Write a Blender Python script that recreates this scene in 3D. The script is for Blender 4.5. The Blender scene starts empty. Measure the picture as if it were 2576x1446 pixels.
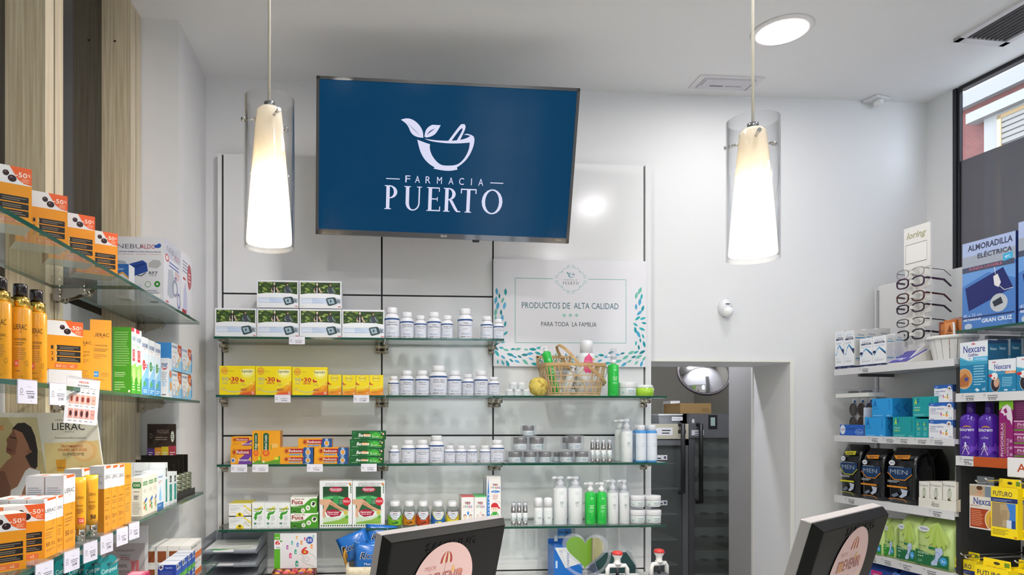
import bpy, math, random
from mathutils import Vector, Matrix
from mathutils.geometry import tessellate_polygon
random.seed(7)
S = bpy.context.scene
COL = S.collection
CZ = 1.65                                   # eye height
YAW = math.radians(4.2); CA, SA = math.cos(YAW), math.sin(YAW)
FPX, PX, PY = 1750.0, 1050.0, 1055.0        # focal length and principal point of the 2576 x 1446 frame
# ------------------------------------------------------------------ camera
cam_d = bpy.data.cameras.new('camera'); cam = bpy.data.objects.new('camera', cam_d); COL.objects.link(cam)
cam.location = (0, 0, CZ); cam.rotation_euler = (math.pi/2, 0, -YAW)
cam_d.sensor_width = 36; cam_d.lens = FPX/2576*36
cam_d.shift_x = (1288-PX)/2576; cam_d.shift_y = (PY-723)/2576
cam_d.clip_start = .02; cam_d.clip_end = 100
S.camera = cam
# ------------------------------------------------------------------ world, exposure
W = bpy.data.worlds.new('sky'); S.world = W; W.use_nodes = True
bg = W.node_tree.nodes['Background']; bg.inputs[0].default_value = (.80, .88, 1, 1); bg.inputs[1].default_value = 3.0
vs = S.view_settings; vs.view_transform = 'Standard'; vs.look = 'None'; vs.gamma = 1; vs.use_curve_mapping = False
vs.exposure = 1.12
LAMP = 1.5                                  # overall strength of the ceiling downlights
# ------------------------------------------------------------------ pixel ray -> place
def ray(u, v=PY):
    a = (u-PX)/FPX; b = (PY-v)/FPX
    return Vector((SA+a*CA, CA-a*SA, b))
def at_y(u, v, y):
    r = ray(u, v); p = r*(y/r.y); p.z += CZ; return p
def at_z(u, v, z):
    r = ray(u, v); p = r*((z-CZ)/r.z); p.z += CZ; return p
def at_x(u, v, x):
    r = ray(u, v); p = r*(x/r.x); p.z += CZ; return p
def depth(p): return p[0]*SA+p[1]*CA
def zat(v, p): return CZ+(PY-v)/FPX*depth(p)
def on_line(u, P, D):
    r = ray(u); d = r.x*D[1]-r.y*D[0]       # t*r = P + s*D
    t = (P[0]*D[1]-P[1]*D[0])/d
    return Vector((r.x*t, r.y*t, 0))
# ------------------------------------------------------------------ materials
def lin(h):
    h = h.lstrip('#'); c = [int(h[i:i+2], 16)/255 for i in (0, 2, 4)]
    return tuple(x/12.92 if x <= .04045 else ((x+.055)/1.055)**2.4 for x in c)+(1,)
_M = {}
def nodes(name):
    m = bpy.data.materials.new(name); m.use_nodes = True; nt = m.node_tree
    return m, nt, nt.nodes, nt.nodes['Principled BSDF']
def M(s):
    """'#rrggbb' with optional |r<roughness> |m<metallic> |c<coat> |t<transmission> |e<emission>; or a named material."""
    if s in _M: return _M[s]
    q = s.split('|'); m, nt, N, b = nodes('finish '+s.replace('#', ''))
    c = lin(q[0]); b.inputs['Base Color'].default_value = c; b.inputs['Roughness'].default_value = .42
    b.inputs['Specular IOR Level'].default_value = .4
    for k in q[1:]:
        x = float(k[1:])
        if k[0] == 'r': b.inputs['Roughness'].default_value = x
        if k[0] == 's': b.inputs['Specular IOR Level'].default_value = x
        if k[0] == 'm': b.inputs['Metallic'].default_value = x
        if k[0] == 'c': b.inputs['Coat Weight'].default_value = x; b.inputs['Coat Roughness'].default_value = .05
        if k[0] == 't': b.inputs['Transmission Weight'].default_value = x
        if k[0] == 'e': b.inputs['Base Color'].default_value = (.002, .002, .002, 1); b.inputs['Emission Color'].default_value = c; b.inputs['Emission Strength'].default_value = x
    m.diffuse_color = c; _M[s] = m; return m
def fresnel(nt):
    N = nt.nodes; lw = N.new('ShaderNodeLayerWeight'); lw.inputs[0].default_value = .5
    p = N.new('ShaderNodeMath'); p.operation = 'POWER'; p.inputs[1].default_value = 5
    q = N.new('ShaderNodeMath'); q.operation = 'MULTIPLY_ADD'; q.inputs[1].default_value = .93; q.inputs[2].default_value = .04
    nt.links.new(lw.outputs['Facing'], p.inputs[0]); nt.links.new(p.outputs[0], q.inputs[0]); return q
def glass(name, tint, rough=.02, body=None, w=0.0, ior=1.45):
    m, nt, N, b = nodes(name); N.remove(b); out = N['Material Output']
    tr = N.new('ShaderNodeBsdfTransparent'); tr.inputs[0].default_value = tint+(1,)
    gl = N.new('ShaderNodeBsdfGlossy'); gl.inputs['Roughness'].default_value = rough
    fr = fresnel(nt)
    mx = N.new('ShaderNodeMixShader'); L = nt.links.new
    src = tr
    if body:
        df = N.new('ShaderNodeBsdfDiffuse'); df.inputs[0].default_value = lin(body)
        m2 = N.new('ShaderNodeMixShader'); m2.inputs[0].default_value = w
        L(tr.outputs[0], m2.inputs[1]); L(df.outputs[0], m2.inputs[2]); src = m2
    L(fr.outputs[0], mx.inputs[0]); L(src.outputs[0], mx.inputs[1]); L(gl.outputs[0], mx.inputs[2]); L(mx.outputs[0], out.inputs[0])
    _M[name] = m; return m
glass('shelf glass', (.93, .975, .955)); glass('clear glass', (.975, .98, .985)); glass('clear plastic', (.93, .94, .96), .08, '#e8ecf4', .10)
glass('frosted tray', (.80, .82, .85), .2, '#aab0ba', .22); glass('window pane', (.97, .985, 1)); glass('jar plastic', (.90, .93, .92), .05)
glass('lens', (.95, .96, .97)); glass('fridge glass', (.80, .83, .83), .04, '#8a8f8c', .22); glass('mesh film', (.34, .34, .37), .5, '#84848c', .62)  # fridge glass carries a grey haze mixed in to lighten the dark fridges
def named(name, col, rough=.5, metal=0, coat=0, noise=None, bump=0, scale=(1, 1, 1)):
    """noise = (second colour, noise scale, contrast lo, hi)"""
    m, nt, N, b = nodes(name); L = nt.links.new
    b.inputs['Base Color'].default_value = lin(col); b.inputs['Roughness'].default_value = rough
    b.inputs['Metallic'].default_value = metal; b.inputs['Specular IOR Level'].default_value = .25 if name == 'black plastic' else .5; b.inputs['Coat Weight'].default_value = coat; b.inputs['Coat Roughness'].default_value = .06
    if noise or bump:
        tc = N.new('ShaderNodeTexCoord'); mp = N.new('ShaderNodeMapping'); mp.inputs['Scale'].default_value = scale
        nz = N.new('ShaderNodeTexNoise'); nz.inputs['Scale'].default_value = noise[1]; nz.inputs['Detail'].default_value = 5
        L(tc.outputs['Object'], mp.inputs[0]); L(mp.outputs[0], nz.inputs['Vector'])
        if noise[0]:
            cr = N.new('ShaderNodeValToRGB'); e = cr.color_ramp.elements
            e[0].position, e[1].position = noise[2], noise[3]; e[0].color = lin(noise[0]); e[1].color = lin(col)
            L(nz.outputs['Fac'], cr.inputs[0]); L(cr.outputs[0], b.inputs['Base Color'])
        if bump:
            bp = N.new('ShaderNodeBump'); bp.inputs['Strength'].default_value = bump; bp.inputs['Distance'].default_value = .002
            L(nz.outputs['Fac'], bp.inputs['Height']); L(bp.outputs[0], b.inputs['Normal'])
    _M[name] = m; return m
named('wall paint', '#e6e6e8', .6, noise=(None, 90, 0, 1), bump=.08)
named('ceiling paint', '#ececee', .75, noise=(None, 120, 0, 1), bump=.05)
named('gloss panel', '#e9e9eb', .16, noise=(None, 60, 0, 1), bump=.03)
named('ash wood', '#e8dabc', .55, noise=('#c8b490', 7, .32, .66), bump=.3, scale=(24, 24, .5))
named('ash edge', '#ddd0b8', .5, noise=('#cbbb9f', 7, .3, .7), scale=(9, 9, .5))
named('smoked mirror', '#2b2a2b', .06, .25)
named('floor tile', '#d8d4cc', .3, noise=('#cac6be', 6, .3, .7))
named('brushed steel', '#b4aca0', .28, 1); named('chrome', '#d8d8da', .1, 1)
named('sponge', '#dfc765', .9, noise=('#a98a35', 55, .36, .52), bump=1.0)
named('cane', '#cfb38a', .5, noise=('#b5946a', 30, .3, .7)); named('bamboo', '#c9a878', .45, noise=('#b28d5c', 14, .3, .7), scale=(1, 6, 6))
named('liner cloth', '#d9cfba', .85, noise=('#c2b79f', 60, .3, .7), bump=.3)
named('paper', '#dcdce0', .7); named('white plastic', '#e9e9ee', .35); named('black plastic', '#060606', .55, noise=(None, 300, 0, 1), bump=.1)
# ------------------------------------------------------------------ text -> flat polygons (the built-in font)
_T = {}
def textmesh(s, st=''):
    k = (s, st)
    if k in _T: return _T[k]
    c = bpy.data.curves.new('t', 'FONT'); c.body = s; c.resolution_u = 2 if 'h' not in st else 6
    if 'b' in st: c.offset = .012
    if 'k' in st: c.offset = .026
    if 'i' in st: c.shear = .3
    if 's' in st: c.space_character = 1.5
    o = bpy.data.objects.new('t', c); COL.objects.link(o)
    me = bpy.data.meshes.new_from_object(o.evaluated_get(bpy.context.evaluated_depsgraph_get()))
    v = [(p.co.x, p.co.y) for p in me.vertices]; f = [tuple(p.vertices) for p in me.polygons]
    bpy.data.objects.remove(o); bpy.data.meshes.remove(me); bpy.data.curves.remove(c)
    x0 = min(p[0] for p in v); x1 = max(p[0] for p in v); y0 = min(p[1] for p in v); y1 = max(p[1] for p in v)
    v = [((x-x0)/(x1-x0)-.5, (y-y0)/max(y1-y0, 1e-6)-.5) for x, y in v]
    _T[k] = (v, f, (x1-x0)/(y1-y0)); return _T[k]
# ------------------------------------------------------------------ mesh builder
class Flat:
    def __init__(s, o, ex, ez, n, clip=True): s.o, s.ex, s.ez, s.n, s.clip = Vector(o), Vector(ex), Vector(ez), Vector(n), clip; s.cols = 1
    def __call__(s, u, v, k):
        if s.clip: u, v = min(max(u, 0), 1), min(max(v, 0), 1)      # print never runs past the edge of its face
        return s.o+s.ex*u+s.ez*v+s.n*(.00015+.00006*k)
class Cyl:
    """wraps print round an upright cylinder; u = .5 faces -y, u runs 0..1 over arc `arc` (radians)."""
    def __init__(s, r, z0, z1, arc=math.pi, cx=0, cy=0, rt=None): s.r, s.z0, s.z1, s.arc, s.cx, s.cy, s.rt = r, z0, z1, arc, cx, cy, rt if rt else r; s.cols = 14
    def __call__(s, u, v, k):
        a = (u-.5)*s.arc; r = s.r+(s.rt-s.r)*v+.0003+.00007*k
        return Vector((s.cx+r*math.sin(a), s.cy-r*math.cos(a), s.z0+(s.z1-s.z0)*v))
class MB:
    def __init__(s): s.v, s.f, s.mi, s.sm, s.mats = [], [], [], [], []
    def m(s, mat):
        if mat not in s.mats: s.mats.append(mat)
        return s.mats.index(mat)
    def add(s, vs, fs, mat, smooth=False):
        b = len(s.v); s.v += [tuple(p) for p in vs]; i = s.m(mat)
        for f in fs: s.f.append(tuple(x+b for x in f)); s.mi.append(i); s.sm.append(smooth)
        return s
    def box(s, x0, y0, z0, x1, y1, z1, mat, front=None, side=None, top=None):
        v = [(x0, y0, z0), (x1, y0, z0), (x1, y1, z0), (x0, y1, z0), (x0, y0, z1), (x1, y0, z1), (x1, y1, z1), (x0, y1, z1)]
        b = len(s.v); s.v += v
        for f, mt in (((0, 3, 2, 1), top or mat), ((4, 5, 6, 7), top or mat), ((0, 1, 5, 4), front or mat), ((1, 2, 6, 5), side or mat), ((2, 3, 7, 6), mat), ((3, 0, 4, 7), side or mat)):
            s.f.append(tuple(b+i for i in f)); s.mi.append(s.m(mt)); s.sm.append(False)
        return s
    def rbox(s, x0, y0, z0, x1, y1, z1, mat, r=.004, n=3):
        """box with rounded vertical edges and chamfered rims"""
        pts = []
        for cx, cy, a0 in ((x1-r, y1-r, 0), (x0+r, y1-r, 90), (x0+r, y0+r, 180), (x1-r, y0+r, 270)):
            for i in range(n+1):
                a = math.radians(a0+90*i/n); pts.append((cx+r*math.cos(a), cy+r*math.sin(a)))
        mx, my = (x0+x1)/2, (y0+y1)/2; q = min(r, (z1-z0)/3)*.6
        rings = []
        for z, k in ((z0, q), (z0+q, 0), (z1-q, 0), (z1, q)):
            rings.append([(x+(-k if x > mx else k), y+(-k if y > my else k), z) for x, y in pts])
        return s.loft(rings, mat, cap=True, smooth=False)
    def loft(s, rings, mat, cap=True, smooth=True, closed=True):
        n = len(rings[0]); vs = [p for r in rings for p in r]; fs = []
        for i in range(len(rings)-1):
            for j in range(n if closed else n-1):
                a, b = i*n+j, i*n+(j+1) % n; fs.append((a, b, b+n, a+n))
        s.add(vs, fs, mat, smooth)
        if cap:
            b = len(s.v)-len(vs); i = s.m(mat)
            s.f.append(tuple(b+j for j in range(n-1, -1, -1))); s.mi.append(i); s.sm.append(False)
            e = b+(len(rings)-1)*n; s.f.append(tuple(e+j for j in range(n))); s.mi.append(i); s.sm.append(False)
        return s
    def lathe(s, prof, mat, n=28, c=(0, 0), sq=1.0, smooth=True, cap=True, wob=None):
        rings = []
        for r, z in prof:
            ring = []
            for j in range(n):
                a = 2*math.pi*j/n; k = 1+(wob(a) if wob else 0); ring.append((c[0]+r*k*math.cos(a), c[1]+r*k*math.sin(a)*sq, z))
            rings.append(ring)
        return s.loft(rings, mat, cap, smooth)
    def tube(s, pts, r, mat, n=8, closed=False, flat=1.0):
        P = [Vector(p) for p in pts]; rings = []; up = Vector((0, 0, 1)); k = len(P)
        for i, p in enumerate(P):
            t = (P[(i+1) % k]-P[i-1]) if closed else (P[min(i+1, k-1)]-P[max(i-1, 0)])
            t.normalize()
            if i == 0:
                a = t.cross(up)
                if a.length < .1: a = t.cross(Vector((1, 0, 0)))
            else: a = a-t*a.dot(t)
            a.normalize(); b = t.cross(a); rr = r[i] if isinstance(r, (list, tuple)) else r
            rings.append([p+a*rr*math.cos(2*math.pi*j/n)+b*rr*flat*math.sin(2*math.pi*j/n) for j in range(n)])
        if closed: rings.append(rings[0])
        return s.loft(rings, mat, not closed)
    def prism(s, poly, d0, d1, mat, axis='y'):
        """extrude a 2-D outline: (a, b) -> x, z extruded along y; axis 'x': (a, b) -> y, z; axis 'z': x, y"""
        mp = {'y': lambda a, b, d: (a, d, b), 'x': lambda a, b, d: (d, a, b), 'z': lambda a, b, d: (a, b, d)}[axis]
        n = len(poly); vs = [mp(a, b, d0) for a, b in poly]+[mp(a, b, d1) for a, b in poly]
        fs = [(i, (i+1) % n, (i+1) % n+n, i+n) for i in range(n)]
        tri = tessellate_polygon([[Vector((a, b, 0)) for a, b in poly]])
        fs += [tuple(t) for t in tri]+[tuple(x+n for x in t) for t in tri]
        return s.add(vs, fs, mat)
    def poly(s, F, pts, mat, k):
        if F.cols > 1 and (max(p[0] for p in pts)-min(p[0] for p in pts))*F.arc > .3:      # wide print on a curved face: fill in rings
            cx = sum(p[0] for p in pts)/len(pts); cy = sum(p[1] for p in pts)/len(pts); n = len(pts); R = (1, .75, .5, .25, .02)
            vs = [F(cx+(x-cx)*q, cy+(y-cy)*q, k) for q in R for x, y in pts]
            return s.add(vs, [(i*n+j, i*n+(j+1) % n, (i+1)*n+(j+1) % n, (i+1)*n+j) for i in range(4) for j in range(n)]+[tuple(4*n+j for j in range(n))], mat)
        tri = tessellate_polygon([[Vector((a, b, 0)) for a, b in pts]])
        return s.add([F(a, b, k) for a, b in pts], [tuple(t) for t in tri], mat)
    def print(s, F, ops, k0=0):
        """lay print on a surface map F; coordinates 0..1 across and up"""
        done = []
        for o in ops:
            t = o[0]
            if t in 'rl': bb = o[1:5]
            elif t == 't': bb = (o[1]-o[3]/2, o[2]-o[4]/2, o[1]+o[3]/2, o[2]+o[4]/2)
            elif t in 'eoa': bb = (o[1]-o[3], o[2]-o[4], o[1]+o[3], o[2]+o[4])
            else: bb = (min(p[0] for p in o[1]), min(p[1] for p in o[1]), max(p[0] for p in o[1]), max(p[1] for p in o[1]))
            k = max((q for c, q in done if c[0] < bb[2] and bb[0] < c[2] and c[1] < bb[3] and bb[1] < c[3]), default=k0-1)+1    # only overlapping print needs its own layer
            done.append((bb, k))
            if t == 'r':
                _, x0, y0, x1, y1, mat = o; n = max(1, round(F.cols*(x1-x0))) if F.cols > 1 else 1
                vs = [F(x0+(x1-x0)*i/n, y, k) for i in range(n+1) for y in (y0, y1)]
                s.add(vs, [(2*i, 2*i+2, 2*i+3, 2*i+1) for i in range(n)], mat, F.cols > 1)
            elif t == 'e':
                _, cx, cy, rx, ry, mat = o; n = 30 if rx > .02 else 14
                if F.cols == 1 and not F.clip and rx > .05: n = 90
                s.poly(F, [(cx+rx*math.cos(2*math.pi*i/n), cy+ry*math.sin(2*math.pi*i/n)) for i in range(n)], mat, k)
            elif t == 'o':
                _, cx, cy, rx, ry, w, mat = o; n = 30; vs = []      # ring; w = fraction of the radius
                for i in range(n):
                    for q in (1, 1-w): vs.append(F(cx+rx*q*math.cos(2*math.pi*i/n), cy+ry*q*math.sin(2*math.pi*i/n), k))
                s.add(vs, [(2*i, (2*i+2) % (2*n), (2*i+3) % (2*n), 2*i+1) for i in range(n)], mat)
            elif t == 'a':
                _, cx, cy, rx, ry, sx, sy, a0, a1, mat = o; n = 18; vs = []
                for i in range(n+1):
                    a = math.radians(a0+(a1-a0)*i/n)
                    for q in range(5): vs.append(F(cx+(rx+(sx-rx)*q/4)*math.cos(a), cy+(ry+(sy-ry)*q/4)*math.sin(a), k))
                s.add(vs, [(5*i+q, 5*i+5+q, 5*i+6+q, 5*i+1+q) for i in range(n) for q in range(4)], mat)
            elif t == 'p': s.poly(F, o[1], o[2], k)
            elif t == 'w':                                          # polyline of width w (x-units, a = face aspect h/w)
                _, pts, w, a, mat = o
                for (x0, y0), (x1, y1) in zip(pts, pts[1:]):
                    dx, dy = x1-x0, (y1-y0)*a; l = math.hypot(dx, dy) or 1; nx, ny = -dy/l*w/2, dx/l*w/2/a
                    s.add([F(x0+nx, y0+ny, k), F(x0-nx, y0-ny, k), F(x1-nx, y1-ny, k), F(x1+nx, y1+ny, k)], [(0, 1, 2, 3)], mat)
            elif t == 't':
                _, cx, cy, w, h, txt, mat = o[:7]; st = o[7] if len(o) > 7 else ''
                v, f, asp = textmesh(txt, st.replace('v', '').replace('d', ''))
                if 'v' in st: vs = [F(cx-y*w, cy+x*h, k) for x, y in v]      # reads upwards
                elif 'd' in st:                                             # slanted up to the reader's right
                    vs = [F(cx+x*w, cy+y*h+x*h*.9, k) for x, y in v]
                else: vs = [F(cx+x*w, cy+y*h, k) for x, y in v]
                s.add(vs, f, mat)
            elif t == 'l':
                _, x0, y0, x1, y1, n, mat = o; g = (y1-y0)/n
                for i in range(n):
                    e = x1-(x1-x0)*(.25*random.random() if i else .5*random.random()); y = y0+g*i
                    m2 = max(1, round(F.cols*(e-x0))); vs = [F(x0+(e-x0)*j/m2, yy, k) for j in range(m2+1) for yy in (y, y+g*.42)]
                    s.add(vs, [(2*j, 2*j+2, 2*j+3, 2*j+1) for j in range(m2)], mat)
        return s
    def mesh(s, name):
        me = bpy.data.meshes.new(name); me.from_pydata(s.v, [], s.f)
        for mt in s.mats: me.materials.append(M(mt))
        me.polygons.foreach_set('material_index', s.mi); me.polygons.foreach_set('use_smooth', s.sm); me.update(); return me
    def make(s, name, parent=None, loc=(0, 0, 0), rot=0): return put(name, s.mesh(name), parent, loc, rot)
def put(name, me, parent=None, loc=(0, 0, 0), rot=0):
    o = bpy.data.objects.new(name, me); COL.objects.link(o); o.location = loc
    o.rotation_euler = rot if isinstance(rot, (tuple, list, Vector)) else (0, 0, rot)
    if parent is not None: o.parent = parent
    return o
def empty(name, loc, rot=0): return put(name, None, None, loc, rot)
def tag(o, label, cat, group=None):
    o['label'] = label; o['category'] = cat
    if group: o['group'] = group
    return o
def structure(o): o['kind'] = 'structure'; return o
def clone(o, loc, rot=None, label=None, scale=None, parent=None):
    c = o.copy(); COL.objects.link(c)
    if parent is not None: c.parent = parent
    else:
        c.location = loc
        if rot is not None: c.rotation_euler = (0, 0, rot)
        if label: c['label'] = label
        if scale: c.scale = scale
    for ch in list(o.children): clone(ch, None, parent=c)
    return c
# ------------------------------------------------------------------ printed cartons
_K = {}
def carton(key, name, label, cat, A, B, h, d, z, fn, group=None):
    """carton whose front bottom edge runs A -> B (seen from the front); fn(mb, w, h, d) builds it once per key in local axes
    (front at y = 0 looking along -y, base at z = 0); later ones share the mesh, fitted to their own size."""
    A, B = Vector(A), Vector(B); v = B-A; w = math.hypot(v.x, v.y); rot = math.atan2(v.y, v.x); c = (A+B)/2
    if key not in _K:
        mb = MB(); fn(mb, w, h, d); _K[key] = (mb.mesh(name), w, h, d)
    me, w0, h0, d0 = _K[key]
    o = put(name, me, None, (c.x, c.y, z), rot); o.scale = (w/w0, d/d0, h/h0)
    return tag(o, label, cat, group)
def faces(mb, w, h, d, mat, ops=(), side=None, top=None, rops=(), lops=(), tops=()):
    mb.box(-w/2, 0, 0, w/2, d, h, mat, None, side, top)
    mb.print(Flat((-w/2, 0, 0), (w, 0, 0), (0, 0, h), (0, -1, 0)), ops)
    if rops: mb.print(Flat((w/2, 0, 0), (0, d, 0), (0, 0, h), (1, 0, 0)), rops)
    if lops: mb.print(Flat((-w/2, d, 0), (0, -d, 0), (0, 0, h), (-1, 0, 0)), lops)
    if tops: mb.print(Flat((-w/2, 0, h), (w, 0, 0), (0, d, 0), (0, 0, 1)), tops)
    return mb
def P2(c, s, *pts): return [((x-c[0])/s[0], (y-c[1])/s[1]) for x, y in pts]
# ================================================================== ROOM
ZC = CZ+1.46                                # ceiling height
YW, YP = 3.03, 3.0                          # back wall, face of its glossy cladding
XL, XCOL, YCOL = -.93, -.683, 2.60
def sbox(name, *a, **k): return structure(MB().box(*a, **k).make(name))
sbox('floor', -1.2, -3.7, -.05, 4.2, 5.6, 0, 'floor tile')
structure(MB().prism([(-1.2, -3.7), (3.3, -3.7), (2.615, 2.9), (2.615, 3.33), (-1.2, 3.33)], ZC, ZC+.08, 'ceiling paint', 'z').make('ceiling'))
sbox('wall_left', -1.08, -3.7, 0, XL, 3.2, ZC, 'wall paint')
sbox('column_left', XL, YCOL, 0, XCOL, YW, ZC, 'wall paint')
# back wall with the doorway to the dispensary
DX0, DX1 = 1.262, at_y(1986, 1055, YW).x; DZ = at_y(1850, 910, YW).z
w = MB(); w.box(-1.08, YW, 0, DX0, 3.33, ZC, 'wall paint'); w.box(DX0, YW, DZ, DX1, 3.33, ZC, 'wall paint'); w.box(DX1, YW, 0, 2.70, 3.33, ZC, 'wall paint')
structure(w.make('wall_back'))
t = MB(); t.box(DX0, YW-.006, DZ, DX1+.02, YW, DZ+.012, '#ecebe6|r.4'); t.box(DX1, YW-.006, 0, DX1+.02, YW, DZ, '#ecebe6|r.4')
structure(t.make('trim_1'))
# front of the shop behind the photographer: shop window between piers
w = MB(); w.box(-1.08, -3.7, 0, .8, -3.5, ZC, 'wall paint'); w.box(1.7, -3.7, 0, 3.9, -3.5, ZC, 'wall paint'); w.box(.8, -3.7, 0, 1.7, -3.5, .9, 'wall paint')
structure(w.make('wall_front'))
g = MB(); g.box(.8, -3.62, .9, 1.7, -3.61, ZC, 'window pane')
for x in (.8, .98, 1.42, 1.65): g.box(x, -3.65, .9, x+.05, -3.58, ZC, '#26262a')
for z in (.9, 1.55, 2.05, 2.35, 2.75, ZC-.06): g.box(.8, -3.65, z, 1.7, -3.58, z+.05, '#26262a')
structure(g.make('window_2'))
# right wall, slightly out of square, with the tall street window
RC = Vector((2.58, 3.03, 0)); RA = math.atan2(-.995, .0975); RT = Vector((math.cos(RA), math.sin(RA), 0)); RN = Vector((-math.sin(RA), math.cos(RA), 0))
w = MB(); w.prism([(-.07, .0), (.13, 0), (.13, .015), (-.07, .22)], 0, ZC, 'wall paint', 'z'); w.box(.13, 0, 0, 3.4, .22, .75, 'wall paint'); w.box(3.4, 0, 0, 6.8, .22, ZC, 'wall paint')
structure(w.make('wall_right', None, RC, RA))
f = MB()
f.box(.13, -.002, .75, .146, .02, ZC, '#2b2c31|r.35'); f.box(.149, .004, .75, .158, .02, ZC, '#24252a|r.35'); f.box(3.3, .03, .75, 3.4, .09, ZC, '#2b2c31|r.35')
f.box(.158, .0, .75, 3.3, .06, .80, '#2b2c31|r.35'); f.box(.158, .0, ZC-.016, 3.3, .03, ZC, '#1d1e22|r.35'); f.box(1.7, .0, .8, 1.76, .05, ZC-.03, '#2b2c31|r.35')
wf = structure(f.make('window_1', None, RC, RA))
fz = zat(393, on_line(2443, RC, RT))
MB().box(.158, .016, .8, 3.3, .020, ZC-.03, 'window pane').make('pane', wf)
MB().box(.158, .012, .8, 3.3, .0145, fz, 'mesh film').make('privacy_film', wf)['label'] = 'grey perforated privacy film on the lower pane'
# ------------------------------------------------------------------ street front across the road
m, nt, N, b = nodes('brickwork'); bt = N.new('ShaderNodeTexBrick'); tc = N.new('ShaderNodeTexCoord'); mp = N.new('ShaderNodeMapping')
mp.inputs['Rotation'].default_value = (math.pi/2, 0, 0); bt.inputs['Scale'].default_value = 5.5
for i, c in ((1, '#5e2c24'), (2, '#522620'), (3, '#54423c')): bt.inputs[i].default_value = lin(c)
bt.inputs['Mortar Size'].default_value = .012; b.inputs['Roughness'].default_value = .8
nt.links.new(tc.outputs['Object'], mp.inputs[0]); nt.links.new(mp.outputs[0], bt.inputs['Vector']); nt.links.new(bt.outputs[0], b.inputs['Base Color']); _M['brickwork'] = m
FB = RC+RN*8
def fx(u): return (on_line(u, FB, RT)-FB).dot(RT)
def fz_(u, v): return zat(v, on_line(u, FB, RT))
structure(MB().box(3.3, -12, -.06, 13, 24, -.02, '#a0a09e|r.9').make('street'))
fa = tag(empty('brick_building', FB, RA), 'red brick building with white bands across the street outside', 'building')
zb0, zb1 = fz_(2443, 270), fz_(2443, 228)
MB().box(-26, 0, 0, 9, 3, zb0, 'brickwork').make('wall', fa)
MB().box(-26, -.12, zb0, 9, 3, zb1, '#767472|r.7').make('cornice', fa)
MB().box(-26, -.02, zb1, 9, 3, 12, '#4d5565|r.6').make('upper_wall', fa)
for i in range(7):
    x = fx(2450)+i*.55; MB().box(x, -.05, zb1, x+.3, -.02, zb1+1.4, '#3a5d94|r.2').make('window', fa)
zt = fz_(2500, 296); x0 = fx(2486)
wq = MB().box(x0, -.08, zt-2.2, x0+2.2, 0, zt, '#7a7874|r.6').make('window_surround', fa)
MB().box(x0-.2, -.2, zt, x0+2.4, 0, zt+.16, '#7a7874|r.6').make('lintel', wq)
x1 = fx(2524); sh = MB(); zs = fz_(2524, 303)
for i in range(22): sh.box(x1+.05, -.11, zs-.06-i*.085, x1+1.5, -.08, zs-i*.085, '#706c66|r.6')
sh.make('roller_shutter', wq)
MB().box(x1, -.12, zs-2, x1+.06, -.08, zs+.06, '#b79a6a|r.5').box(x1, -.12, zs, x1+1.5, -.08, zs+.06, '#77603a|r.5').make('shutter_frame', wq)
# ------------------------------------------------------------------ glossy cladding of the back wall
def px(u, y=YP): return at_y(u, 1055, y).x
gx = [px(548), px(560), px(960.5), px(1240.5), px(1621), px(1637)]
gz = [.62, at_y(900, 1441, YP).z, at_y(900, 1095.5, YP).z, at_y(900, 742, YP).z, at_y(900, 396, YP).z]
cl = MB(); cl.box(gx[0], YP+.012, gz[0], gx[-1], YW, gz[-1], '#121212')
g = .0036
for i in range(5):
    a, b2 = gx[i]+(g if i else 0), gx[i+1]-(g if i < 4 else 0)
    if i in (0, 4): cl.box(a, YP-.004, gz[0], b2, YP+.012, gz[-1], 'gloss panel'); continue
    for j in range(4): cl.box(a, YP, gz[j]+g, b2, YP+.012, gz[j+1]-(g if j < 3 else 0), 'gloss panel')
structure(cl.make('wall_cladding'))
# counter under the back shelves
CT = CZ-.672
c = tag(empty('back_counter', (.3, 2.7, 0)), 'pale counter along the glossy back wall below the glass shelves', 'counter')
MB().box(-.975, -.25, CT-.04, .95, .295, CT, '#d9dad8|r.3').make('worktop', c); MB().box(-.93, -.2, 0, .93, .29, CT-.04, '#d4d4d2|r.5').make('cabinet_body', c)
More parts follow.
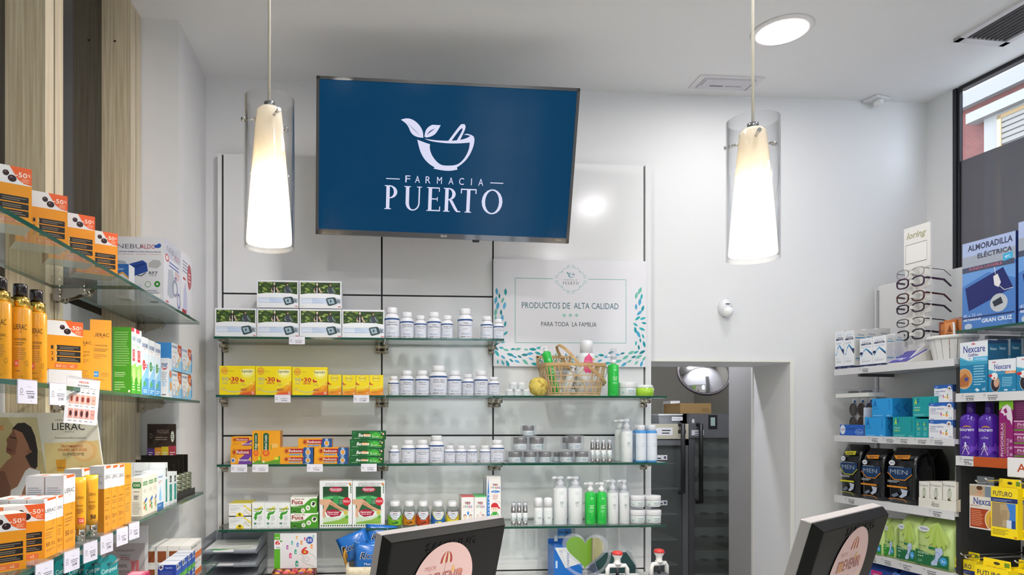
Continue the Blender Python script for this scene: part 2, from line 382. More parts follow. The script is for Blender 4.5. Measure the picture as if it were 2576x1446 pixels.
# ------------------------------------------------------------------ dispensary behind the doorway
JX = DX1
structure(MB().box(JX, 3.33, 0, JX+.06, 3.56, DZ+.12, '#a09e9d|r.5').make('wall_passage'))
structure(MB().box(JX-.004, 3.325, 0, JX+.012, 3.34, DZ, '#d6d4ce|r.4').make('trim_2'))
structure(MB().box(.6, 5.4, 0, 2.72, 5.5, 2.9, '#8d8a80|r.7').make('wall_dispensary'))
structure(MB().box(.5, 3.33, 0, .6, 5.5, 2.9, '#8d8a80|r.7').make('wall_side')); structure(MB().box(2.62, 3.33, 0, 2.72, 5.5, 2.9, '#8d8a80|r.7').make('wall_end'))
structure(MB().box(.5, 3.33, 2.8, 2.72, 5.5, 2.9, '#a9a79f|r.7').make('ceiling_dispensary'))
YF = 4.2
def fridge(u0, u1, vt, x0, x1, name_label, dark, rows):
    zt = at_y((u0+u1)/2, vt, YF).z; r = tag(empty('medicine_fridge', ((x0+x1)/2, YF, 0)), name_label, 'refrigerator', 'fridges in the dispensary')
    a, b2 = x0-(x0+x1)/2, x1-(x0+x1)/2; k = MB(); t = .035
    k.box(a, 0, 0, a+.02, .6, zt, dark); k.box(b2-.02, 0, 0, b2, .6, zt, dark); k.box(a, 0, zt-.12, b2, .6, zt, dark); k.box(a, 0, 0, b2, .6, .12, dark); k.box(a, .55, .1, b2, .6, zt, '#8f918c|r.6')
    k.make('cabinet_body', r)
    d = MB(); z0, z1 = .13, zt-.1
    for q in ((a, z0, a+t, z1), (b2-t, z0, b2, z1), (a, z1-t, b2, z1), (a, z0, b2, z0+t)): d.box(q[0], -.03, q[1], q[2], -.004, q[3], dark)
    dd = d.make('door', r)
    MB().box(a+t, -.02, z0+t, b2-t, -.014, z1-t, 'fridge glass').make('pane', dd)
    return r, dd, a, b2, zt
r, dd, a, b2, zt = fridge(1640, 1727, 1065, 1.42, px(1726, YF), 'shorter grey fridge with a pale top panel and glass door', '#77797b|r.35|m.4', 9)
k = MB().box(a, -.034, zt-.095, b2, -.002, zt-.002, '#b7b49f|r.4'); F = Flat((a, -.034, zt-.095), (b2-a, 0, 0), (0, 0, .093), (0, -1, 0))
k.print(F, [('r', .62, .25, .82, .75, '#d5d5d8'), ('l', .7, .35, .8, .7, 2, '#333333'), ('e', .55, .5, .02, .2, '#e8e8e8'), ('r', .88, .35, .97, .6, '#3a3a30')]); k.make('control_panel', r)
MB().tube([(b2-.055, -.03, 1.62), (b2-.055, -.075, 1.62), (b2-.055, -.075, 1.20), (b2-.055, -.03, 1.20)], .014, '#2c2c2e|r.4').make('handle', dd)
for i in range(8): MB().box(a+.03, .05, .25+i*.16, b2-.03, .5, .258+i*.16, '#a8aaa8|r.3').make('shelf', r)
for z, w_ in ((1.40, .07), (1.12, .07)): MB().print(Flat((b2-.2, -.0205, z), (w_, 0, 0), (0, 0, .03), (0, -1, 0)), [('r', 0, 0, 1, 1, '#dcdce0'), ('l', .1, .2, .6, .8, 1, '#333333'), ('e', .8, .5, .12, .3, '#555566')]).make('sticker', dd)
r, dd, a, b2, zt = fridge(1727, 1835, 1040, px(1727.5, YF), px(1727.5, YF)+.36, 'taller grey fridge with rows of drawers behind its glass door', '#5b5b5e|r.4|m.3', 12)
k = MB().box(a, -.034, zt-.15, b2, -.002, zt-.002, '#5b5b5e|r.4'); F = Flat((a, -.034, zt-.15), (b2-a, 0, 0), (0, 0, .148), (0, -1, 0))
k.print(F, [('r', .34, .35, .5, .95, '#18181a'), ('r', .38, .5, .46, .85, '#9ab0a8'), ('e', .07, .7, .025, .09, '#cfcfcf'), ('r', .04, .1, .26, .32, '#cfcfd4'), ('l', .1, .13, .24, .3, 2, '#444455')]); k.make('control_panel', r)
MB().tube([(a+.055, -.03, 1.62), (a+.055, -.075, 1.62), (a+.055, -.075, 1.14), (a+.055, -.03, 1.14)], .013, '#19191b|r.4').make('handle', dd)
for i in range(9):
    z = .3+i*.145; dr = MB().box(a+.04, .04, z, b2-.04, .4, z+.09, '#b9bdb8|r.3'); dr.box(a+.04, .02, z, b2-.04, .045, z+.035, '#70756f|r.3')
    o = dr.make('drawer', r); MB().box(a+.1, .0, z+.03, a+.14, .03, z+.042, '#222222').box(a+.2, .0, z+.03, a+.24, .03, z+.042, '#222222').make('drawer_clip', o)
YB = 4.3
def bx(name, u0, u1, v0, v1, d, mat, ops, label, cat, y=YB, side=None):
    p, q = at_y(u0, v1, y), at_y(u1, v1, y); h = at_y(u0, v0, y).z-p.z
    mb = MB(); faces(mb, q.x-p.x, h, d, mat, ops, side); return tag(mb.make(name, None, ((p.x+q.x)/2, y, p.z)), label, cat)
zf = at_y(1780, 1040, YF).z
def onf(name, u0, u1, v0, mat, ops, label, d=.25, y=YB, z=zf):
    p, q = at_y(u0, 1050, y), at_y(u1, 1050, y); mb = MB(); faces(mb, q.x-p.x, at_y(u0, v0, y).z-z, d, mat, ops); return tag(mb.make(name, None, ((p.x+q.x)/2, y, z)), label, 'box')
onf('cardboard_box', 1711, 1789, 1014, '#8a6f45|r.7', [('l', .7, .2, .95, .6, 2, '#6b5433')], 'brown cardboard box on top of the taller grey fridge')
z2 = at_y(1680, 1065, YF).z
onf('white_box', 1687, 1710, 1008, '#d9d9dc|r.5', [('t', .5, .65, .75, .16, 'BAYER', '#2a4a34', 'b'), ('t', .55, .2, .75, .1, 'CAFIASPIRINA', '#333333')], 'white carton with black lettering behind the tub on the shorter fridge', .12, YB+.262, zf)
mb = MB(); p, q = at_y(1658, 1060, YF+.05), at_y(1722, 1060, YF+.05); w_ = (q.x-p.x)/2; hh = at_y(1690, 1041, YF+.05).z-z2
mb.loft([[(x*k*w_, y*k*.13+.14, z) for x, y in ((-1, -1), (1, -1), (1, 1), (-1, 1))] for k, z in ((.8, 0), (.95, hh-.008), (1.04, hh-.008), (1.04, hh), (.92, hh), (.78, .005))], '#d3d6d8|r.4', smooth=False)
mb.print(Flat((.0, .0, hh*.3), (.07, 0, 0), (0, 0, hh*.4), (0, -1, 0)), [('r', 0, 0, 1, 1, '#e8e8ea'), ('t', .5, .5, .85, .5, 'MOGAZO', '#333333')])
tag(mb.make('plastic_tub', None, ((p.x+q.x)/2, YF+.05, z2)), 'white plastic tub on top of the shorter fridge', 'tub')
# luminaire added out of sight above the doorway to brighten the back room
lu = tag(empty('added_luminaire', (1.7, 3.62, 2.8)), 'bar luminaire on the ceiling of the back room', 'light'); MB().box(-.3, -.06, -.04, .3, .06, 0, '#dddddd|r.4').make('housing', lu); MB().box(-.29, -.05, -.046, .29, .05, -.041, '#f4f6ff|e70').make('diffuser', lu)
# round convex mirror
mx = tag(empty('convex_mirror', at_y(1770, 938, 3.85)), 'round convex security mirror hanging in the doorway to the back room', 'mirror')
R = .142; mb = MB().lathe([(R*math.sin(i*.06)/math.sin(.72), .052*(math.cos(i*.06)-math.cos(.72))/(1-math.cos(.72))) for i in range(12, -1, -1)], 'chrome', 40); o = mb.make('mirror_dome', mx); o.rotation_euler = (math.radians(62), 0, math.radians(-10))
mb = MB().lathe([(R-.004, -.010), (R+.003, -.010), (R+.005, .0), (R+.002, .008), (R-.004, .004)], '#3c3438|r.4', 40); o = mb.make('rim', mx); o.rotation_euler = (math.radians(62), 0, math.radians(-10))
MB().tube([(0, .05, 0), (0, .1, .1), (0, .1, 2.8-at_y(1770, 938, 3.85).z)], .012, '#333333').make('bracket', mx)
for i, (z, lb) in enumerate(((1.955, 'upper grey shelf board with dark stock behind the doorway lintel'), (1.80, 'lower grey shelf board with dark stock behind the doorway lintel'))):
    o = tag(MB().box(.62, 0, 0, 1.72-.0*i, .35, .022, '#a9a8a2|r.5').make('shelf_board', None, (0, 4.95-.35*i, z)), lb, 'shelf')
    tag(MB().rbox(.62, 0, 0, 1.6, .22, .11, '#1c1c1d|r.5', .03).make('storage_bag', None, (0, 5.0-.35*i, z+.0225)), ('black bag of stock on the upper shelf in the back room', 'black bag of stock on the lower shelf in the back room')[i], 'bag')
# ================================================================== LEFT WALL FITTINGS
PXE, PXB = -.822, -.918
for i, y in enumerate((1.842, 2.49)):
    t = .105; po = tag(empty('shelf_post', (PXE, y, 0)), ('wood grained shelf post nearer the camera beside the dark mirror', 'wood grained shelf post against the white column')[i], 'post', 'wooden shelf posts on the left wall')
    MB().box(PXB-PXE, 0, 0, 0, t, ZC, 'ash wood').make('post_body', po)
    MB().box(0, .0, 0, .004, t*.46, ZC, 'ash edge').box(0, t*.54, 0, .004, t, ZC, 'ash edge').box(-.001, t*.46, 0, .001, t*.54, ZC, '#2b2620').make('slotted_edge', po)['label'] = 'pale slotted edge strip'
    if i: MB().lathe([(.004, 0), (.004, .001)], '#2a1c10', 10).make('screw_hole', po, (-.05, 0, at_y(300, 104, y).z), (math.pi/2, 0, 0))
zm = CZ+.36
for i, (y0, y1) in enumerate(((.3, 1.840), (1.95, 2.488))):
    structure(MB().box(XL, y0, zm, -.916, y1, ZC, 'smoked mirror').make('wall_mirror')); structure(MB().box(XL, y0, 0, -.916, y1, zm, '#d2d5da|r.4').make('wall_lining'))
# ------------------------------------------------------------------ glass shelves
GE = '#0c4a3a|r.15|c.4'
def bracket(parent, x, y, dirv, L, dz=-.008, hw=.0132):
    """steel clamp bracket: arm under the glass and two clamp rolls across it; dirv = unit vector out from the wall"""
    d = Vector(dirv); s = Vector((-d.y, d.x, 0)); mb = MB(); o = Vector((x, y, dz))
    p = [(0, .0), (0, -.034), (L*.55, -.022), (L, -.002), (L, .0)]
    for q in (-.004,):
        vs = [o+d*a+s*e+Vector((0, 0, b)) for e in (-.003, .003) for a, b in p]; n = len(p)
        mb.add(vs, [tuple(range(n)), tuple(range(2*n-1, n-1, -1))]+[(i, (i+1) % n, (i+1) % n+n, i+n) for i in range(n)], 'brushed steel')
    for a, z in ((.018, -.009), (L*.8, -.009), (.018, -.026)):
        c = o+d*a+Vector((0, 0, z)); mb.tube([c-s*hw, c+s*hw], .0085, 'brushed steel', 12)
    return mb.make('bracket', parent)
ZS = [at_y(900, v, 2.77).z for v in (848.5, 993.5, 1166.5, 1328.5)]
rows = [[(538, 967.5), (970, 1268)], [(543, 968.5), (970.5, 1241.5), (1244, 1678)], [(545, 969.5), (972, 1266), (1269, 1678)], [(550, 974), (976, 1263), (1265, 1675)]]
side = ['left', 'middle', 'right']; wordk = ['top', 'second', 'third', 'lowest']
for k, row in enumerate(rows):
    for i, (u0, u1) in enumerate(row):
        x0, x1 = px(u0, 2.77), px(u1, 2.77); z = ZS[k]
        o = tag(empty('glass_shelf', ((x0+x1)/2, 2.77, z)), f'{wordk[k]} glass shelf of the {side[i]} bay on the glossy back wall', 'shelf', 'glass shelves on the back wall')
        h = (x1-x0)/2; mb = MB().box(-h, 0, -.009, h, .223, -.0004, GE, GE, GE, 'shelf glass'); mb.make('pane', o)
        sx = [(560, 960.5), (960.5, 1240.5), (1240.5, 1621)][i]
        for q, u in enumerate(sx):
            xx = px(u)-(x0+x1)/2+(.0138 if q == 0 else -.0138)
            if k == 0 and i == 1 and q == 1: xx = px(1240.5)-(x0+x1)/2-.0138
            bracket(o, xx, .225, (0, -1, 0), .075, -.0095)
XF = -.600
LZ = [CZ+.352, CZ+.068, CZ-.266, CZ-.52]; ly = [(.5, 1.884, 2.565), (.5, 1.884, 2.565), (.5, 1.884, 2.62), (.5, 1.884, 2.6)]
lw = ['top', 'second', 'third', 'lowest']
for k in range(4):
    for i in range(2):
        y0, y1 = ly[k][i]+(.0015 if i else 0), ly[k][i+1]-(0 if i else .0015); z = LZ[k]
        o = tag(empty('glass_shelf', (XF, (y0+y1)/2, z)), f'{lw[k]} glass shelf on the left wall, '+('nearer the camera' if i == 0 else 'up to the white column'), 'shelf', 'glass shelves on the left wall')
        h = (y1-y0)/2; MB().box(-.218, -h, -.009, .06 if k == 3 else 0, h, -.0004, GE, GE, GE, 'shelf glass').make('pane', o)
        if k < 3:
            for yy in ((1.895,) if i == 0 else (1.895, 2.543)): bracket(o, PXE-XF+.003, yy-(y0+y1)/2+(-.0145 if i == 0 else .0145), (1, 0, 0), .1, -.0095)
# ================================================================== CEILING FITTINGS
def downlight(x, y, label, k=1.0):
    o = tag(empty('ceiling_downlight', (x, y, ZC)), label, 'light', 'round downlights in the ceiling')
    MB().lathe([(.083, -.004), (.086, -.009), (.104, -.006), (.109, -.0003), (.083, -.0003)], '#ece8e8|r.4', 48).make('trim_ring', o)
    MB().lathe([(.084, -.006), (.03, -.0062), (.001, -.0063)], f'#fbf8f6|e{38*LAMP*k:.1f}', 48, smooth=False).make('diffuser', o)
p = at_z(1967, 76, ZC); downlight(p.x, p.y, 'glowing round downlight beside the pendant cord and the ceiling grille', .62)
for x, y, k, lb in ((1.53, 1.37, .85, 'round downlight in front of the pendant by the doorway'), (1.67, -.17, 1, 'round downlight behind the camera on the window side'), (.85, -2.6, 1, 'round downlight close to the shop front'), (.22, 1.86, 1.6, 'round downlight in front of the first pendant'), (.75, .75, 1.9, 'round downlight over the customer side'),  # the first-pendant and customer-side ones are added to brighten the back panels
                 (.2, -.4, 1, 'round downlight behind the camera in the middle'), (-.44, -1.35, 1, 'round downlight behind the camera by the green panel')): downlight(x, y, lb, k)
# emergency light, detector, air grille
q = [at_z(u, v, ZC) for u, v in ((1738, 218), (1768, 187), (1918, 195), (1890, 225))]
e = tag(empty('emergency_light', ((q[0]+q[2])/2)), 'flat white emergency light flush in the ceiling above the doorway', 'light'); c0 = e.location
mb = MB(); mb.box(-.142, -.056, -.006, .142, .056, -.0003, '#e3e0e4|r.4'); mb.make('housing', e)
mb = MB().box(-.115, -.04, -.012, .115, .045, -.006, '#d2d0d8|r.3'); mb.print(Flat((-.115, -.04, -.012), (.23, 0, 0), (0, .085, 0), (0, 0, -1)), [('r', .2, .55, .46, .68, '#7a767c'), ('r', .5, .55, .82, .66, '#a5a2a8'), ('r', .02, .0, .04, .6, '#8d8a92'), ('r', .96, .3, .985, 1, '#8d8a92')]); mb.make('diffuser', e)
d = tag(empty('ceiling_detector', at_z(2205, 248, ZC)), 'small white motion detector on the ceiling near the far corner', 'sensor'); d.rotation_euler.z = .3
MB().rbox(-.045, -.035, -.012, .045, .035, -.0003, '#e6e6ea|r.4', .006).make('base', d); MB().lathe([(.022, -.012), (.02, -.03), (.008, -.038), (.001, -.038)], '#f0f0f2|r.3', 16, c=(0, -.01)).make('lens_dome', d)
q0 = at_z(2398, 98, ZC); ve = tag(empty('air_vent', (q0.x, q0.y, ZC), math.radians(-85.5)), 'slatted air conditioning grille in the ceiling by the street window', 'vent')
mb = MB()                                    # local x runs toward the camera, y outward to the window
for a in ((0, 0, 1.0, .022), (0, .2, 1.0, .222), (0, 0, .03, .222), (.32, 0, .345, .222), (.97, 0, 1.0, .222)): mb.box(a[0], a[1], -.012, a[2], a[3], -.0003, '#d6d4d8|r.35')
mb.make('frame', ve); MB().box(.02, .015, -.003, .98, .21, -.0004, '#101012').make('duct', ve)
for i in range(9): MB().box(.03, .036+i*.019, -.011, .97, .039+i*.019, -.004, '#77757a|r.4').make('slat', ve)
# motion sensor on the back wall
p = at_y(1821, 775, YW); s = tag(empty('motion_sensor', (p.x, YW, p.z)), 'white rounded motion sensor on the wall above the doorway', 'sensor')
MB().lathe([(.001, .0), (.025, .0005), (.029, .004), (.030, .012), (.026, .024), (.012, .031), (.001, .032)], 'white plastic', 26, sq=1.28).make('housing', s, (0, 0, 0), (math.pi/2, 0, 0))
MB().lathe([(.001, .015), (.0235, .014), (.023, .02), (.018, .032), (.008, .038), (.001, .039)], '#f3f3f4|r.3', 22).make('lens', s, (.004, -.012, -.012), (math.pi/2+.5, 0, 0))
MB().box(-.008, -.0345, .013, .01, -.0275, .016, '#222222').make('indicator_slot', s)
# ================================================================== PENDANT LAMPS
m, nt, N, b = nodes('opal glass'); N.remove(b); L = nt.links.new
df = N.new('ShaderNodeBsdfDiffuse'); df.inputs[0].default_value = (.90, .88, .82, 1); tl = N.new('ShaderNodeBsdfTranslucent'); tl.inputs[0].default_value = (1, .94, .85, 1)
mx_ = N.new('ShaderNodeMixShader'); mx_.inputs[0].default_value = .55; gl = N.new('ShaderNodeBsdfGlossy'); gl.inputs['Roughness'].default_value = .08; fr = fresnel(nt); m2 = N.new('ShaderNodeMixShader')
L(df.outputs[0], mx_.inputs[1]); L(tl.outputs[0], mx_.inputs[2]); L(fr.outputs[0], m2.inputs[0]); L(mx_.outputs[0], m2.inputs[1]); L(gl.outputs[0], m2.inputs[2]); L(m2.outputs[0], N['Material Output'].inputs[0]); _M['opal glass'] = m
def pendant(u, v0, v1, rpx, pin0, label):
    dp = 1.69; r = ray(u); s_ = dp/depth(r); x, y = r.x*s_, r.y*s_; zt, zb = CZ+(PY-v0)/FPX*dp, CZ+(PY-v1)/FPX*dp; R = .0605
    o = tag(empty('pendant_lamp', (x, y, ZC)), label, 'lamp', 'glass pendant lamps over the counter'); T, B = zt-ZC, zb-ZC
    MB().lathe([(.045, 0), (.045, -.012), (.03, -.022), (.004, -.024)], '#dcdcdc|r.3', 24).make('ceiling_rose', o)
    MB().tube([(0, 0, -.02), (0, 0, T-.006)], .0034, '#d8d2c4|r.5').make('cord', o)
    MB().lathe([(R, B), (R, T), (R-.003, T), (R-.003, B), (R, B)], 'clear glass', 48, cap=False).make('glass_cylinder', o)
    st, sb, rt, rb = T-.022, B+.012, .0305, .0555
    pr = [(.006, st+.001), (rt*.85, st), (rt, st-.008)]+[(rt+(rb-rt)*(i/8)**.9, st-.008+(sb-st+.008)*i/8) for i in range(1, 9)]
    pr += [(rb-.003, sb)]+[(rt+(rb-rt)*(i/8)**.9-.003, st-.012+(sb-st+.012)*i/8) for i in range(7, -1, -1)]+[(.006, st-.006)]
    MB().lathe(pr, 'opal glass', 40, cap=False).make('opal_shade', o)
    MB().lathe([(.013, T-.021), (.013, T-.007), (.006, T-.004)], '#8a8a90|r.2|m1', 16).make('socket_cap', o)
    for i in range(3):
        a = math.radians(pin0+120*i); c, s2 = math.cos(a), math.sin(a); zz = T-.048
        MB().tube([(c*.028, s2*.028, zz), (c*.066, s2*.066, zz)], .0038, 'chrome', 10).tube([(c*.059, s2*.059, zz), (c*.067, s2*.067, zz)], .0052, 'chrome', 10).make('pin', o)
    MB().lathe([(.001, B+.175), (.012, B+.17), (.012, B+.14), (.021, B+.115), (.023, B+.095), (.016, B+.078), (.001, B+.072)], '#fff0d8|e6', 16).make('bulb', o)
    ld = bpy.data.lights.new('pendant bulb', 'POINT'); ld.energy = 12*LAMP; ld.color = (1, .92, .80); ld.shadow_soft_size = .018
    lo = bpy.data.objects.new('bulb_light', ld); COL.objects.link(lo); lo.parent = o; lo.location = (0, 0, B+.045)
pendant(677.5, 251, 623, 63, 178, 'tall glass pendant lamp hanging between the left wall and the screen')
pendant(1894, 304, 652, 62, 12, 'tall glass pendant lamp hanging in front of the plain wall above the doorway')
# ================================================================== SCREEN
def homo(c):
    """four pixel corners (tl, tr, br, bl) -> function pixel -> (s, t) on the unit face, t upwards"""
    import numpy as np
    A = []
    for (x, y), (s, t) in zip(c, ((0, 1), (1, 1), (1, 0), (0, 0))):
        A.append([x, y, 1, 0, 0, 0, -s*x, -s*y, -s]); A.append([0, 0, 0, x, y, 1, -t*x, -t*y, -t])
    h = np.linalg.svd(np.array(A, float))[2][-1].reshape(3, 3)
    def f(x, y): p = h @ np.array([x, y, 1.0]); return (p[0]/p[2], p[1]/p[2])
    return f
TP = [Vector((-.179, 2.545, 1.248)), Vector((.79, 2.519, 1.223)), Vector((.776, 2.629, .678)), Vector((-.193, 2.655, .703))]
ctr = sum(TP, Vector())/4+Vector((0, 0, CZ)); ex = ((TP[1]-TP[0])+(TP[2]-TP[3])).normalized(); ez = ((TP[0]-TP[3])+(TP[1]-TP[2])).normalized()
ey = ez.cross(ex).normalized(); ez = ex.cross(ey)
tv = tag(empty('television', ctr), 'large black wall mounted TV screen with a white bowl and leaf logo', 'television')
tv.rotation_euler = Matrix((ex, ey, ez)).transposed().to_euler()
w, h = .97, .557; b = .011
bz = MB()
for q in ((-w/2, h/2-b, w/2, h/2), (-w/2, -h/2, w/2, -h/2+.019), (-w/2, -h/2, -w/2+b, h/2), (w/2-b, -h/2, w/2, h/2)): bz.box(q[0], 0, q[1], q[2], .02, q[3], '#3b3a3c|r.22|c.6')
bz.box(-w/2+.001, .018, -h/2+.001, w/2-.001, .045, h/2-.001, '#151516|r.4'); bz.make('casing', tv)
sw, sh = w-2*b, h-b-.019; F = Flat((-sw/2, .004, -h/2+.019), (sw, 0, 0), (0, 0, sh), (0, -1, 0))
MB().print(F, [('r', 0, 0, 1, 1, '#03385a|e.5|r.12|s.08')]).make('screen', tv)
T = homo([(668, 128), (2450, 215), (2368, 1228), (657, 1167)])
def PT(*p): return [T(x, y) for x, y in p]
WH, DK = '#d9d9f4|e.44|r.3', '#03385a|e.5|r.12|s.08'
def smooth_outline(o):
    """round the shallow corners of an outline, keep the sharp tips"""
    for _ in range(2):
        p = o[1]; q = []; n = len(p)
        for i in range(n):
            a, b, c = Vector(p[i-1]), Vector(p[i]), Vector(p[(i+1) % n])
            if (b-a).length < 1e-6 or (c-b).length < 1e-6 or (b-a).angle(c-b) > .75: q.append(tuple(b))
            else: q += [tuple(b*.75+a*.25), tuple(b*.75+c*.25)]
        o = (o[0], q, o[2])
    return o
def leafs(P_, wh, dk):
    return [smooth_outline(o) for o in leaf_shapes(P_, wh, dk)]
def leaf_shapes(P_, wh, dk):
    return [('p', P_((1232, 410), (1262, 400), (1300, 402), (1340, 425), (1370, 460), (1385, 495), (1387, 535), (1350, 532), (1318, 518), (1298, 495), (1285, 460), (1265, 432)), wh),
     ('p', P_((1395, 528), (1400, 490), (1420, 460), (1450, 445), (1508, 448), (1490, 480), (1470, 510), (1440, 527), (1410, 533)), wh),
     ('p', P_((1270, 428), (1325, 478), (1366, 522), (1330, 488)), dk), ('p', P_((1472, 470), (1440, 492), (1408, 518), (1432, 486)), dk),
     ('p', P_((1395, 541), (1460, 552), (1560, 557), (1640, 551), (1690, 537), (1712, 522), (1690, 515), (1664, 513), (1690, 507), (1720, 515), (1741, 530), (1739, 575), (1720, 630), (1690, 680), (1655, 715), (1618, 740), (1622, 755), (1570, 765), (1510, 760), (1455, 748), (1465, 740), (1430, 720), (1390, 680), (1362, 625), (1345, 548), (1388, 565), (1433, 580), (1430, 610), (1442, 650), (1468, 690), (1500, 719), (1530, 728), (1600, 727), (1640, 711), (1680, 665), (1704, 610), (1708, 568), (1640, 574), (1560, 574), (1480, 566), (1430, 556)), wh),
     ('p', P_((1560, 556), (1630, 462), (1650, 441), (1672, 440), (1681, 455), (1676, 480), (1640, 553), (1617, 555), (1660, 482), (1656, 468), (1640, 478), (1582, 556)), wh)]
def serif(word, x0, y0, h, adv, c, sq=1.0):
    """roman capitals drawn from stems, hairlines and bowls; x/y in face units, h cap height, sq = x-unit per y-unit"""
    o = []; X = x0; H = h; k = h*sq
    def r(a, b, c_, d): o.append(('r', X+a*k, y0+b*H, X+c_*k, y0+d*H, c))
    def arc(cx, cy, rx, ry, sx, sy, a0, a1): o.append(('a', X+cx*k, y0+cy*H, rx*k, ry*H, sx*k, sy*H, a0, a1, c))
    def stem(x, wd=.15, top=1): r(x, 0, x+wd, 1); r(x-.07, 0, x+wd+.07, .035); top and r(x-.07, .965, x+wd+.07, 1)
    for ch, a in zip(word, adv):
        if ch == 'P': stem(.08); arc(.23, .73, .33, .27, .18, .225, -90, 90); r(.2, .965, .25, 1); r(.2, .46, .25, .505)
        if ch == 'U': r(.1, .3, .25, 1); r(.03, .965, .32, 1); r(.66, .3, .72, 1); r(.58, .965, .8, 1); arc(.41, .32, .31, .34, .16, .29, 180, 270); arc(.41, .32, .31, .34, .25, .29, 270, 360)
        if ch == 'E': stem(.08); r(.2, .95, .56, 1); r(.2, .49, .48, .535); r(.2, 0, .6, .05); r(.53, .82, .565, 1); r(.46, .42, .49, .6); r(.57, 0, .61, .2)
        if ch == 'R': stem(.08); arc(.23, .745, .31, .255, .16, .21, -90, 90); r(.2, .965, .25, 1); r(.2, .49, .25, .535); o.append(('p', [(X+q*k, y0+e*H) for q, e in ((.26, .5), (.40, .5), (.66, .06), (.78, .035), (.78, 0), (.60, 0), (.5, .1))], c))
        if ch == 'T': stem(.27, .15, 0); r(.02, .95, .68, 1); r(0, .8, .045, 1); r(.645, .8, .69, 1)
        if ch == 'O': arc(.47, .5, .46, .53, .31, .475, 0, 360)
        X += a*k
    return o
ar = sh/sw; yb = T(1170, 1030)[1]; hh = T(1170, 865)[1]-yb
lx = [T(u, 1000)[0] for u in (1113, 1245, 1405, 1520, 1640, 1785)]
ops = leafs(PT, WH, DK)
pw = ar
for i, ch in enumerate('PUERTO'):
    ww = [.132, .158, .118, .155, .152, .16][i]*.535
    ops += serif(ch, lx[i], yb-.0006*i, hh, [1], WH, pw*1.0)
for i, ch in enumerate('FARMACIA'):
    u = (1278, 1345, 1418, 1497, 1577, 1650, 1718, 1783)[i]; c_ = T(u, 820+(u-1278)*.045); ops.append(('t', c_[0], c_[1], .0195 if ch != 'I' else .0032, .047, ch, WH, 'h'))
a_, b_ = T(1128, 817), T(1222, 821); ops.append(('r', a_[0], a_[1]-.003, b_[0], a_[1]+.003, WH)); a_, b_ = T(1848, 846), T(1938, 850); ops.append(('r', a_[0], a_[1]-.003, b_[0], a_[1]+.003, WH))
F2 = Flat((-sw/2, .0035, -h/2+.019), (sw, 0, 0), (0, 0, sh), (0, -1, 0))
MB().print(F2, ops).make('screen_logo', tv)['label'] = 'white pharmacy logo shown on the screen'
Fz = Flat((-w/2, 0, -h/2), (w, 0, 0), (0, 0, h), (0, -1, 0))
MB().print(Fz, [('o', .494, .018, .0042, .0075, .25, '#cfcfcf'), ('t', .5065, .018, .013, .011, 'LG', '#cfcfcf', 'b'), ('t', .957, .02, .022, .007, 'ULTRA HD', '#9a9a9c')]).make('badge', tv)
MB().box(-.14, .045, -.1, .14, .075, .12, '#1d1d1e|r.5').make('wall_mount', tv)
mb = MB(); mb.tube([(0, .07, .0), (.02, .2, .02), (.02, .40, .085)], .018, '#1d1d1e|r.4'); mb.box(-.06, .395, .0, .1, .41, .17, '#1d1d1e|r.4'); mb.make('mount_arm', tv)
MB().rbox(.115, .006, -h/2-.008, .14, .03, -h/2+.002, '#101012|r.3', .004).make('power_button', tv)
# ================================================================== POSTER
c4 = [(1241.5, 650), (1626, 658), (1626, 923), (1241.5, 921)]
pa, pb = at_y(1241.5, 786, 2.985), at_y(1626, 786, 2.985); z0, z1 = at_y(1434, 922, 2.985).z, at_y(1434, 654, 2.985).z
w, h = pb.x-pa.x, z1-z0; po = tag(empty('display_sign', ((pa.x+pb.x)/2, 2.985, z0)), 'white sign with turquoise leaf border on the panel behind the cane basket', 'sign')
MB().box(-w/2, 0, 0, w/2, .012, h, '#e9e8ee|r.3').make('sign_board', po)
Q = homo([(82, 38), (1545, 70), (1545, 1078), (82, 1068)])
G1, TX = '#6fb5ae', '#2c6a78'
ops = []
pts = [(652, 232), (290, 224), (290, 842), (1350, 850), (1350, 244), (990, 238)]
ops.append(('w', [Q(*p) for p in pts], .0035, h/w, G1)); ops.append(('w', [Q(505, 843), Q(840, 846)], .0035, h/w, G1))
# ornament round the small logo
def arcw(cx, cy, rx, ry, a0, a1, n=10): return [Q(cx+rx*math.cos(math.radians(a0+(a1-a0)*i/n)), cy-ry*math.sin(math.radians(a0+(a1-a0)*i/n))) for i in range(n+1)]
for sx in (-1, 1):
    for sy in (-1, 1):
        cx, cy = 824, 238
        pl = [(21, 125), (35, 108), (75, 98), (82, 72), (112, 60), (127, 32)]
        ops.append(('w', [Q(cx+sx*a, cy+sy*b2) for a, b2 in pl], .0022, h/w, '#7fb9bd'))
        ops.append(('w', arcw(cx+sx*22, cy+sy*123, 13, 13, 0, 330), .002, h/w, '#7fb9bd')); ops.append(('w', arcw(cx+sx*137, cy+sy*23, 13, 13, 0, 330), .002, h/w, '#7fb9bd')); ops.append(('w', arcw(cx+sx*86, cy+sy*72, 6, 6, 0, 330), .002, h/w, '#7fb9bd'))
def sm(*p): return [Q(780+(x-1232)*.156, 170+(y-400)*.146) for x, y in p]
ops += leafs(sm, '#2f8a9e', '#e9e8ee')
def qt(x, y, ww, hh_, s, c, st=''): a = Q(x, y); b1 = Q(x-ww/2, y); b2 = Q(x+ww/2, y); c1 = Q(x, y-hh_/2); c2 = Q(x, y+hh_/2); return ('t', a[0], a[1], b2[0]-b1[0], c1[1]-c2[1], s, c, st)
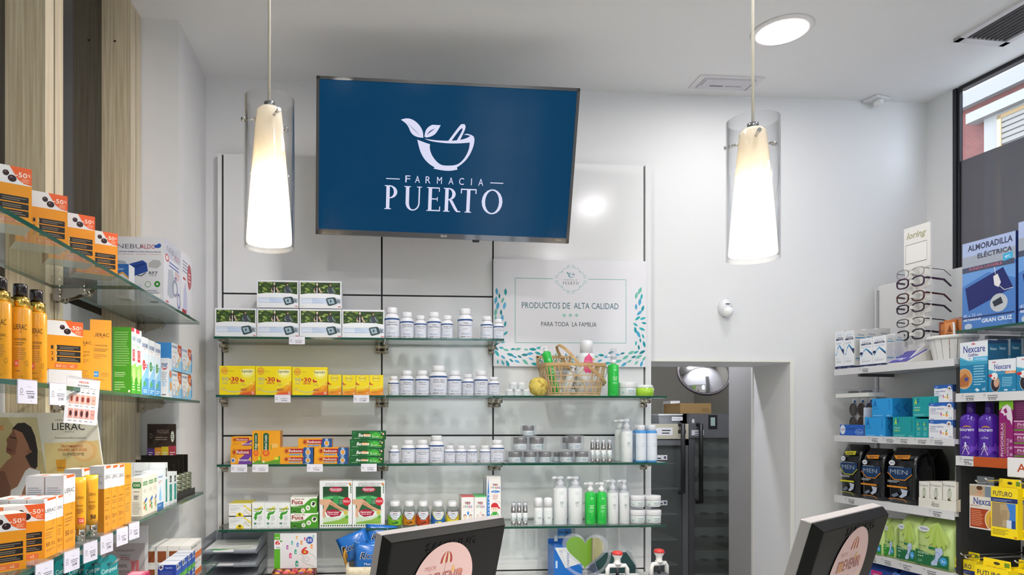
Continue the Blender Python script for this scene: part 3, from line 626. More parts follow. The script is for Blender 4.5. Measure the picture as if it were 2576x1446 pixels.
ops += [qt(821, 244, 128, 15, 'FARMACIA', '#8a8f98', 's'), qt(820, 491, 925, 58, 'PRODUCTOS DE  ALTA CALIDAD', TX), qt(806, 668, 530, 43, 'PARA TODA  LA FAMILIA', '#3c4650')]
bq = Q(748, 288)
for i, ch in enumerate('PUERTO'): ops += serif(ch, Q(748+(0, 23, 51, 73, 97, 124)[i], 288)[0], bq[1], .027, [1], '#5a5560', h/w)
for x in (760, 819, 879): a = Q(x, 582); ops.append(('e', a[0], a[1], .0108, .0108*w/h, '#a5d0c6'))
rng = random.Random(5); LC = ('#1a9aa6', '#4aa8d0', '#6fbfae', '#15848f', '#2fb0b8', '#58b4dc')
def leaf(cx, cy, L, ang, c):
    n = 7; up, dn = [], []
    for i in range(n+1):
        t = i/n; x = (t-.5)*L; y = .19*L*math.sin(math.pi*t)**.9
        for s_, l_ in ((1, up), (-1, dn)): l_.append((x, s_*y))
    p = up+dn[-2:0:-1]; ca, sa = math.cos(ang), math.sin(ang)
    q = [Q(cx+x*ca-y*sa, cy-(x*sa+y*ca)) for x, y in p]
    return [(min(max(a, .001), .999), min(max(b2, .001), .999)) for a, b2 in q]
def strip(x0, x1, y0, y1, fx_, fy_, n):
    got = []
    for _ in range(n*40):
        if len(got) >= n: break
        x, y = rng.uniform(x0, x1), rng.uniform(y0, y1); L = rng.uniform(52, 88)
        if any((x-a)**2+(y-b2)**2 < (44+.2*(L-50))**2 for a, b2 in got): continue
        got.append((x, y)); an = math.atan2(-(y-fy_), x-fx_)
        ops.append(('p', leaf(x, y, L*.9, an+rng.uniform(-.3, .3), 0), rng.choice(LC)))
strip(100, 200, 345, 840, 100, 860, 24); strip(1440, 1525, 345, 900, 1420, 660, 26); strip(105, 530, 890, 1050, 90, 880, 28); strip(1060, 1525, 935, 1055, 1560, 900, 30); strip(545, 1050, 950, 1050, 700, 700, 14)
MB().print(Flat((-w/2, 0, 0), (w, 0, 0), (0, 0, h), (0, -1, 0)), ops).make('printed_face', po)
# ================================================================== GOODS ON THE BACK SHELVES
def bseg(u0, u1, y): return at_y(u0, PY, y), at_y(u1, PY, y)
def bc(key, name, label, cat, u0, u1, vt, z, d, fn, y=2.80, group=None):
    A, B = bseg(u0, u1, y); zz = ZS[z] if isinstance(z, int) else z
    return carton(key, name, label, cat, A, B, at_y((u0+u1)/2, vt, y).z-zz, d, zz, fn, group)
def zv(v, y=2.80, u=900): return at_y(u, v, y).z
# ---- blood pressure monitor boxes
def tensio(mb, w, h, d):
    G = ['#3d5a22', '#5c7a2c', '#2c431c', '#7d9440', '#92a857', '#1f3016', '#4b6a28']; r = random.Random(3); WHT = '#eceef4|r.35'
    ops = [('r', .03, .40, .97, .94, '#2f481e')]
    for i in range(90):
        x, y = r.uniform(.05, .95), r.uniform(.5, .92); ops.append(('e', x, y, min(r.uniform(.015, .05), x-.03, .97-x), min(r.uniform(.02, .05), .94-y), r.choice(G if x < .68 else G[:3]+['#18260f', '#223519'])))
    def rider(x, hair, vest, sl):
        return [('p', [(x-.045, .52), (x+.05, .52), (x+.055, .72), (x+.03, .79), (x-.03, .79), (x-.06, .70)], vest), ('e', x, .85, .018, .045, '#c99f86'), ('e', x, .885, .02, .03, hair),
                ('p', [(x+.05, .76), (x+.09, .64), (x+.13, .585), (x+.12, .56), (x+.07, .6), (x+.035, .7)], sl), ('p', [(x-.05, .76), (x-.085, .62), (x-.04, .56), (x-.03, .6), (x-.06, .64)], sl), ('p', [(x-.04, .45), (x+.055, .45), (x+.05, .54), (x-.04, .54)], '#54688c'), ('o', x+.06, .5, .035, .05, .25, '#d0d4d8')]
    ops += rider(.42, '#dcd8d2', '#1a1a1c', '#d9b9a4')+[('p', [(.405, .55), (.43, .55), (.425, .76), (.41, .76)], '#e8e4e4')]+rider(.735, '#5a4638', '#3e4550', '#7d8894')
    ops += [('p', [(.03, .5), (.15, .525), (.3, .54), (.5, .545), (.7, .535), (.86, .515), (.97, .49), (.97, .37), (.03, .37)], WHT), ('r', .03, .18, .97, .36, '#c9d9f0'), ('r', .03, .18, .30, .36, '#dfe8f6')]
    ops += [('t', .235, .345, .40, .035, 'TENSIÓMETRO DIGITAL DE', '#7f9ccc'), ('t', .265, .285, .46, .035, 'BRAÇO COM FUNÇÃO DE VOZ', '#7f9ccc'), ('t', .30, .20, .53, .04, 'TENSIÓMETRO DE BRAZO CON VOZ', '#7f9ccc')]
    ops += [('p', [(.63, .33), (.66, .38), (.82, .41), (.86, .38), (.9, .2), (.88, .16), (.72, .09), (.68, .11)], '#33474b'), ('p', [(.66, .33), (.80, .36), (.84, .19), (.71, .15)], '#9fb6c4'), ('p', [(.885, .36), (.95, .3), (.95, .2), (.9, .2)], '#7e858c'), ('o', .965, .26, .018, .07, .3, '#50586a'), ('e', .745, .26, .02, .05, '#3b4d58')]
    ops += [('t', .945, .06, .065, .05, '3M', '#d02030', 'k'), ('t', .07, .06, .09, .02, 'Nexcare', '#666a70')]
    faces(mb, w, h, d, '#e6e8ee|r.35', ops, '#dfe1e8|r.4')
TG = 'blood pressure monitor boxes on the top shelf'
zt1 = zv(776)
for u0, u1, vt, z, lb in ((541, 645, 775, 0, 'white monitor carton with cyclists photo, outer end of the bottom row'), (646.5, 752, 776, 0, 'white monitor carton with cyclists photo, second in the bottom row from the pendant lamp'),
                          (753.5, 859, 777.5, 0, 'white monitor carton with cyclists photo, third in the bottom row, above the price tag'), (860.5, 967, 779, 0, 'white monitor carton with cyclists photo, next to the white pill bottles'),
                          (646, 751, 705, zt1, 'white monitor carton with cyclists photo, upper row, under the pendant lamp'), (753, 859, 706.5, zt1-.0008, 'white monitor carton with cyclists photo, upper row, nearer the white pill bottles')):
    bc('tensio', 'carton', lb, 'box', u0, u1, vt, z, .16, tensio, group=TG)
# ---- yellow vitamin cartons
Y1, OR, RD = '#f4dc12|r.3', '#f09a1c', '#c8102e'
def vit_big(mb, w, h, d):
    ops = [('p', [(.585, .0), (1, 0), (1, .95), (.585, .95)], '#f6e02a'), ('p', [(.585, .2), (.8, .3), (1, .5), (1, 0), (.585, 0)], '#f2b01e'), ('p', [(.585, .1), (.85, .18), (1, .36), (1, 0), (.585, 0)], '#ec8a1f'),
           ('e', .79, .80, .185, .22, '#f8ec6a'), ('e', .79, .84, .15, .17, '#fbf6b4'), ('r', .585, .89, 1, .99, Y1), ('t', .775, .81, .31, .12, 'Supradyn', '#4d4a2c', 'b'),
           ('o', .145, .83, .1, .135, .12, '#c9a24a'), ('e', .145, .83, .085, .115, '#efb02a'), ('t', .145, .82, .16, .06, 'Supradyn', '#8a6420'), ('t', .335, .825, .13, .04, 'activo', '#7d7c48'),
           ('t', .155, .545, .19, .15, '90', '#b9b48c', 'k'), ('t', .435, .545, .21, .15, '30', RD, 'k'), ('t', .29, .545, .06, .08, '+', RD, 'k'), ('t', .155, .415, .15, .07, 'DÍAS', '#b9b48c', 'k'), ('t', .415, .42, .22, .08, 'GRATIS', RD, 'k'),
           ('t', .105, .235, .12, .07, 'Q10', '#b8b070', 'b'), ('e', .09, .165, .055, .03, '#f6c648'), ('a', .42, .3, .34, .21, .34, .175, 190, 330, '#c8c4a8'),
           ('p', [(.585, .6), (.63, .52), (.7, .5), (.7, .46), (.585, .46)], RD), ('t', .65, .43, .12, .04, 'activo', '#b08c20'), ('l', .6, .33, .75, .4, 2, '#cdb03a'), ('e', .89, .39, .06, .028, '#fbe26a'),
           ('l', .6, .2, .83, .25, 1, '#a8741c'), ('r', .6, .155, .76, .185, '#c23a30'), ('p', [(.5, .0), (.7, .08), (1, .13), (1, 0)], '#e2582c'), ('e', .935, .075, .035, .045, '#e8e0d8'), ('e', .935, .075, .02, .025, '#e2582c')]
    faces(mb, w, h, d, Y1, ops, '#eacb10|r.35')
def vit_small(mb, w, h, d):
    ops = [('p', [(0, .0), (1, 0), (1, .42), (.6, .3), (0, .27)], '#f2b41e'), ('p', [(0, 0), (1, 0), (1, .3), (.5, .2), (0, .14)], '#ec9020'), ('o', .48, .83, .27, .16, .1, '#c9a24a'), ('e', .48, .83, .24, .145, '#f3e04a'), ('t', .48, .83, .5, .085, 'Supradyn', '#8a6a28', 'b'),
           ('p', [(0, .66), (.1, .57), (.25, .55), (.25, .52), (0, .52)], RD), ('t', .17, .47, .2, .04, 'activo', '#b08c20'), ('a', .45, .62, .55, .26, .55, .24, 210, 330, '#f9e992'), ('e', .78, .4, .13, .035, '#fbe26a'),
           ('l', .12, .17, .6, .21, 1, '#a8741c'), ('r', .12, .12, .5, .14, '#a8741c'), ('o', .86, .1, .07, .045, .3, '#f4e6d0')]
    faces(mb, w, h, d, Y1, ops, '#eacb10|r.35')
for (u0, u1, vt), lb in zip(((552, 642, 920), (643, 733.5, 921), (735, 824, 923)), ('large yellow vitamin carton at the outer end of the second shelf', 'large yellow vitamin carton in the middle of three', 'large yellow vitamin carton touching the small yellow cartons')):
    bc('vb', 'carton', lb, 'box', u0, u1, vt, 1, .1, vit_big, group='yellow vitamin cartons on the second shelf')
for (u0, u1, vt), lb in zip(((825.5, 859, 942), (862, 895, 943), (896, 929, 943), (930, 964, 943)), ('small yellow vitamin carton next to the large ones', 'second small yellow vitamin carton from the large ones', 'third small yellow vitamin carton from the large ones', 'small yellow vitamin carton nearest the white pill bottles')):
    bc('vs', 'carton', lb, 'box', u0, u1, vt, 1, .07, vit_small, group='yellow vitamin cartons on the second shelf')
# ---- white pill bottles
PB = {}
def pill(u0, u1, vt, k, txt, label, y=None, capf=.62, group='white pill bottles on the back shelves'):
    y = y or 2.835; A, B = bseg(u0, u1, y); r = abs(B.x-A.x)/2*.985; z = ZS[k]; h = at_y((u0+u1)/2, vt, y).z-z
    o = empty('pill_bottle', ((A.x+B.x)/2, y, z)); tag(o, label, 'bottle', group)
    hs = h*.80
    MB().lathe([(r*.9, 0), (r, r*.09), (r, hs*.80), (r*.97, hs*.86), (r*.86, hs*.935), (r*.72, hs*.975), (r*.64, hs), (r*.6, hs+.002)], 'white plastic', 32).make('body', o)
    rc = r*.72; MB().lathe([(rc*.97, hs+.002), (rc, hs+.004), (rc, h-.004), (rc*.93, h-.0005), (.0005, h)], 'white plastic', 36, wob=lambda a: .012*math.cos(18*a)).make('cap', o)
    L = hs*.76; a = 3.7; ops = [('r', 0, 0, 1, 1, '#dcdee9|r.4'), ('r', 0, .89, 1, .975, '#1c4c86')]
    ln = txt.split('|'); fs = min(.085, .62/max(len(x) for x in ln)*1.1)
    for i, t in enumerate(ln): ops.append(('t', .5, .76-i*.115, min(.42, .035*len(t)), .075, t, '#1c2030', 'b'))
    q = .76-len(ln)*.115
    ops += [('l', .38, q-.13, .62, q-.01, 2, '#a9abba'), ('t', .505, .2, .25, .06, 'DOUGLAS', '#3a66a6', 'b'), ('o', .36, .2, .025, .045, .35, '#3a66a6'), ('l', .40, .12, .62, .15, 1, '#8fa3c4'), ('l', .18, .2, .29, .75, 9, '#b9bbc8'), ('r', .03, .02, .24, .055, '#30323c'), ('r', .3, .02, .48, .055, '#4a4c58'), ('r', .52, .02, .66, .055, '#7a5a5a'), ('r', .72, .02, .95, .055, '#30323c')]
    MB().print(Cyl(r, hs*.07, hs*.07+L, a), ops).make('paper_label', o)
    return o
for (u0, u1, vt, t), lb in zip(((967, 1005, 774, 'Executive|Stress Formula'), (1006, 1041, 786, 'Stress-B-Plus|Complejo de Vitamina B'), (1042, 1073, 794, 'S-Acetil L-Cisteina|200 mg'), (1073.5, 1109, 786, 'Ultra|Anti-oxidante'), (1109.5, 1140, 794, 'S-Acetil L-Glut|100 mg'), (1151, 1189, 777, 'Ultra|Preventive X'), (1209, 1240, 796, 'Inmunomodulin'), (1241, 1267, 803, 'Ferronyl|con Vitamina C')),
    ('tall white pill bottle right beside the monitor cartons on the top shelf', 'white pill bottle second from the monitor cartons on the top shelf', 'short white pill bottle third from the monitor cartons on the top shelf', 'white pill bottle fourth from the monitor cartons on the top shelf', 'short white pill bottle fifth from the monitor cartons, label turned aside', 'tall white pill bottle standing alone with gaps on both sides on the top shelf', 'short white pill bottle beside the smallest one on the top shelf', 'smallest white pill bottle at the sign end of the top shelf')):
    pill(u0, u1, vt, 0, t, lb)
for (u0, u1, vt, t), lb in zip(((976, 1004, 946, 'Ácido Hialurónico'), (1005, 1041, 932, 'Glicinato|de Magnesio'), (1044, 1080, 932, 'Magnesio|Citrato'), (1080, 1125, 920, 'Amino Gram|Forte Plus'), (1125.5, 1161, 933, 'Taurina'), (1161.5, 1192, 941, 'Acetil|L-Carnitina|500 mg'), (1192, 1227, 933, 'L-Lisina|500 mg'), (1227.5, 1256, 948, 'L-Glutamina|500 mg')),
    ('small white pill bottle next to the yellow cartons', 'white pill bottle second from the yellow cartons', 'white pill bottle just before the biggest one on the second shelf', 'biggest white pill bottle, in the middle of the second shelf', 'white pill bottle just past the biggest one on the second shelf', 'short white pill bottle between two taller ones on the second shelf', 'white pill bottle last but one on the second shelf', 'smallest white pill bottle at the end of its row, beside the tiny jars')):
    pill(u0, u1, vt, 1, t, lb)
for (u0, u1, vt, t), lb in zip(((978, 1005, 1120, 'Ginkgo|Biloba'), (1009, 1044, 1107, 'Homocysteol|+TMG'), (1044.5, 1080, 1106, 'Opti-EPA|Recubrimiento|Entérico'), (1079.5, 1117, 1095, 'Aceite de|semillas de lino'), (1118, 1145, 1120, 'Cardio Marine|Plus 3'), (1145.5, 1173, 1120, 'DHA|Neuromins vegetal'), (1173.5, 1201, 1120, 'Multi-Probiotic|40 mil'), (1206, 1233, 1120, 'Ácido Lipoico|100 mg'), (1233, 1268, 1106, 'Ultra HNS|Cabello, Piel y Uñas')),
    ('small white pill bottle next to the green cartons', 'white pill bottle second from the green cartons', 'white pill bottle third from the green cartons', 'tallest white pill bottle on the third shelf', 'short white pill bottle just past the tallest one on the third shelf', 'middle one of three short white pill bottles on the third shelf', 'third short white pill bottle past the tallest one on the third shelf', 'short white pill bottle beside the last one on the third shelf', 'white pill bottle at the end of the third shelf row beside the cream jars')):
    pill(u0, u1, vt, 2, t, lb)
pill(1079, 1114, 1096, 2, 'Aceite de|lino', 'white pill bottle hidden behind the tallest one on the third shelf', 2.915)
# ---- orange, green and blue effervescent cartons on the third shelf
O1 = '#eea422|r.3'
def red_pill(cx, cy, w, h, t='Redoxon'): return [('e', cx-w*.42, cy, .13*h*1.0, h*.55, '#b5401e')]+[('r', cx-w/2+.0, cy-h/2, cx+w/2, cy+h/2, '#a81c28'), ('e', cx-w/2, cy, h*.22, h*.62, '#e9b02a'), ('e', cx-w/2, cy, h*.15, h*.42, '#c4501e'), ('t', cx+w*.1, cy, w*.72, h*.62, t, '#f2ece6', 'b')]
def redox_in(mb, w, h, d):
    ops = [('p', [(.36, 0), (.7, 0), (1, 0), (1, .82), (.8, .78), (.62, .45), (.45, .3)], '#6a3a98')]+[('r', .14, .52, .92, .78, '#a81c28'), ('e', .17, .64, .12, .2, '#d98a22'), ('e', .17, .64, .06, .1, '#b03a1e'), ('t', .58, .65, .58, .19, 'Redoxon', '#f2ece6', 'b'), ('t', .62, .22, .5, .14, 'Inmuno', '#f0e8f4', 'b'), ('t', .92, .25, .13, .28, '4', '#f0c832', 'k'), ('e', .13, .2, .1, .13, '#d8d4e0'), ('e', .12, .19, .06, .08, '#3a66b0'), ('l', .05, .36, .35, .45, 1, '#c9831a')]
    faces(mb, w, h, d, O1, ops, '#d8901c')
def redox_in_top(mb, w, h, d):
    ops = [('p', [(.5, 0), (1, 0), (1, .62), (.85, .55), (.7, .3)], '#6a3a98'), ('r', .14, .5, .85, .85, '#a81c28'), ('e', .16, .65, .12, .26, '#d98a22'), ('e', .16, .65, .06, .13, '#b03a1e'), ('t', .54, .67, .5, .24, 'Redoxon', '#f2ece6', 'b'), ('t', .7, .2, .4, .17, 'Inmuno', '#f0e8f4', 'b'), ('t', .93, .24, .12, .34, '4', '#f0c832', 'k'), ('l', .06, .1, .4, .3, 2, '#c9831a')]
    faces(mb, w, h, d, O1, ops, '#d8901c')
def redox_cx(mb, w, h, d):
    n = w < .05; ops = [('p', [(0, 0), (1, 0), (1, .25), (.7, .12), (.3, .06), (0, .05)], '#5f9a2c'), ('e', .8, .16, .13, .045*(1.5 if n else 1), '#d9d832')]
    x = .42 if n else .25; ww = .42 if n else .3
    ops += [('r', x-ww/2, .42, x+ww/2, .88, '#1c5a34'), ('e', x, .88, ww/2, .05, '#1c5a34'), ('e', x, .33, ww*.62, .1, '#d9501e'), ('e', x, .33, ww*.4, .065, '#e98a2a'), ('t', x, .64, ww*.62, .46, 'Redoxon Complex', '#eef0e8', 'vb'), ('l', .55 if not n else .3, .5, .9, .62, 3, '#f6dca0'), ('e', .52 if not n else .2, .55, .03, .02, '#5f9a2c'), ('e', .52 if not n else .2, .5, .03, .02, '#5f9a2c'), ('e', .52 if not n else .2, .45, .03, .02, '#5f9a2c'), ('e', .12, .06, .06, .03, '#e8eee0')]
    faces(mb, w, h, d, O1, ops, '#d8901c')
def redox_db(mb, w, h, d):
    ops = [('p', [(.68, 0), (1, 0), (1, 1), (.72, 1), (.66, .6)], '#1d4f8e'), ('r', .2, .38, .7, .86, '#a81c28'), ('e', .2, .6, .085, .36, '#d98a22'), ('e', .2, .6, .045, .2, '#b03a1e'), ('t', .47, .62, .38, .3, 'Redoxon', '#f2ece6', 'b'), ('r', .28, .12, .62, .28, '#2f78b4'), ('t', .45, .2, .3, .1, 'Doble acción', '#e8f0f8'), ('o', .84, .45, .075, .36, .3, '#c9d4e0'), ('e', .84, .45, .05, .22, '#e6a030'), ('e', .84, .9, .05, .05, '#cfe0f0'), ('l', .75, .02, .95, .1, 1, '#cfe0f0')]
    faces(mb, w, h, d, O1, ops, '#d8901c')
def berocca(mb, w, h, d):
    ops = [('p', [(.0, 0), (.5, 0), (.62, .5), (.5, 1), (0, 1)], '#14602c'), ('p', [(.5, .05), (.9, .1), (.8, .9), (.5, .95), (.56, .5)], '#1f8a38'), ('p', [(.53, .5), (.78, .25), (.86, .6), (.7, .85)], '#49b23c'), ('p', [(.14, .5), (.34, .78), (.58, .55), (.34, .24)], '#0e4a22'), ('p', [(.36, .66), (.57, .6), (.5, .36), (.34, .3)], '#e88a22'), ('t', .37, .5, .36, .4, 'Berocca', '#f0f2ea', 'ki'), ('t', .69, .35, .2, .28, 'Boost', '#dceccc', 'i'), ('l', .8, .25, .93, .42, 1, '#c9d832'), ('e', .92, .65, .028, .12, '#f0b89a'), ('e', .86, .8, .015, .06, '#dce8cc'), ('e', .07, .78, .025, .1, '#3a8a4a'), ('l', .06, .12, .25, .24, 1, '#9cc8a0'), ('l', .72, .06, .95, .15, 1, '#7ab080')]
    faces(mb, w, h, d, '#0f5426|r.3', ops, '#0c4420')
EG = 'effervescent tablet cartons on the third shelf'; Z3 = ZS[2]
bc('ri', 'carton', 'orange and purple carton, lower of the pair at the outer end of the third shelf', 'box', 580, 633, 1120.5, 2, .09, redox_in, group=EG)
bc('rit', 'carton', 'orange and purple carton, upper of the pair at the outer end of the third shelf', 'box', 582, 634, 1098, zv(1120)+.0005, .09, redox_in_top, group=EG)
bc('rcn', 'carton', 'narrow upright orange carton with a dark green stripe', 'box', 634.5, 657, 1083, 2, .09, redox_cx, group=EG)
bc('rcw', 'carton', 'wide upright orange carton with a dark green stripe', 'box', 657.5, 704.5, 1083, 2, .09, redox_cx, group=EG)
for u0, u1, vt, z, lb in ((703.5, 788, 1147.5, 2, 'flat orange and blue carton, bottom of the stack nearer the upright cartons'), (704, 788, 1125, zv(1147.2), 'flat orange and blue carton, second level, nearer the upright cartons'), (790, 875.5, 1147.5, 2, 'flat orange and blue carton, bottom of the stack nearer the green cartons'), (790.5, 876, 1125, zv(1147.2), 'flat orange and blue carton, second level, nearer the green cartons'), (750, 835.5, 1102.5, zv(1124.6), 'flat orange and blue carton on the very top of its stack')):
    bc('rd', 'carton', lb, 'box', u0, u1, vt, z, .09, redox_db, group=EG)
for i, (u0, u1, v0, v1) in enumerate(((878.5, 966, 1148.5, 0), (879.5, 966.5, 1127, 1148.2), (880, 968, 1105.5, 1126.7), (885, 971, 1083.5, 1105.2))):
    bc('be', 'carton', 'flat dark green tablet carton, '+('bottom of', 'second from the bottom of', 'third from the bottom of', 'topmost of')[i]+' its stack of four', 'box', u0, u1, v0, 2 if i == 0 else zv(v1), .09, berocca, group=EG)
# ---- lowest shelf
def mega(mb, w, h, d):
    ops = [('t', .34, .82, .6, .1, 'MegaLevure', '#444a50', 's'), ('l', .06, .45, .5, .72, 4, '#b9bcc0'), ('e', .48, .02, .17, .3, '#eed21e'), ('e', .48, .18, .06, .09, '#5a5a30'), ('t', .48, .05, .18, .08, '12SOB', '#6a6a2a'), ('l', .06, .3, .55, .34, 1, '#c8b830')]
    for x, y, r in ((.72, .42, .05), (.82, .3, .045), (.9, .5, .05), (.78, .55, .035), (.9, .2, .05), (.68, .25, .03)): ops += [('o', x, y, r, r*1.5, .25, '#b9ad8a'), ('e', x, y, r*.6, r*.9, '#e6dcbc')]
    ops += [('p', [(.7, .8), (.82, .6), (1, .35), (1, .5), (.86, .7)], '#e9d860'), ('e', .71, .8, .05, .06, '#e6c81e')]
    faces(mb, w, h, d, '#e9eaea|r.35', ops, '#e2d21e', '#e6d822')
def laxa(mb, w, h, d):
    ops = [('p', [(.15, .7), (.5, .8), (.8, .87), (.82, .8), (.72, .72), (.5, .68)], '#e8dc6a'), ('t', .5, .76, .76, .075, 'Laxadina', '#12703a', 'ki'), ('l', .12, .66, .7, .7, 1, '#1f7a4a'), ('p', [(.76, .72), (.8, .66), (.7, .56), (.42, .52), (.36, .44), (.44, .44), (.29, .3), (.1, .44), (.2, .44), (.2, .54), (.32, .62), (.6, .64), (.72, .68)], '#3c9a2e'), ('l', .5, .3, .82, .5, 6, '#b4b8b8'), ('e', .25, .18, .1, .048, '#1c6a50'), ('r', .235, .14, .265, .22, '#cfe4d8'), ('l', .45, .12, .8, .24, 3, '#b4c4bc'), ('t', .28, .05, .3, .03, 'YSONE', '#223a30', 'b'), ('l', .58, .03, .92, .06, 1, '#aaaaaa')]
    faces(mb, w, h, d, '#e9ecec|r.35', ops, '#e2e5e5')
def fuca(mb, w, h, d):
    ops = [('p', [(0, .42), (.25, .44), (.5, .52), (.62, .72), (.74, .88), (1, .93), (1, 0), (0, 0)], '#4a9a28'), ('p', [(0, 0), (0, .38), (.3, .4), (.5, .36), (.4, .0)], '#3a8022'), ('t', .25, .7, .42, .28, 'Fuca', '#9c1c22', 'k'), ('t', .33, .88, .36, .1, 'Fave de', '#9c1c22', 'b'), ('t', .3, .51, .38, .035, 'COMPRIMIDOS RECUBIERTOS', '#a03a3a'), ('t', .3, .36, .42, .05, 'Mejora el tránsito intestinal', '#dfe8c8', 'i'), ('e', .46, .17, .075, .14, '#eef0e6'), ('e', .65, .33, .085, .16, '#eef0e6'), ('e', .85, .56, .1, .19, '#eef0e6'), ('p', [(.85, .42), (.78, .58), (.83, .6), (.8, .68), (.88, .7), (.93, .62), (.9, .52), (.87, .5)], '#2a3a24'), ('o', .46, .17, .03, .06, .4, '#333333'), ('o', .65, .33, .04, .07, .4, '#333333'), ('e', .14, .09, .06, .05, '#26401a'), ('l', .08, .03, .3, .06, 1, '#d0e0b8'), ('t', .88, .9, .16, .04, 'FIBRA VEGETAL', '#777777')]
    faces(mb, w, h, d, '#eceee8|r.35', ops, '#4a9a28')
def veno(mb, w, h, d):
    ops = [('t', .52, .945, .68, .035, 'ALIVIO DE LA SENSACIÓN', '#5a5a62'), ('t', .50, .9, .66, .035, 'DE PIERNAS CANSADAS', '#5a5a62')]
    ops += [('r', .1, .07, .88, .875, '#27603a'), ('p', [(.1, .68), (.4, .72), (.88, .64), (.88, .875), (.1, .875)], '#1c4a2c'), ('p', [(.1, .64), (.3, .67), (.6, .67), (.88, .62), (.88, .58), (.5, .63), (.1, .58)], '#5ab870'), ('r', .42, .5, .58, .68, '#3a9a54'), ('l', .6, .5, .86, .6, 5, '#8ab8a0'), ('l', .12, .5, .4, .58, 3, '#5a9a70'),
            ('r', .1, .07, .88, .36, '#c8dcc4'), ('p', [(.1, .07), (.88, .07), (.88, .26), (.6, .16), (.1, .1)], '#8ab84a'), ('p', [(.12, .34), (.5, .3), (.86, .34), (.6, .2), (.2, .22)], '#dce8e4'),
            ('e', .5, .81, .21, .06, '#a8143c'), ('t', .5, .825, .36, .05, 'Venorutox', '#f2e6ea', 'bi'), ('t', .5, .785, .3, .032, 'Piernas ligeras', '#f2e6ea', 'bi'), ('p', [(.18, .36), (.45, .39), (.68, .33), (.62, .25), (.36, .22), (.24, .27)], '#a8143c'), ('t', .42, .325, .36, .05, 'Venorutox', '#f2e6ea', 'bi'), ('t', .42, .275, .3, .03, 'Piernas ligeras', '#f2e6ea', 'bi'),
            ('e', .83, .555, .125, .09, '#c8142e'), ('t', .83, .565, .2, .03, 'REGALO', '#f6e8e8', 'b'), ('t', .83, .535, .2, .02, 'MASAJEADOR', '#f6e8e8')]
    SK = '#d8a98a'
    ops += [('p', [(0, .5), (.0, .6), (.3, .605), (.36, .58), (.6, .45), (.8, .38), (.92, .365), (.9, .345), (.72, .345), (.5, .415), (.3, .5), (.22, .4), (.16, .3), (.2, .24), (.12, .2), (.085, .27), (.1, .36), (.14, .47)], SK), ('p', [(.28, .5), (.36, .56), (.6, .43), (.78, .36), (.72, .35), (.5, .42)], '#c48f70'), ('e', .8, .31, .06, .045, '#cfc04a'), ('e', .83, .22, .05, .035, '#5aa83a')]
    for i in range(14): x = .03+i*.07; ops.append(('p', [(x, .03), (x+.03, .06), (x+.06, .04), (x+.03, .015)], ('#2a7a3a', '#1a4a24')[i % 2]))
    for i in range(4): ops.append(('p', [(.94, .72+i*.05), (.985, .75+i*.05), (.95, .78+i*.05)], '#2a6a34'))
    ops += [('e', .93, .93, .035, .028, '#d8843a')]
    faces(mb, w, h, d, '#e9ebee|r.3', ops, '#e2e5e6')
LG = 'cartons on the lowest back shelf'; Z4 = ZS[3]
bc('mg', 'carton', 'white and yellow yeast carton, lower of two at the end of the lowest shelf', 'box', 576, 632, 1297, 3, .12, mega, group=LG)
bc('mg', 'carton', 'white and yellow yeast carton, upper of two at the end of the lowest shelf', 'box', 576, 632, 1266, zv(1297)+.0006, .12, mega, group=LG)
for i, (u0, u1) in enumerate(((634, 666), (666.3, 698), (698.3, 730.5))):
    for j in range(2 if i < 2 else 3): bc('lx', 'carton', ('front ', 'middle ', 'hindmost ')[j]+'white carton with a green arrow, '+('beside the yellow topped boxes', 'in the middle of three columns', 'beside the red lettered boxes')[i], 'box', u0+j*1.2, u1+j*.6, 1264+j*.8, 3, .058, laxa, 2.80+.06*j, group=LG)
bc('fu', 'carton', 'white and green laxative carton with red lettering, lower of two', 'box', 731.5, 801, 1290, 3, .1, fuca, group=LG)
bc('fu', 'carton', 'white and green laxative carton with red lettering, upper of two', 'box', 731.5, 798, 1250, zv(1289.7)+.0006, .1, fuca, group=LG)
bc('ve', 'carton', 'large white and green leg gel carton beside the red lettered boxes', 'box', 804, 886, 1209, 3, .09, veno, group=LG)
bc('ve', 'carton', 'large white and green leg gel carton beside the gummy jars', 'box', 887, 968, 1209, 3, .09, veno, group=LG)
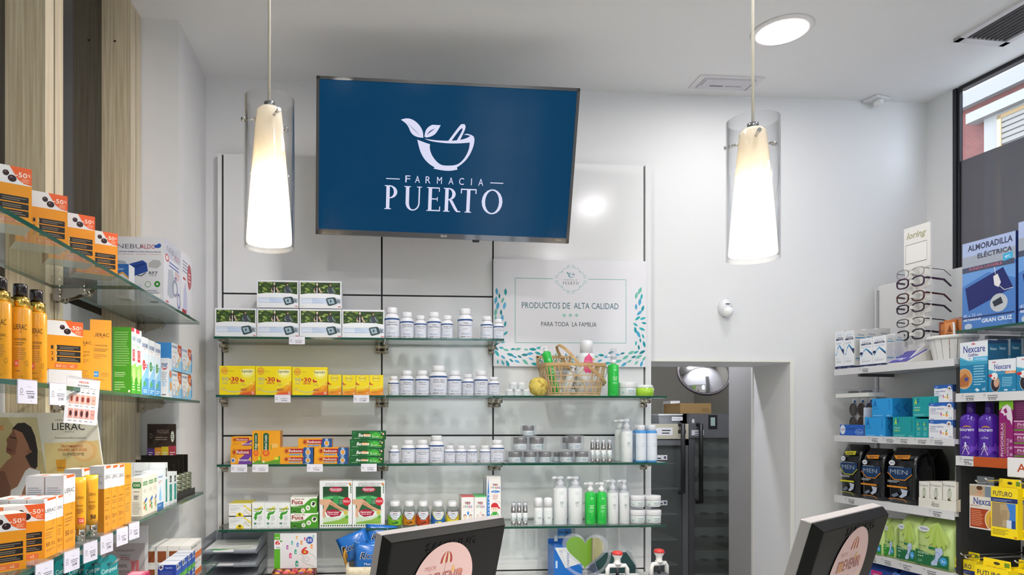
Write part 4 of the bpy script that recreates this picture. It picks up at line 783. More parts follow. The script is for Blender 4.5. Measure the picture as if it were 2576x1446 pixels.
# gummy jars
def gummy(u0, u1, vt, col, dark, txt, blob, label, y=2.832):
    A, B = bseg(u0, u1, y); r = (B.x-A.x)/2*.97; z = ZS[3]; h = at_y((u0+u1)/2, vt, y).z-z; o = tag(empty('gummy_jar', ((A.x+B.x)/2, y, z)), label, 'jar', 'clear jars of gummies on the lowest shelf'); hb = h*.82
    MB().lathe([(r*.9, 0), (r, .004), (r, hb*.74), (r*.93, hb*.86), (r*.72, hb*.96), (r*.62, hb)], 'jar plastic', 30).make('jar_body', o)
    MB().lathe([(r*.9, .003), (r*.95, .006), (r*.95, hb*.5), (r*.3, hb*.56)], blob, 20).make('gummies', o)['kind'] = 'stuff'
    MB().lathe([(r*.66, hb-.001), (r*.68, hb+.001), (r*.68, h-.003), (r*.62, h), (.0005, h)], 'white plastic', 30, wob=lambda a: .012*math.cos(15*a)).make('lid', o)
    ops = [('r', 0, 0, 1, .74, col), ('a', .5, .98, .27, .62, .22, .5, 180, 360, dark), ('r', .22, .70, .78, .99, '#dcdfe6'), ('a', .5, .98, .24, .55, 0, 0, 180, 360, '#dcdfe6'), ('t', .5, .86, .16, .09, 'neo', '#8a2040', 'k'), ('t', .5, .72, .26, .1, 'peques', '#4a90b0', 'b'), ('t', .5, .58, .2, .05, 'GUMMIES', '#2a7a4a', 'b'), ('t', .5, .42, .26, .055, txt, '#eef0e8', 'b'), ('e', .45, .18, .09, .09, dark), ('e', .56, .2, .07, .075, dark), ('e', .44, .2, .05, .045, col)]
    MB().print(Cyl(r, hb*.06, hb*.74, 3.6), ops).make('paper_label', o)
G = [((975, 1012), '#7ab82a', '#1c5a24', 'PROPOLIS', '#6a3020', 'green'), ((1012.5, 1046), '#c8841e', '#5a3010', 'JALEA', '#7a4a20', 'amber'), ((1046.5, 1081), '#b84a1e', '#5a1a10', 'PROBIOTIC', '#8a2a20', 'rusty red'), ((1084, 1119), '#1c62b0', '#d8cc30', 'OMEGA 3 DHA', '#c0a030', 'blue'), ((1121, 1155), '#dccb2a', '#8a4a14', 'VITAMINA C', '#c07020', 'yellow')]
for i, ((a, b), c1, c2, t, bl, nm) in enumerate(G):
    gummy(a, b, 1261+i*.2, c1, c2, t, bl, f'clear gummy jar with a {nm} label, front row')
    gummy(a+2+(-1 if i else 1.5), b-1, 1258, c1, c2, t, bl, f'clear gummy jar standing behind the {nm} labelled one', 2.905)
# children's cartons
def neo_box(cols):
    def fn(mb, w, h, d):
        ops = [('r', 0, .96, 1, 1, cols[0]), ('t', .5, .76, .42, .1, 'neo', '#8a2040', 'k')]
        for i, ch in enumerate('peques'): ops.append(('t', .2+i*.12, .64, .1, .085 if ch != 'p' else .09, ch, ('#d8742a', '#4a90b0', '#5aa83a', '#8a4a9a', '#c8303a', '#3a70c0')[i], 'b'))
        for x, hc, bc_ in ((.27, cols[1], cols[2]), (.72, cols[3], cols[4])): ops += [('e', x, .31, .12, .075, hc), ('e', x, .295, .1, .062, '#f0d8c8'), ('p', [(x-.06, .1), (x+.06, .1), (x+.05, .23), (x-.05, .23)], bc_), ('w', [(x-.05, .2), (x-.16, .12)], .012, h/w, '#555555'), ('w', [(x+.05, .2), (x+.16, .12)], .012, h/w, '#555555'), ('r', x-.045, .03, x-.025, .1, '#555555'), ('r', x+.025, .03, x+.045, .1, '#555555')]
        ops += [('e', .52, .42, .08, .06, cols[5]), ('o', .7, .52, .16, .07, .06, cols[0])]
        faces(mb, w, h, d, '#ecebea|r.4', ops, '#e2dedc', cols[0])
    return fn
n1 = neo_box(('#c8505a', '#6a3a24', '#e0d040', '#3a2a20', '#33333a', '#3a8ad8')); n2 = neo_box(('#5ab86a', '#c8c8c8', '#8ac0e8', '#5a2a20', '#8a2030', '#f0c8c8'))
bc('n1', 'carton', "white children's carton with a red edge and drawn kids, behind the big screen", 'box', 1161, 1192.5, 1247, 3, .05, n1, group="children's cartons"); bc('n2', 'carton', "white children's carton with a green edge and drawn kids, behind the big screen", 'box', 1193.5, 1223.5, 1247, 3, .05, n2, group="children's cartons")
bc('n1', 'carton', "white children's carton with a red edge, second row back", 'box', 1158, 1190, 1246, 3, .05, n1, 2.855, group="children's cartons"); bc('n2', 'carton', "white children's carton with a green edge, second row back", 'box', 1191, 1221, 1244, 3, .05, n2, 2.855, group="children's cartons")
def suero(mb, w, h, d):
    ops = [('p', [(0, 0), (.24, 0), (.2, .5), (.12, 1), (.02, .5)], '#2a7ac8'), ('t', .13, .45, .1, .42, 'suero+', '#eef2f6', 'vbs'), ('t', .62, .83, .36, .045, 'neo', '#8a2040', 'k')]
    for i, ch in enumerate('peques'): ops.append(('t', .34+i*.115, .77, .1, .045, ch, ('#d8742a', '#4a90b0', '#5aa83a', '#8a4a9a', '#c8303a', '#3a70c0')[i], 'b'))
    ops += [('e', .62, .69, .32, .025, '#2a7ac8'), ('t', .62, .69, .4, .022, 'suero +', '#eef2f6', 'b'), ('l', .42, .53, .82, .64, 5, '#c88a8a'), ('o', .74, .46, .18, .035, .1, '#c8505a'), ('e', .56, .35, .27, .085, '#f0d8c8'), ('p', [(.3, .37), (.82, .37), (.84, .41), (.7, .46), (.45, .46), (.32, .42)], '#c8242e'), ('p', [(.78, .36), (.94, .33), (.95, .36), (.82, .4)], '#c8242e'), ('e', .48, .34, .02, .012, '#333333'), ('e', .64, .34, .02, .012, '#333333'), ('p', [(.4, .1), (.75, .1), (.72, .25), (.85, .18), (.9, .2), (.72, .28), (.44, .28), (.25, .2), (.3, .17), (.43, .24)], '#3aa83a'), ('w', [(.9, .2), (1, .12)], .02, h/w, '#444444')]
    faces(mb, w, h, d, '#eceae8|r.4', ops, '#e2dedc', '#e6e2e0', lops=[('p', [(.2, 0), (.8, 0), (.6, .95), (.4, .95)], '#2a7ac8')])
bc('su', 'carton', "tall white children's rehydration carton with a blue wedge and boy in red cap", 'box', 1224.5, 1259.5, 1198, 3, .045, suero, group="children's cartons"); bc('su', 'carton', "tall white children's rehydration carton, the one behind the first", 'box', 1219.5, 1254.5, 1197, 3, .045, suero, 2.85, group="children's cartons")
# ---- price tags hooked on the shelf edges
def price(u, k, txt, label, w=.062, h=.026):
    x = at_y(u, PY, 2.765).x; o = tag(empty('price_tag', (x, 2.766, ZS[k]-.004)), label, 'price tag', 'price tags on the back shelves')
    mb = MB().box(-w/2, -.0022, -h, w/2, -.0006, .004, '#e6e4ee|r.25'); mb.print(Flat((-w/2, -.0022, -h), (w, 0, 0), (0, 0, h), (0, -1, 0)), [('t', .6, .28, .38, .24, txt, '#34343c', 'b'), ('l', .38, .5, .9, .7, 2, '#8a8a94'), ('l', .55, .82, .75, .88, 1, '#8a8a94'), ('o', .12, .66, .06, .13, .3, '#70707c'), ('r', .04, .4, .22, .45, '#9a9aa4')]); mb.make('ticket', o)
    MB().box(-w/2, -.002, .004, w/2, .012, .0055, 'clear plastic').make('clip', o)
for u, k, t, lb in ((747, 0, '39,95€', 'price tag on the top shelf under the monitor cartons'), (711, 1, '24,95€', 'price tag on the second shelf under the large yellow cartons'), (909, 1, '11,50€', 'price tag on the second shelf under the small yellow cartons'), (601.5, 2, '13,95€', 'price tag under the orange and purple cartons'), (655, 2, '15,95€', 'price tag under the upright orange cartons'), (792, 2, '7,95€', 'price tag under the flat orange and blue cartons'), (928, 2, '9,95€', 'price tag under the stack of green cartons')): price(u, k, t, lb)
# ---- cosmetics bay: tiny jars, sponge, basket, gel, cream, soap
TQ = ('#2a9a9a', '#5ab8b0')
def sprig(x0, y0, x1, y1, n, seed=1, sz=.03, a=1.0):
    r = random.Random(seed); o = []
    for i in range(n):
        x, y = r.uniform(x0, x1), r.uniform(y0, y1); q = r.uniform(-.6, .9); dx, dy = sz*math.cos(q), sz*math.sin(q)*a
        o.append(('p', [(x-dx, y-dy), (x-dy*.35/a, y+dx*.35*a), (x+dx, y+dy), (x+dy*.35/a, y-dx*.35*a)], TQ[i % 2]))
    return o
CG = 'white cosmetics with turquoise leaf print'
def jar(u0, u1, vt, z, label, y=2.825, lid='white plastic', silver=False, cover=False, tx='CREMA', acc=None, name='cream_jar'):
    A, B = bseg(u0, u1, y); wpx = B.x-A.x; zz = ZS[z] if isinstance(z, int) else z; h = at_y((u0+u1)/2, vt, y).z-zz; o = tag(empty(name, ((A.x+B.x)/2, y, zz)), label, 'jar', CG)
    r = wpx/2*(.86 if cover else .98); hb = h*(.93 if cover else 1); lh = hb*.52 if silver else hb*.6
    MB().lathe([(r*.9, .0006), (r*.98, .003), (r*.98, lh*.9), (r*.93, lh)], '#e4e8ea|r.25', 30).make('body', o)
    MB().lathe([(r*1.0, lh), (r*1.02, lh+.001), (r*1.02, hb-.003), (r*.97, hb-.0005), (.0005, hb)], '#8f8a8a|r.28|m.85' if silver else lid, 36).make('lid', o)
    ops = sprig(.14, .1, .32, .95, 12, 2, .03, 3)+[('t', .54, .62, .26, .22, tx, '#3a9aa8'), ('l', .44, .2, .66, .42, 2, '#9ab4ba')]+([('r', .7, .05, .76, .95, acc)] if acc else [])
    MB().print(Cyl(r*.985, .004, lh*.92, math.pi), ops).make('paper_label', o)
    if cover:
        c = wpx/2; mb = MB(); mb.box(-c, -c, .0004, c, c, h, 'clear plastic'); mb.make('clear_case', o)
    return o
for i, (u0, u1, vt) in enumerate(((1271.5, 1291, 979), (1292, 1310.5, 979), (1313.5, 1333, 979))): jar(u0, u1, vt, 1, ('tiny white jar beside the pill bottles, lower row', 'tiny white jar in the middle of the lower row', 'tiny white jar next to the sponge')[i], tx='CONTORNO')
for i, (u0, u1) in enumerate(((1280, 1300), (1301, 1320))): jar(u0, u1, 961.5, zv(978.7, 2.825), ('tiny white jar on the upper row nearer the pill bottles', 'tiny white jar on the upper row nearer the sponge')[i], tx='CONTORNO')
A, B = bseg(1329, 1379, 2.83); r_ = (B.x-A.x)/2; h_ = at_y(1355, 949, 2.83).z-ZS[1]
import mathutils
rings = []
for i in range(15):
    t = math.pi*i/14; ring = []
    for j in range(34):
        a = 2*math.pi*j/34; p = Vector((math.sin(t)*math.cos(a), math.sin(t)*math.sin(a), -math.cos(t))); k = 1+.09*mathutils.noise.noise(p*3.1)+.10*mathutils.noise.noise(p*7)
        ring.append((p.x*r_*k, p.y*r_*.85*k, max(0, h_/2+p.z*h_/2*k)))
    rings.append(ring)
tag(MB().loft(rings, 'sponge', cap=False).make('bath_sponge', None, ((A.x+B.x)/2, 2.825, ZS[1]), .4), 'yellow natural bath sponge leaning against the cane basket', 'sponge')
# cane basket
A, B = bseg(1359, 1517, 2.855); cx = (A.x+B.x)/2; W2 = (B.x-A.x)/2; H = at_y(1430, 917, 2.855).z-ZS[1]
bk = tag(empty('cane_basket', (cx, 2.858, ZS[1])), 'open weave cane basket of bath products with two hoop handles', 'basket')
def bkp(t, z):                               # rounded rectangle, wider at the rim
    k = .82+.18*z/H; a = 2*math.pi*t; c, s_ = math.cos(a), math.sin(a); e = .45
    return Vector((W2*k*math.copysign(abs(c)**e, c), .078*k*math.copysign(abs(s_)**e, s_), z))
mb = MB(); N_ = 26
def ribbon(mb, pts, nrm, w, mat, th=.0011):
    L = []
    for i, p in enumerate(pts):
        t = (pts[min(i+1, len(pts)-1)]-pts[max(i-1, 0)]).normalized(); n = nrm(p); s_ = t.cross(n).normalized()*w/2
        L.append([p-s_+n*th, p+s_+n*th, p+s_-n*th, p-s_-n*th])
    return mb.loft(L, mat, True, False)
out = lambda p: Vector((p.x/W2**2, p.y/.078**2, 0)).normalized()
for z in (.012, .036, .060, .084): ribbon(mb, [bkp(i/72, z)+out(bkp(i/72, z))*.0008 for i in range(73)], out, .0042, 'cane')
for sgn in (1, -1):
    for q in range(N_):
        ribbon(mb, [bkp(q/N_+sgn*.030*(z/H), z) for z in (.002, H*.25, H*.5, H*.75, H)], out, .0036, 'cane')
mb.make('woven_sides', bk)
mb = MB()
for z in (H-.004,):
    ribbon(mb, [bkp(i/72, H)*1.0+Vector((0, 0, z-H)) for i in range(73)], out, .013, 'bamboo', .0026)
mb.make('rim', bk); mb = MB(); ribbon(mb, [bkp(i/72, .004) for i in range(73)], out, .006, 'cane', .002); mb.prism([(bkp(i/40, .002).x, bkp(i/40, .002).y) for i in range(40)], .0005, .002, 'cane', 'z'); mb.make('base', bk)
for nm, fy, tl, (ax, bx_) in (('back', .06, 1.15, (0, 0)), ('front', -.082, -.25, (0, 0))):
    pts = []
    for i in range(25):                      # hoop pivoted on the long sides, tipped to one side
        a = math.pi*i/24; pts.append(Vector((0, .08*math.cos(a), .118*math.sin(a)**.8)))
    ang = math.radians(-38 if nm == 'back' else 127)
    R3 = Matrix.Rotation(ang, 3, 'Y'); piv = Vector(((.014 if nm == 'back' else .045), 0, H-.012)); pts = [R3 @ p+piv for p in pts]
    mb = MB(); ribbon(mb, pts, lambda p, R3=R3, piv=piv: (p-piv).normalized() if (p-piv).length > .03 else Vector((0, math.copysign(1, p.y), 0)), .012, 'bamboo', .0016)
    hd = mb.make('handle', bk); 
    for sy in (-1, 1): MB().lathe([(.0045, 0), (.0045, .002), (.001, .003)], '#b89448|r.3|m1', 12).make('rivet', hd, piv+Vector((0, sy*.0815, 0)), (math.pi/2*sy, 0, 0))
mb = MB(); q = []
mb.box(-W2*.98, .072, H, W2*.1, .077, H+.04, 'cane'); mb2 = MB()
for z in (.036,): mb2.box(-W2*.98, .068, H+.034, W2*.12, .08, H+.044, 'bamboo')
for x in (-W2*.97, W2*.1): mb2.box(x, .068, H-.002, x+.008, .08, H+.04, 'bamboo')
for i in range(12):
    x = -W2*.95+i*W2*1.04/12; mb2.tube([(x, .074, H), (x+.014, .074, H+.036)], .0016, 'cane', 5).tube([(x+.014, .074, H), (x, .074, H+.036)], .0016, 'cane', 5)
mb2.make('lid', bk)
# bottles: generic pump / spray / tube builders
def pump_bottle(name, label, u0, u1, vtop, vbody, z, body, pump='white plastic', ops=(), y=2.83, group=CG, side=1, tilt=0, loc=None, arc=math.pi, case=False, sq=1):
    if loc is None:
        A, B = bseg(u0, u1, y); r = (B.x-A.x)/2*.97; zz = ZS[z] if isinstance(z, int) else z; uc = (u0+u1)/2; hb = at_y(uc, vbody, y).z-zz; h = at_y(uc, vtop, y).z-zz; loc = ((A.x+B.x)/2, y, zz)
    else: r, hb, h = u0, u1, vtop
    o = tag(empty(name, loc), label, 'bottle', group); o.rotation_euler = tilt if isinstance(tilt, tuple) else (0, 0, 0)
    MB().lathe([(r*.92, 0), (r, .003), (r, hb-.006), (r*.93, hb-.002), (r*.7, hb), (r*.45, hb+.004)], body, 30, sq=sq).make('body', o)
    if h-hb > .012:
        e = h-hb; mb = MB().lathe([(r*.5, hb+.002), (r*.52, hb+e*.45), (r*.3, hb+e*.5), (r*.26, hb+e*.72)], pump, 24)
        mb.rbox(-r*.5, -r*.4, hb+e*.72, r*.5, r*.4, h, pump, r*.3); mb.tube([(-side*r*.3, 0, hb+e*.86), (-side*r*1.0, 0, hb+e*.86), (-side*r*1.12, 0, hb+e*.74)], r*.2, pump, 8); mb.make('pump', o)
        if case: MB().lathe([(r*1.0, hb*.96), (r*.72, hb+e*.5), (r*.66, h+.001), (.001, h+.002)], 'clear plastic', 20).make('shrink_wrap', o)
    if ops: MB().print(Cyl(r, hb*.02, hb*.97, arc), ops).make('printed_label', o)
    return o
WB = '#e6e9ec|r.28'; AL = '#28c048|r.12|c.6'
aloe_ops = [('e', .5, .84, .09, .03, '#8ae09a'), ('t', .5, .6, .26, .05, 'ALOE', '#d8f4d8', 'b'), ('t', .5, .53, .26, .05, 'VERA', '#d8f4d8', 'b'), ('l', .36, .38, .64, .46, 3, '#8ae09a')]+[(o[0], o[1], '#a8ecb4') for o in sprig(.1, .04, .9, .14, 26, 4, .02, .25)]
milk_ops = [('o', .5, .86, .1, .05, .08, '#9ac4c4'), ('t', .5, .86, .1, .03, 'PUERTO', '#8aa4aa'), ('l', .42, .55, .62, .64, 3, '#6a8a8e'), ('l', .44, .48, .6, .53, 2, '#a4b8ba')]+sprig(.06, .1, .22, .55, 38, 6, .022, .3)+sprig(.05, .03, .95, .11, 40, 7, .02, .28)
o = pump_bottle('gel_bottle', 'clear green aloe gel bottle standing alone beside the cane basket', 1529, 1556.5, 892, 917, 1, AL, ops=aloe_ops, y=2.83); o.children[1].name = 'cap'
MB().lathe([(.0135, .154), (.0135, .196), (.012, .198), (.0005, .198)], 'clear plastic', 20).make('clear_cap', o)
jar(1557.5, 1599, 961, 1, 'wide white foot cream jar beside the green aloe bottle', tx='CREMA PIES')
A, B = bseg(1600, 1643, 2.83); r_ = (B.x-A.x)/2; h_ = at_y(1620, 968.5, 2.83).z-ZS[1]
so = tag(empty('soap_tub', ((A.x+B.x)/2, 2.83, ZS[1])), 'round lime green soap with white top at the shelf end', 'soap')
MB().lathe([(r_*.93, 0), (r_, h_*.3), (r_, h_*.72)], '#a8d83a|r.15|c.5', 28).make('body', so); MB().lathe([(r_*.995, h_*.7), (r_*.9, h_*.9), (r_*.82, h_), (.0005, h_*1.01)], '#e2e8e4|r.3', 28, wob=lambda a: .012*math.cos(9*a)).make('lid', so)
# things in the basket
BX = lambda u: at_y(u, PY, 2.86).x
zb = ZS[1]+.004
pump_bottle('gel_bottle', 'green gel bottle with white pump tilted in the cane basket', .0185, .185, .208, 0, 0, AL, ops=aloe_ops, loc=(BX(1398), 2.85, zb), tilt=(0, -.24, 0), group=CG)
o = tag(empty('shampoo_bottle', (BX(1471), 2.868, zb)), 'big white bottle with a pink label standing in the cane basket', 'bottle', CG); o.rotation_euler = (0, .05, 0)
MB().lathe([(.033, 0), (.037, .004), (.0385, .06), (.0385, .16), (.034, .172), (.025, .178)], WB, 32).make('body', o); MB().lathe([(.026, .178), (.026, .215), (.0235, .228), (.019, .231), (.0005, .231)], 'white plastic', 28).make('cap', o)
pk = [(.5+.17*(1+.09*math.cos(8*a))*math.cos(a), .48+.33*(1+.09*math.cos(6*a))*math.sin(a)) for a in [2*math.pi*i/60 for i in range(60)]]
MB().print(Cyl(.0387, .075, .185, 3.4), [('p', pk, '#e85a8a'), ('p', [(.42, .75), (.5, .92), (.58, .75)], '#e85a8a'), ('p', [(.66, .72), (.68, .78), (.70, .72), (.75, .7), (.70, .67), (.68, .6), (.66, .67), (.61, .7)], '#f0d050'), ('t', .5, .6, .2, .05, 'gel de baño', '#f6d8e2', 'i'), ('t', .5, .48, .22, .06, 'energizante', '#f6e8ee', 'bi'), ('t', .5, .4, .14, .06, 'y frutas', '#f6e8ee', 'bi'), ('l', .38, .3, .62, .34, 1, '#f6d8e2')]).make('paper_label', o)
o = pump_bottle('pump_bottle', 'white pump bottle lying between the handle and the pink labelled bottle', .018, .10, .13, 0, 0, WB, loc=(BX(1424), 2.875, zb), tilt=(0, .30, 0), group=CG)
o = tag(empty('lotion_tube', (BX(1489), 2.85, zb)), 'white tube leaning out of the basket beside the front handle', 'tube', CG); o.rotation_euler = (0, .40, 0)
MB().lathe([(.018, 0), (.0205, .01), (.0205, .11), (.019, .122), (.0005, .124)], WB, 24).make('body', o); MB().print(Cyl(.0206, .01, .1, 3), sprig(.1, .5, .9, .95, 30, 9, .03, .3)).make('printed_label', o)
# third shelf creams in clear cases
CL = [((1276, 1315, 1133.5), 2, 'bottom row beside the pill bottles', '#2a9a8a'), ((1315.5, 1352, 1133.5), 2, 'bottom row, second from the pill bottles', '#3a8a9a'), ((1352.5, 1389, 1133.5), 2, 'bottom row, third from the pill bottles', '#2a9a8a'), ((1289, 1328, 1097), zv(1133, 2.83), 'second row nearer the pill bottles', None), ((1329.5, 1370, 1097), zv(1133, 2.83), 'second row farther from the pill bottles', '#2a9a8a'), ((1312, 1345.5, 1068), zv(1096.6, 2.83), 'alone on the very top of the stack', '#2a9aa0'),
      ((1406, 1443, 1133.5), 2, 'bottom row of smaller stack, blue stripe', '#2a72b8'), ((1443.5, 1482, 1133.5), 2, 'bottom row of smaller stack beside silver serums', None), ((1427, 1464, 1094.5), zv(1133, 2.83), 'top of the smaller stack', None)]
for (u0, u1, vt), z, wd, ac in CL: jar(u0, u1, vt, z, 'silver lidded cream jar in clear case, '+wd, 2.83, silver=True, cover=True, acc=ac)
jar(1391, 1412, 1135, 2, 'silver lidded cream jar in a clear case, at the back of the smaller stack', 2.87, silver=True, cover=True); jar(1413, 1436, 1097, zv(1133, 2.83)+.002, 'silver lidded cream jar behind the top one of the smaller stack', 2.885, silver=True, cover=True)
def serum(u0, u1, vt, k, label, y=2.825):
    A, B = bseg(u0, u1, y); r = (B.x-A.x)/2; z = ZS[k]; h = at_y((u0+u1)/2, vt, y).z-z; q = r*.78; o = tag(empty('serum_bottle', ((A.x+B.x)/2, y, z)), label, 'bottle', CG)
    MB().lathe([(q*.95, 0), (q, .002), (q, h*.14)], '#a9a6a6|r.25|m.9', 24).lathe([(q, h*.52), (q*1.02, h*.525), (q*1.02, h*.66), (q*.85, h*.68), (q*.85, h*.82), (q*.8, h*.83)], '#a39e9e|r.22|m.9', 24).make('metal_collar', o)
    MB().lathe([(q*.99, h*.14), (q*.99, h*.52)], WB, 24).make('body', o); MB().lathe([(q*.7, h*.82), (q*.7, h*.93), (q*.6, h*.95), (.0005, h*.955)], 'white plastic', 20).make('nozzle', o)
    MB().lathe([(q*.93, h*.68), (q*.93, h), (.0005, h+.0005)], 'clear plastic', 20).make('clear_cap', o); MB().print(Cyl(q, h*.15, h*.51, math.pi), sprig(.1, .1, .35, .9, 10, 11, .05, 1.2)+[('e', .55, .75, .1, .07, '#b4cfd0'), ('l', .42, .3, .7, .5, 3, '#8aaeb2')]).make('printed_label', o)
for i, (a, b) in enumerate(((1484, 1496), (1495.5, 1510), (1510.5, 1525.5), (1526, 1540.5))): serum(a, b, 1103+i*.3, 2, ('first', 'second', 'third', 'fourth')[i]+' silver serum bottle counting from the cream jars on the third shelf')
for i, (a, b) in enumerate(((1284, 1299), (1298.5, 1313), (1313.5, 1328.5))): serum(a, b, 1262, 3, ('silver serum bottle nearest the drawn boy carton', 'middle one of three silver serum bottles on the lowest shelf', 'silver serum bottle nearest the roll-on bottles')[i])
pump_bottle('pump_bottle', 'large white pump bottle in front, beside the blue bottles on the third shelf', 1562, 1591, 1053.5, 1081, 2, WB, ops=milk_ops, case=True)
pump_bottle('pump_bottle', 'large white pump bottle behind its twin on the third shelf', 1546.5, 1574, 1055, 1081, 2, WB, ops=milk_ops, y=2.90)
BL = '#4a9ae0|r.12|c.5'
tonic = [('r', 0, .0, 1, .97, '#e0e6f0')]+sprig(.08, .08, .3, .6, 26, 12, .03, .3)+sprig(.05, .0, .95, .08, 26, 14, .03, .3)+[('o', .55, .84, .1, .05, .1, '#b4cfd8'), ('t', .55, .6, .2, .03, 'TÓNICO', '#7a9aa8'), ('l', .45, .5, .66, .56, 2, '#a4b8c4')]
def tonicb(u0, u1, y, label):
    A, B = bseg(u0, u1, y); r = (B.x-A.x)/2*.98; z = ZS[2]; h = at_y((u0+u1)/2, 1068.5, y).z-z; hb = h*.84; o = tag(empty('tonic_bottle', ((A.x+B.x)/2, y, z)), label, 'bottle', CG)
    MB().lathe([(r*.94, 0), (r, .003), (r, hb*.965), (r*.9, hb), (r*.6, hb+.002)], BL, 28).make('body', o); MB().lathe([(r*.74, hb-.002), (r*.74, h-.002), (r*.68, h), (.0005, h)], 'white plastic', 24).make('cap', o); MB().print(Cyl(r, hb*.05, hb*.95, 2.9), tonic).make('printed_label', o)
for a, b, y, l in ((1599, 1625, 2.82, 'blue and white tonic bottle in front, nearer the pump bottles'), (1626, 1652, 2.82, 'blue and white tonic bottle in front at the shelf end'), (1592, 1614, 2.89, 'blue and white tonic bottle behind, nearer the pump bottles'), (1619, 1643, 2.89, 'blue and white tonic bottle behind at the shelf end')): tonicb(a, b, y, l)
# lowest shelf cosmetics
for a, b, l in ((1343, 1365, 'white roll-on bottle nearer the silver serums'), (1367, 1389.5, 'white roll-on bottle nearer the tall pump bottles')):
    A, B = bseg(a, b, 2.82); r = (B.x-A.x)/2*.97; z = ZS[3]; h = at_y(a, 1251, 2.82).z-z; o = tag(empty('roll_on_bottle', ((A.x+B.x)/2, 2.82, z)), l, 'bottle', CG)
    MB().lathe([(r*.92, 0), (r, .003), (r, h*.62), (r*.95, h*.635)], WB, 26).make('body', o); MB().lathe([(r*.97, h*.64), (r*.97, h*.9), (r*.85, h*.97), (r*.5, h), (.0005, h)], 'white plastic', 26).make('cap', o)
    MB().print(Cyl(r, .002, h*.6, 3), [('o', .5, .75, .16, .1, .08, '#9ac4c4'), ('l', .4, .36, .66, .5, 2, '#7a9a9e')]+sprig(.08, .1, .22, .6, 12, 21, .04, .5)+sprig(.05, .03, .95, .12, 22, 22, .03, .4)).make('printed_label', o)
for a, b, l in ((1391.5, 1426, 'tall white pump bottle beside the roll-on bottles'), (1428.5, 1465, 'tall white pump bottle beside the green aloe pair')): pump_bottle('pump_bottle', l, a, b, 1197.5, 1223, 3, WB, ops=milk_ops, case=True, y=2.825)
for a, b, l in ((1471, 1498.5, 'green aloe pump bottle nearer the tall white pumps on the lowest shelf'), (1499, 1526, 'green aloe pump bottle nearer the slim white pumps on the lowest shelf')): pump_bottle('gel_bottle', l, a, b, 1212.5, 1238, 3, AL, ops=aloe_ops, y=2.82)
for a, b, y, l in ((1527, 1555, 2.82, 'slim white pump bottle beside the green aloe pair'), (1556.5, 1582.5, 2.82, 'slim white pump bottle beside the stacked cream jars'), (1519, 1545, 2.885, 'slim white pump bottle half hidden behind the green aloe'), (1549, 1573, 2.885, 'slim white pump bottle half hidden behind its twin')): pump_bottle('pump_bottle', l, a, b, 1206 if y < 2.85 else 1205, 1235, 3, WB, ops=milk_ops, y=y, case=y < 2.85)
for a, b, vt, z, y, l in ((1583, 1621.5, 1281, 3, 2.832, 'white foot cream jar, bottom of the stack by the slim pumps'), (1622, 1662, 1281, 3, 2.832, 'white foot cream jar, bottom of the stack at the shelf end'), (1583.5, 1621, 1245, zv(1280.6, 2.832)+.0004, 2.832, 'white foot cream jar, top of the stack by the slim pumps'), (1622.5, 1661, 1245, zv(1280.6, 2.832)+.0004, 2.832, 'white foot cream jar, top of the stack at the shelf end'), (1578, 1610, 1282, 3, 2.91, 'white foot cream jar, hindmost bottom one by the slim pumps'), (1614, 1648, 1282, 3, 2.91, 'white foot cream jar, hindmost bottom one at the shelf end'), (1578, 1610, 1245, zv(1281.6, 2.91)+.0004, 2.91, 'white foot cream jar, hindmost top one by the slim pumps'), (1614, 1648, 1245, zv(1281.6, 2.91)+.0004, 2.91, 'white foot cream jar, hindmost top one at the shelf end')): jar(a, b, vt, z, l, y, tx='CREMA PIES')
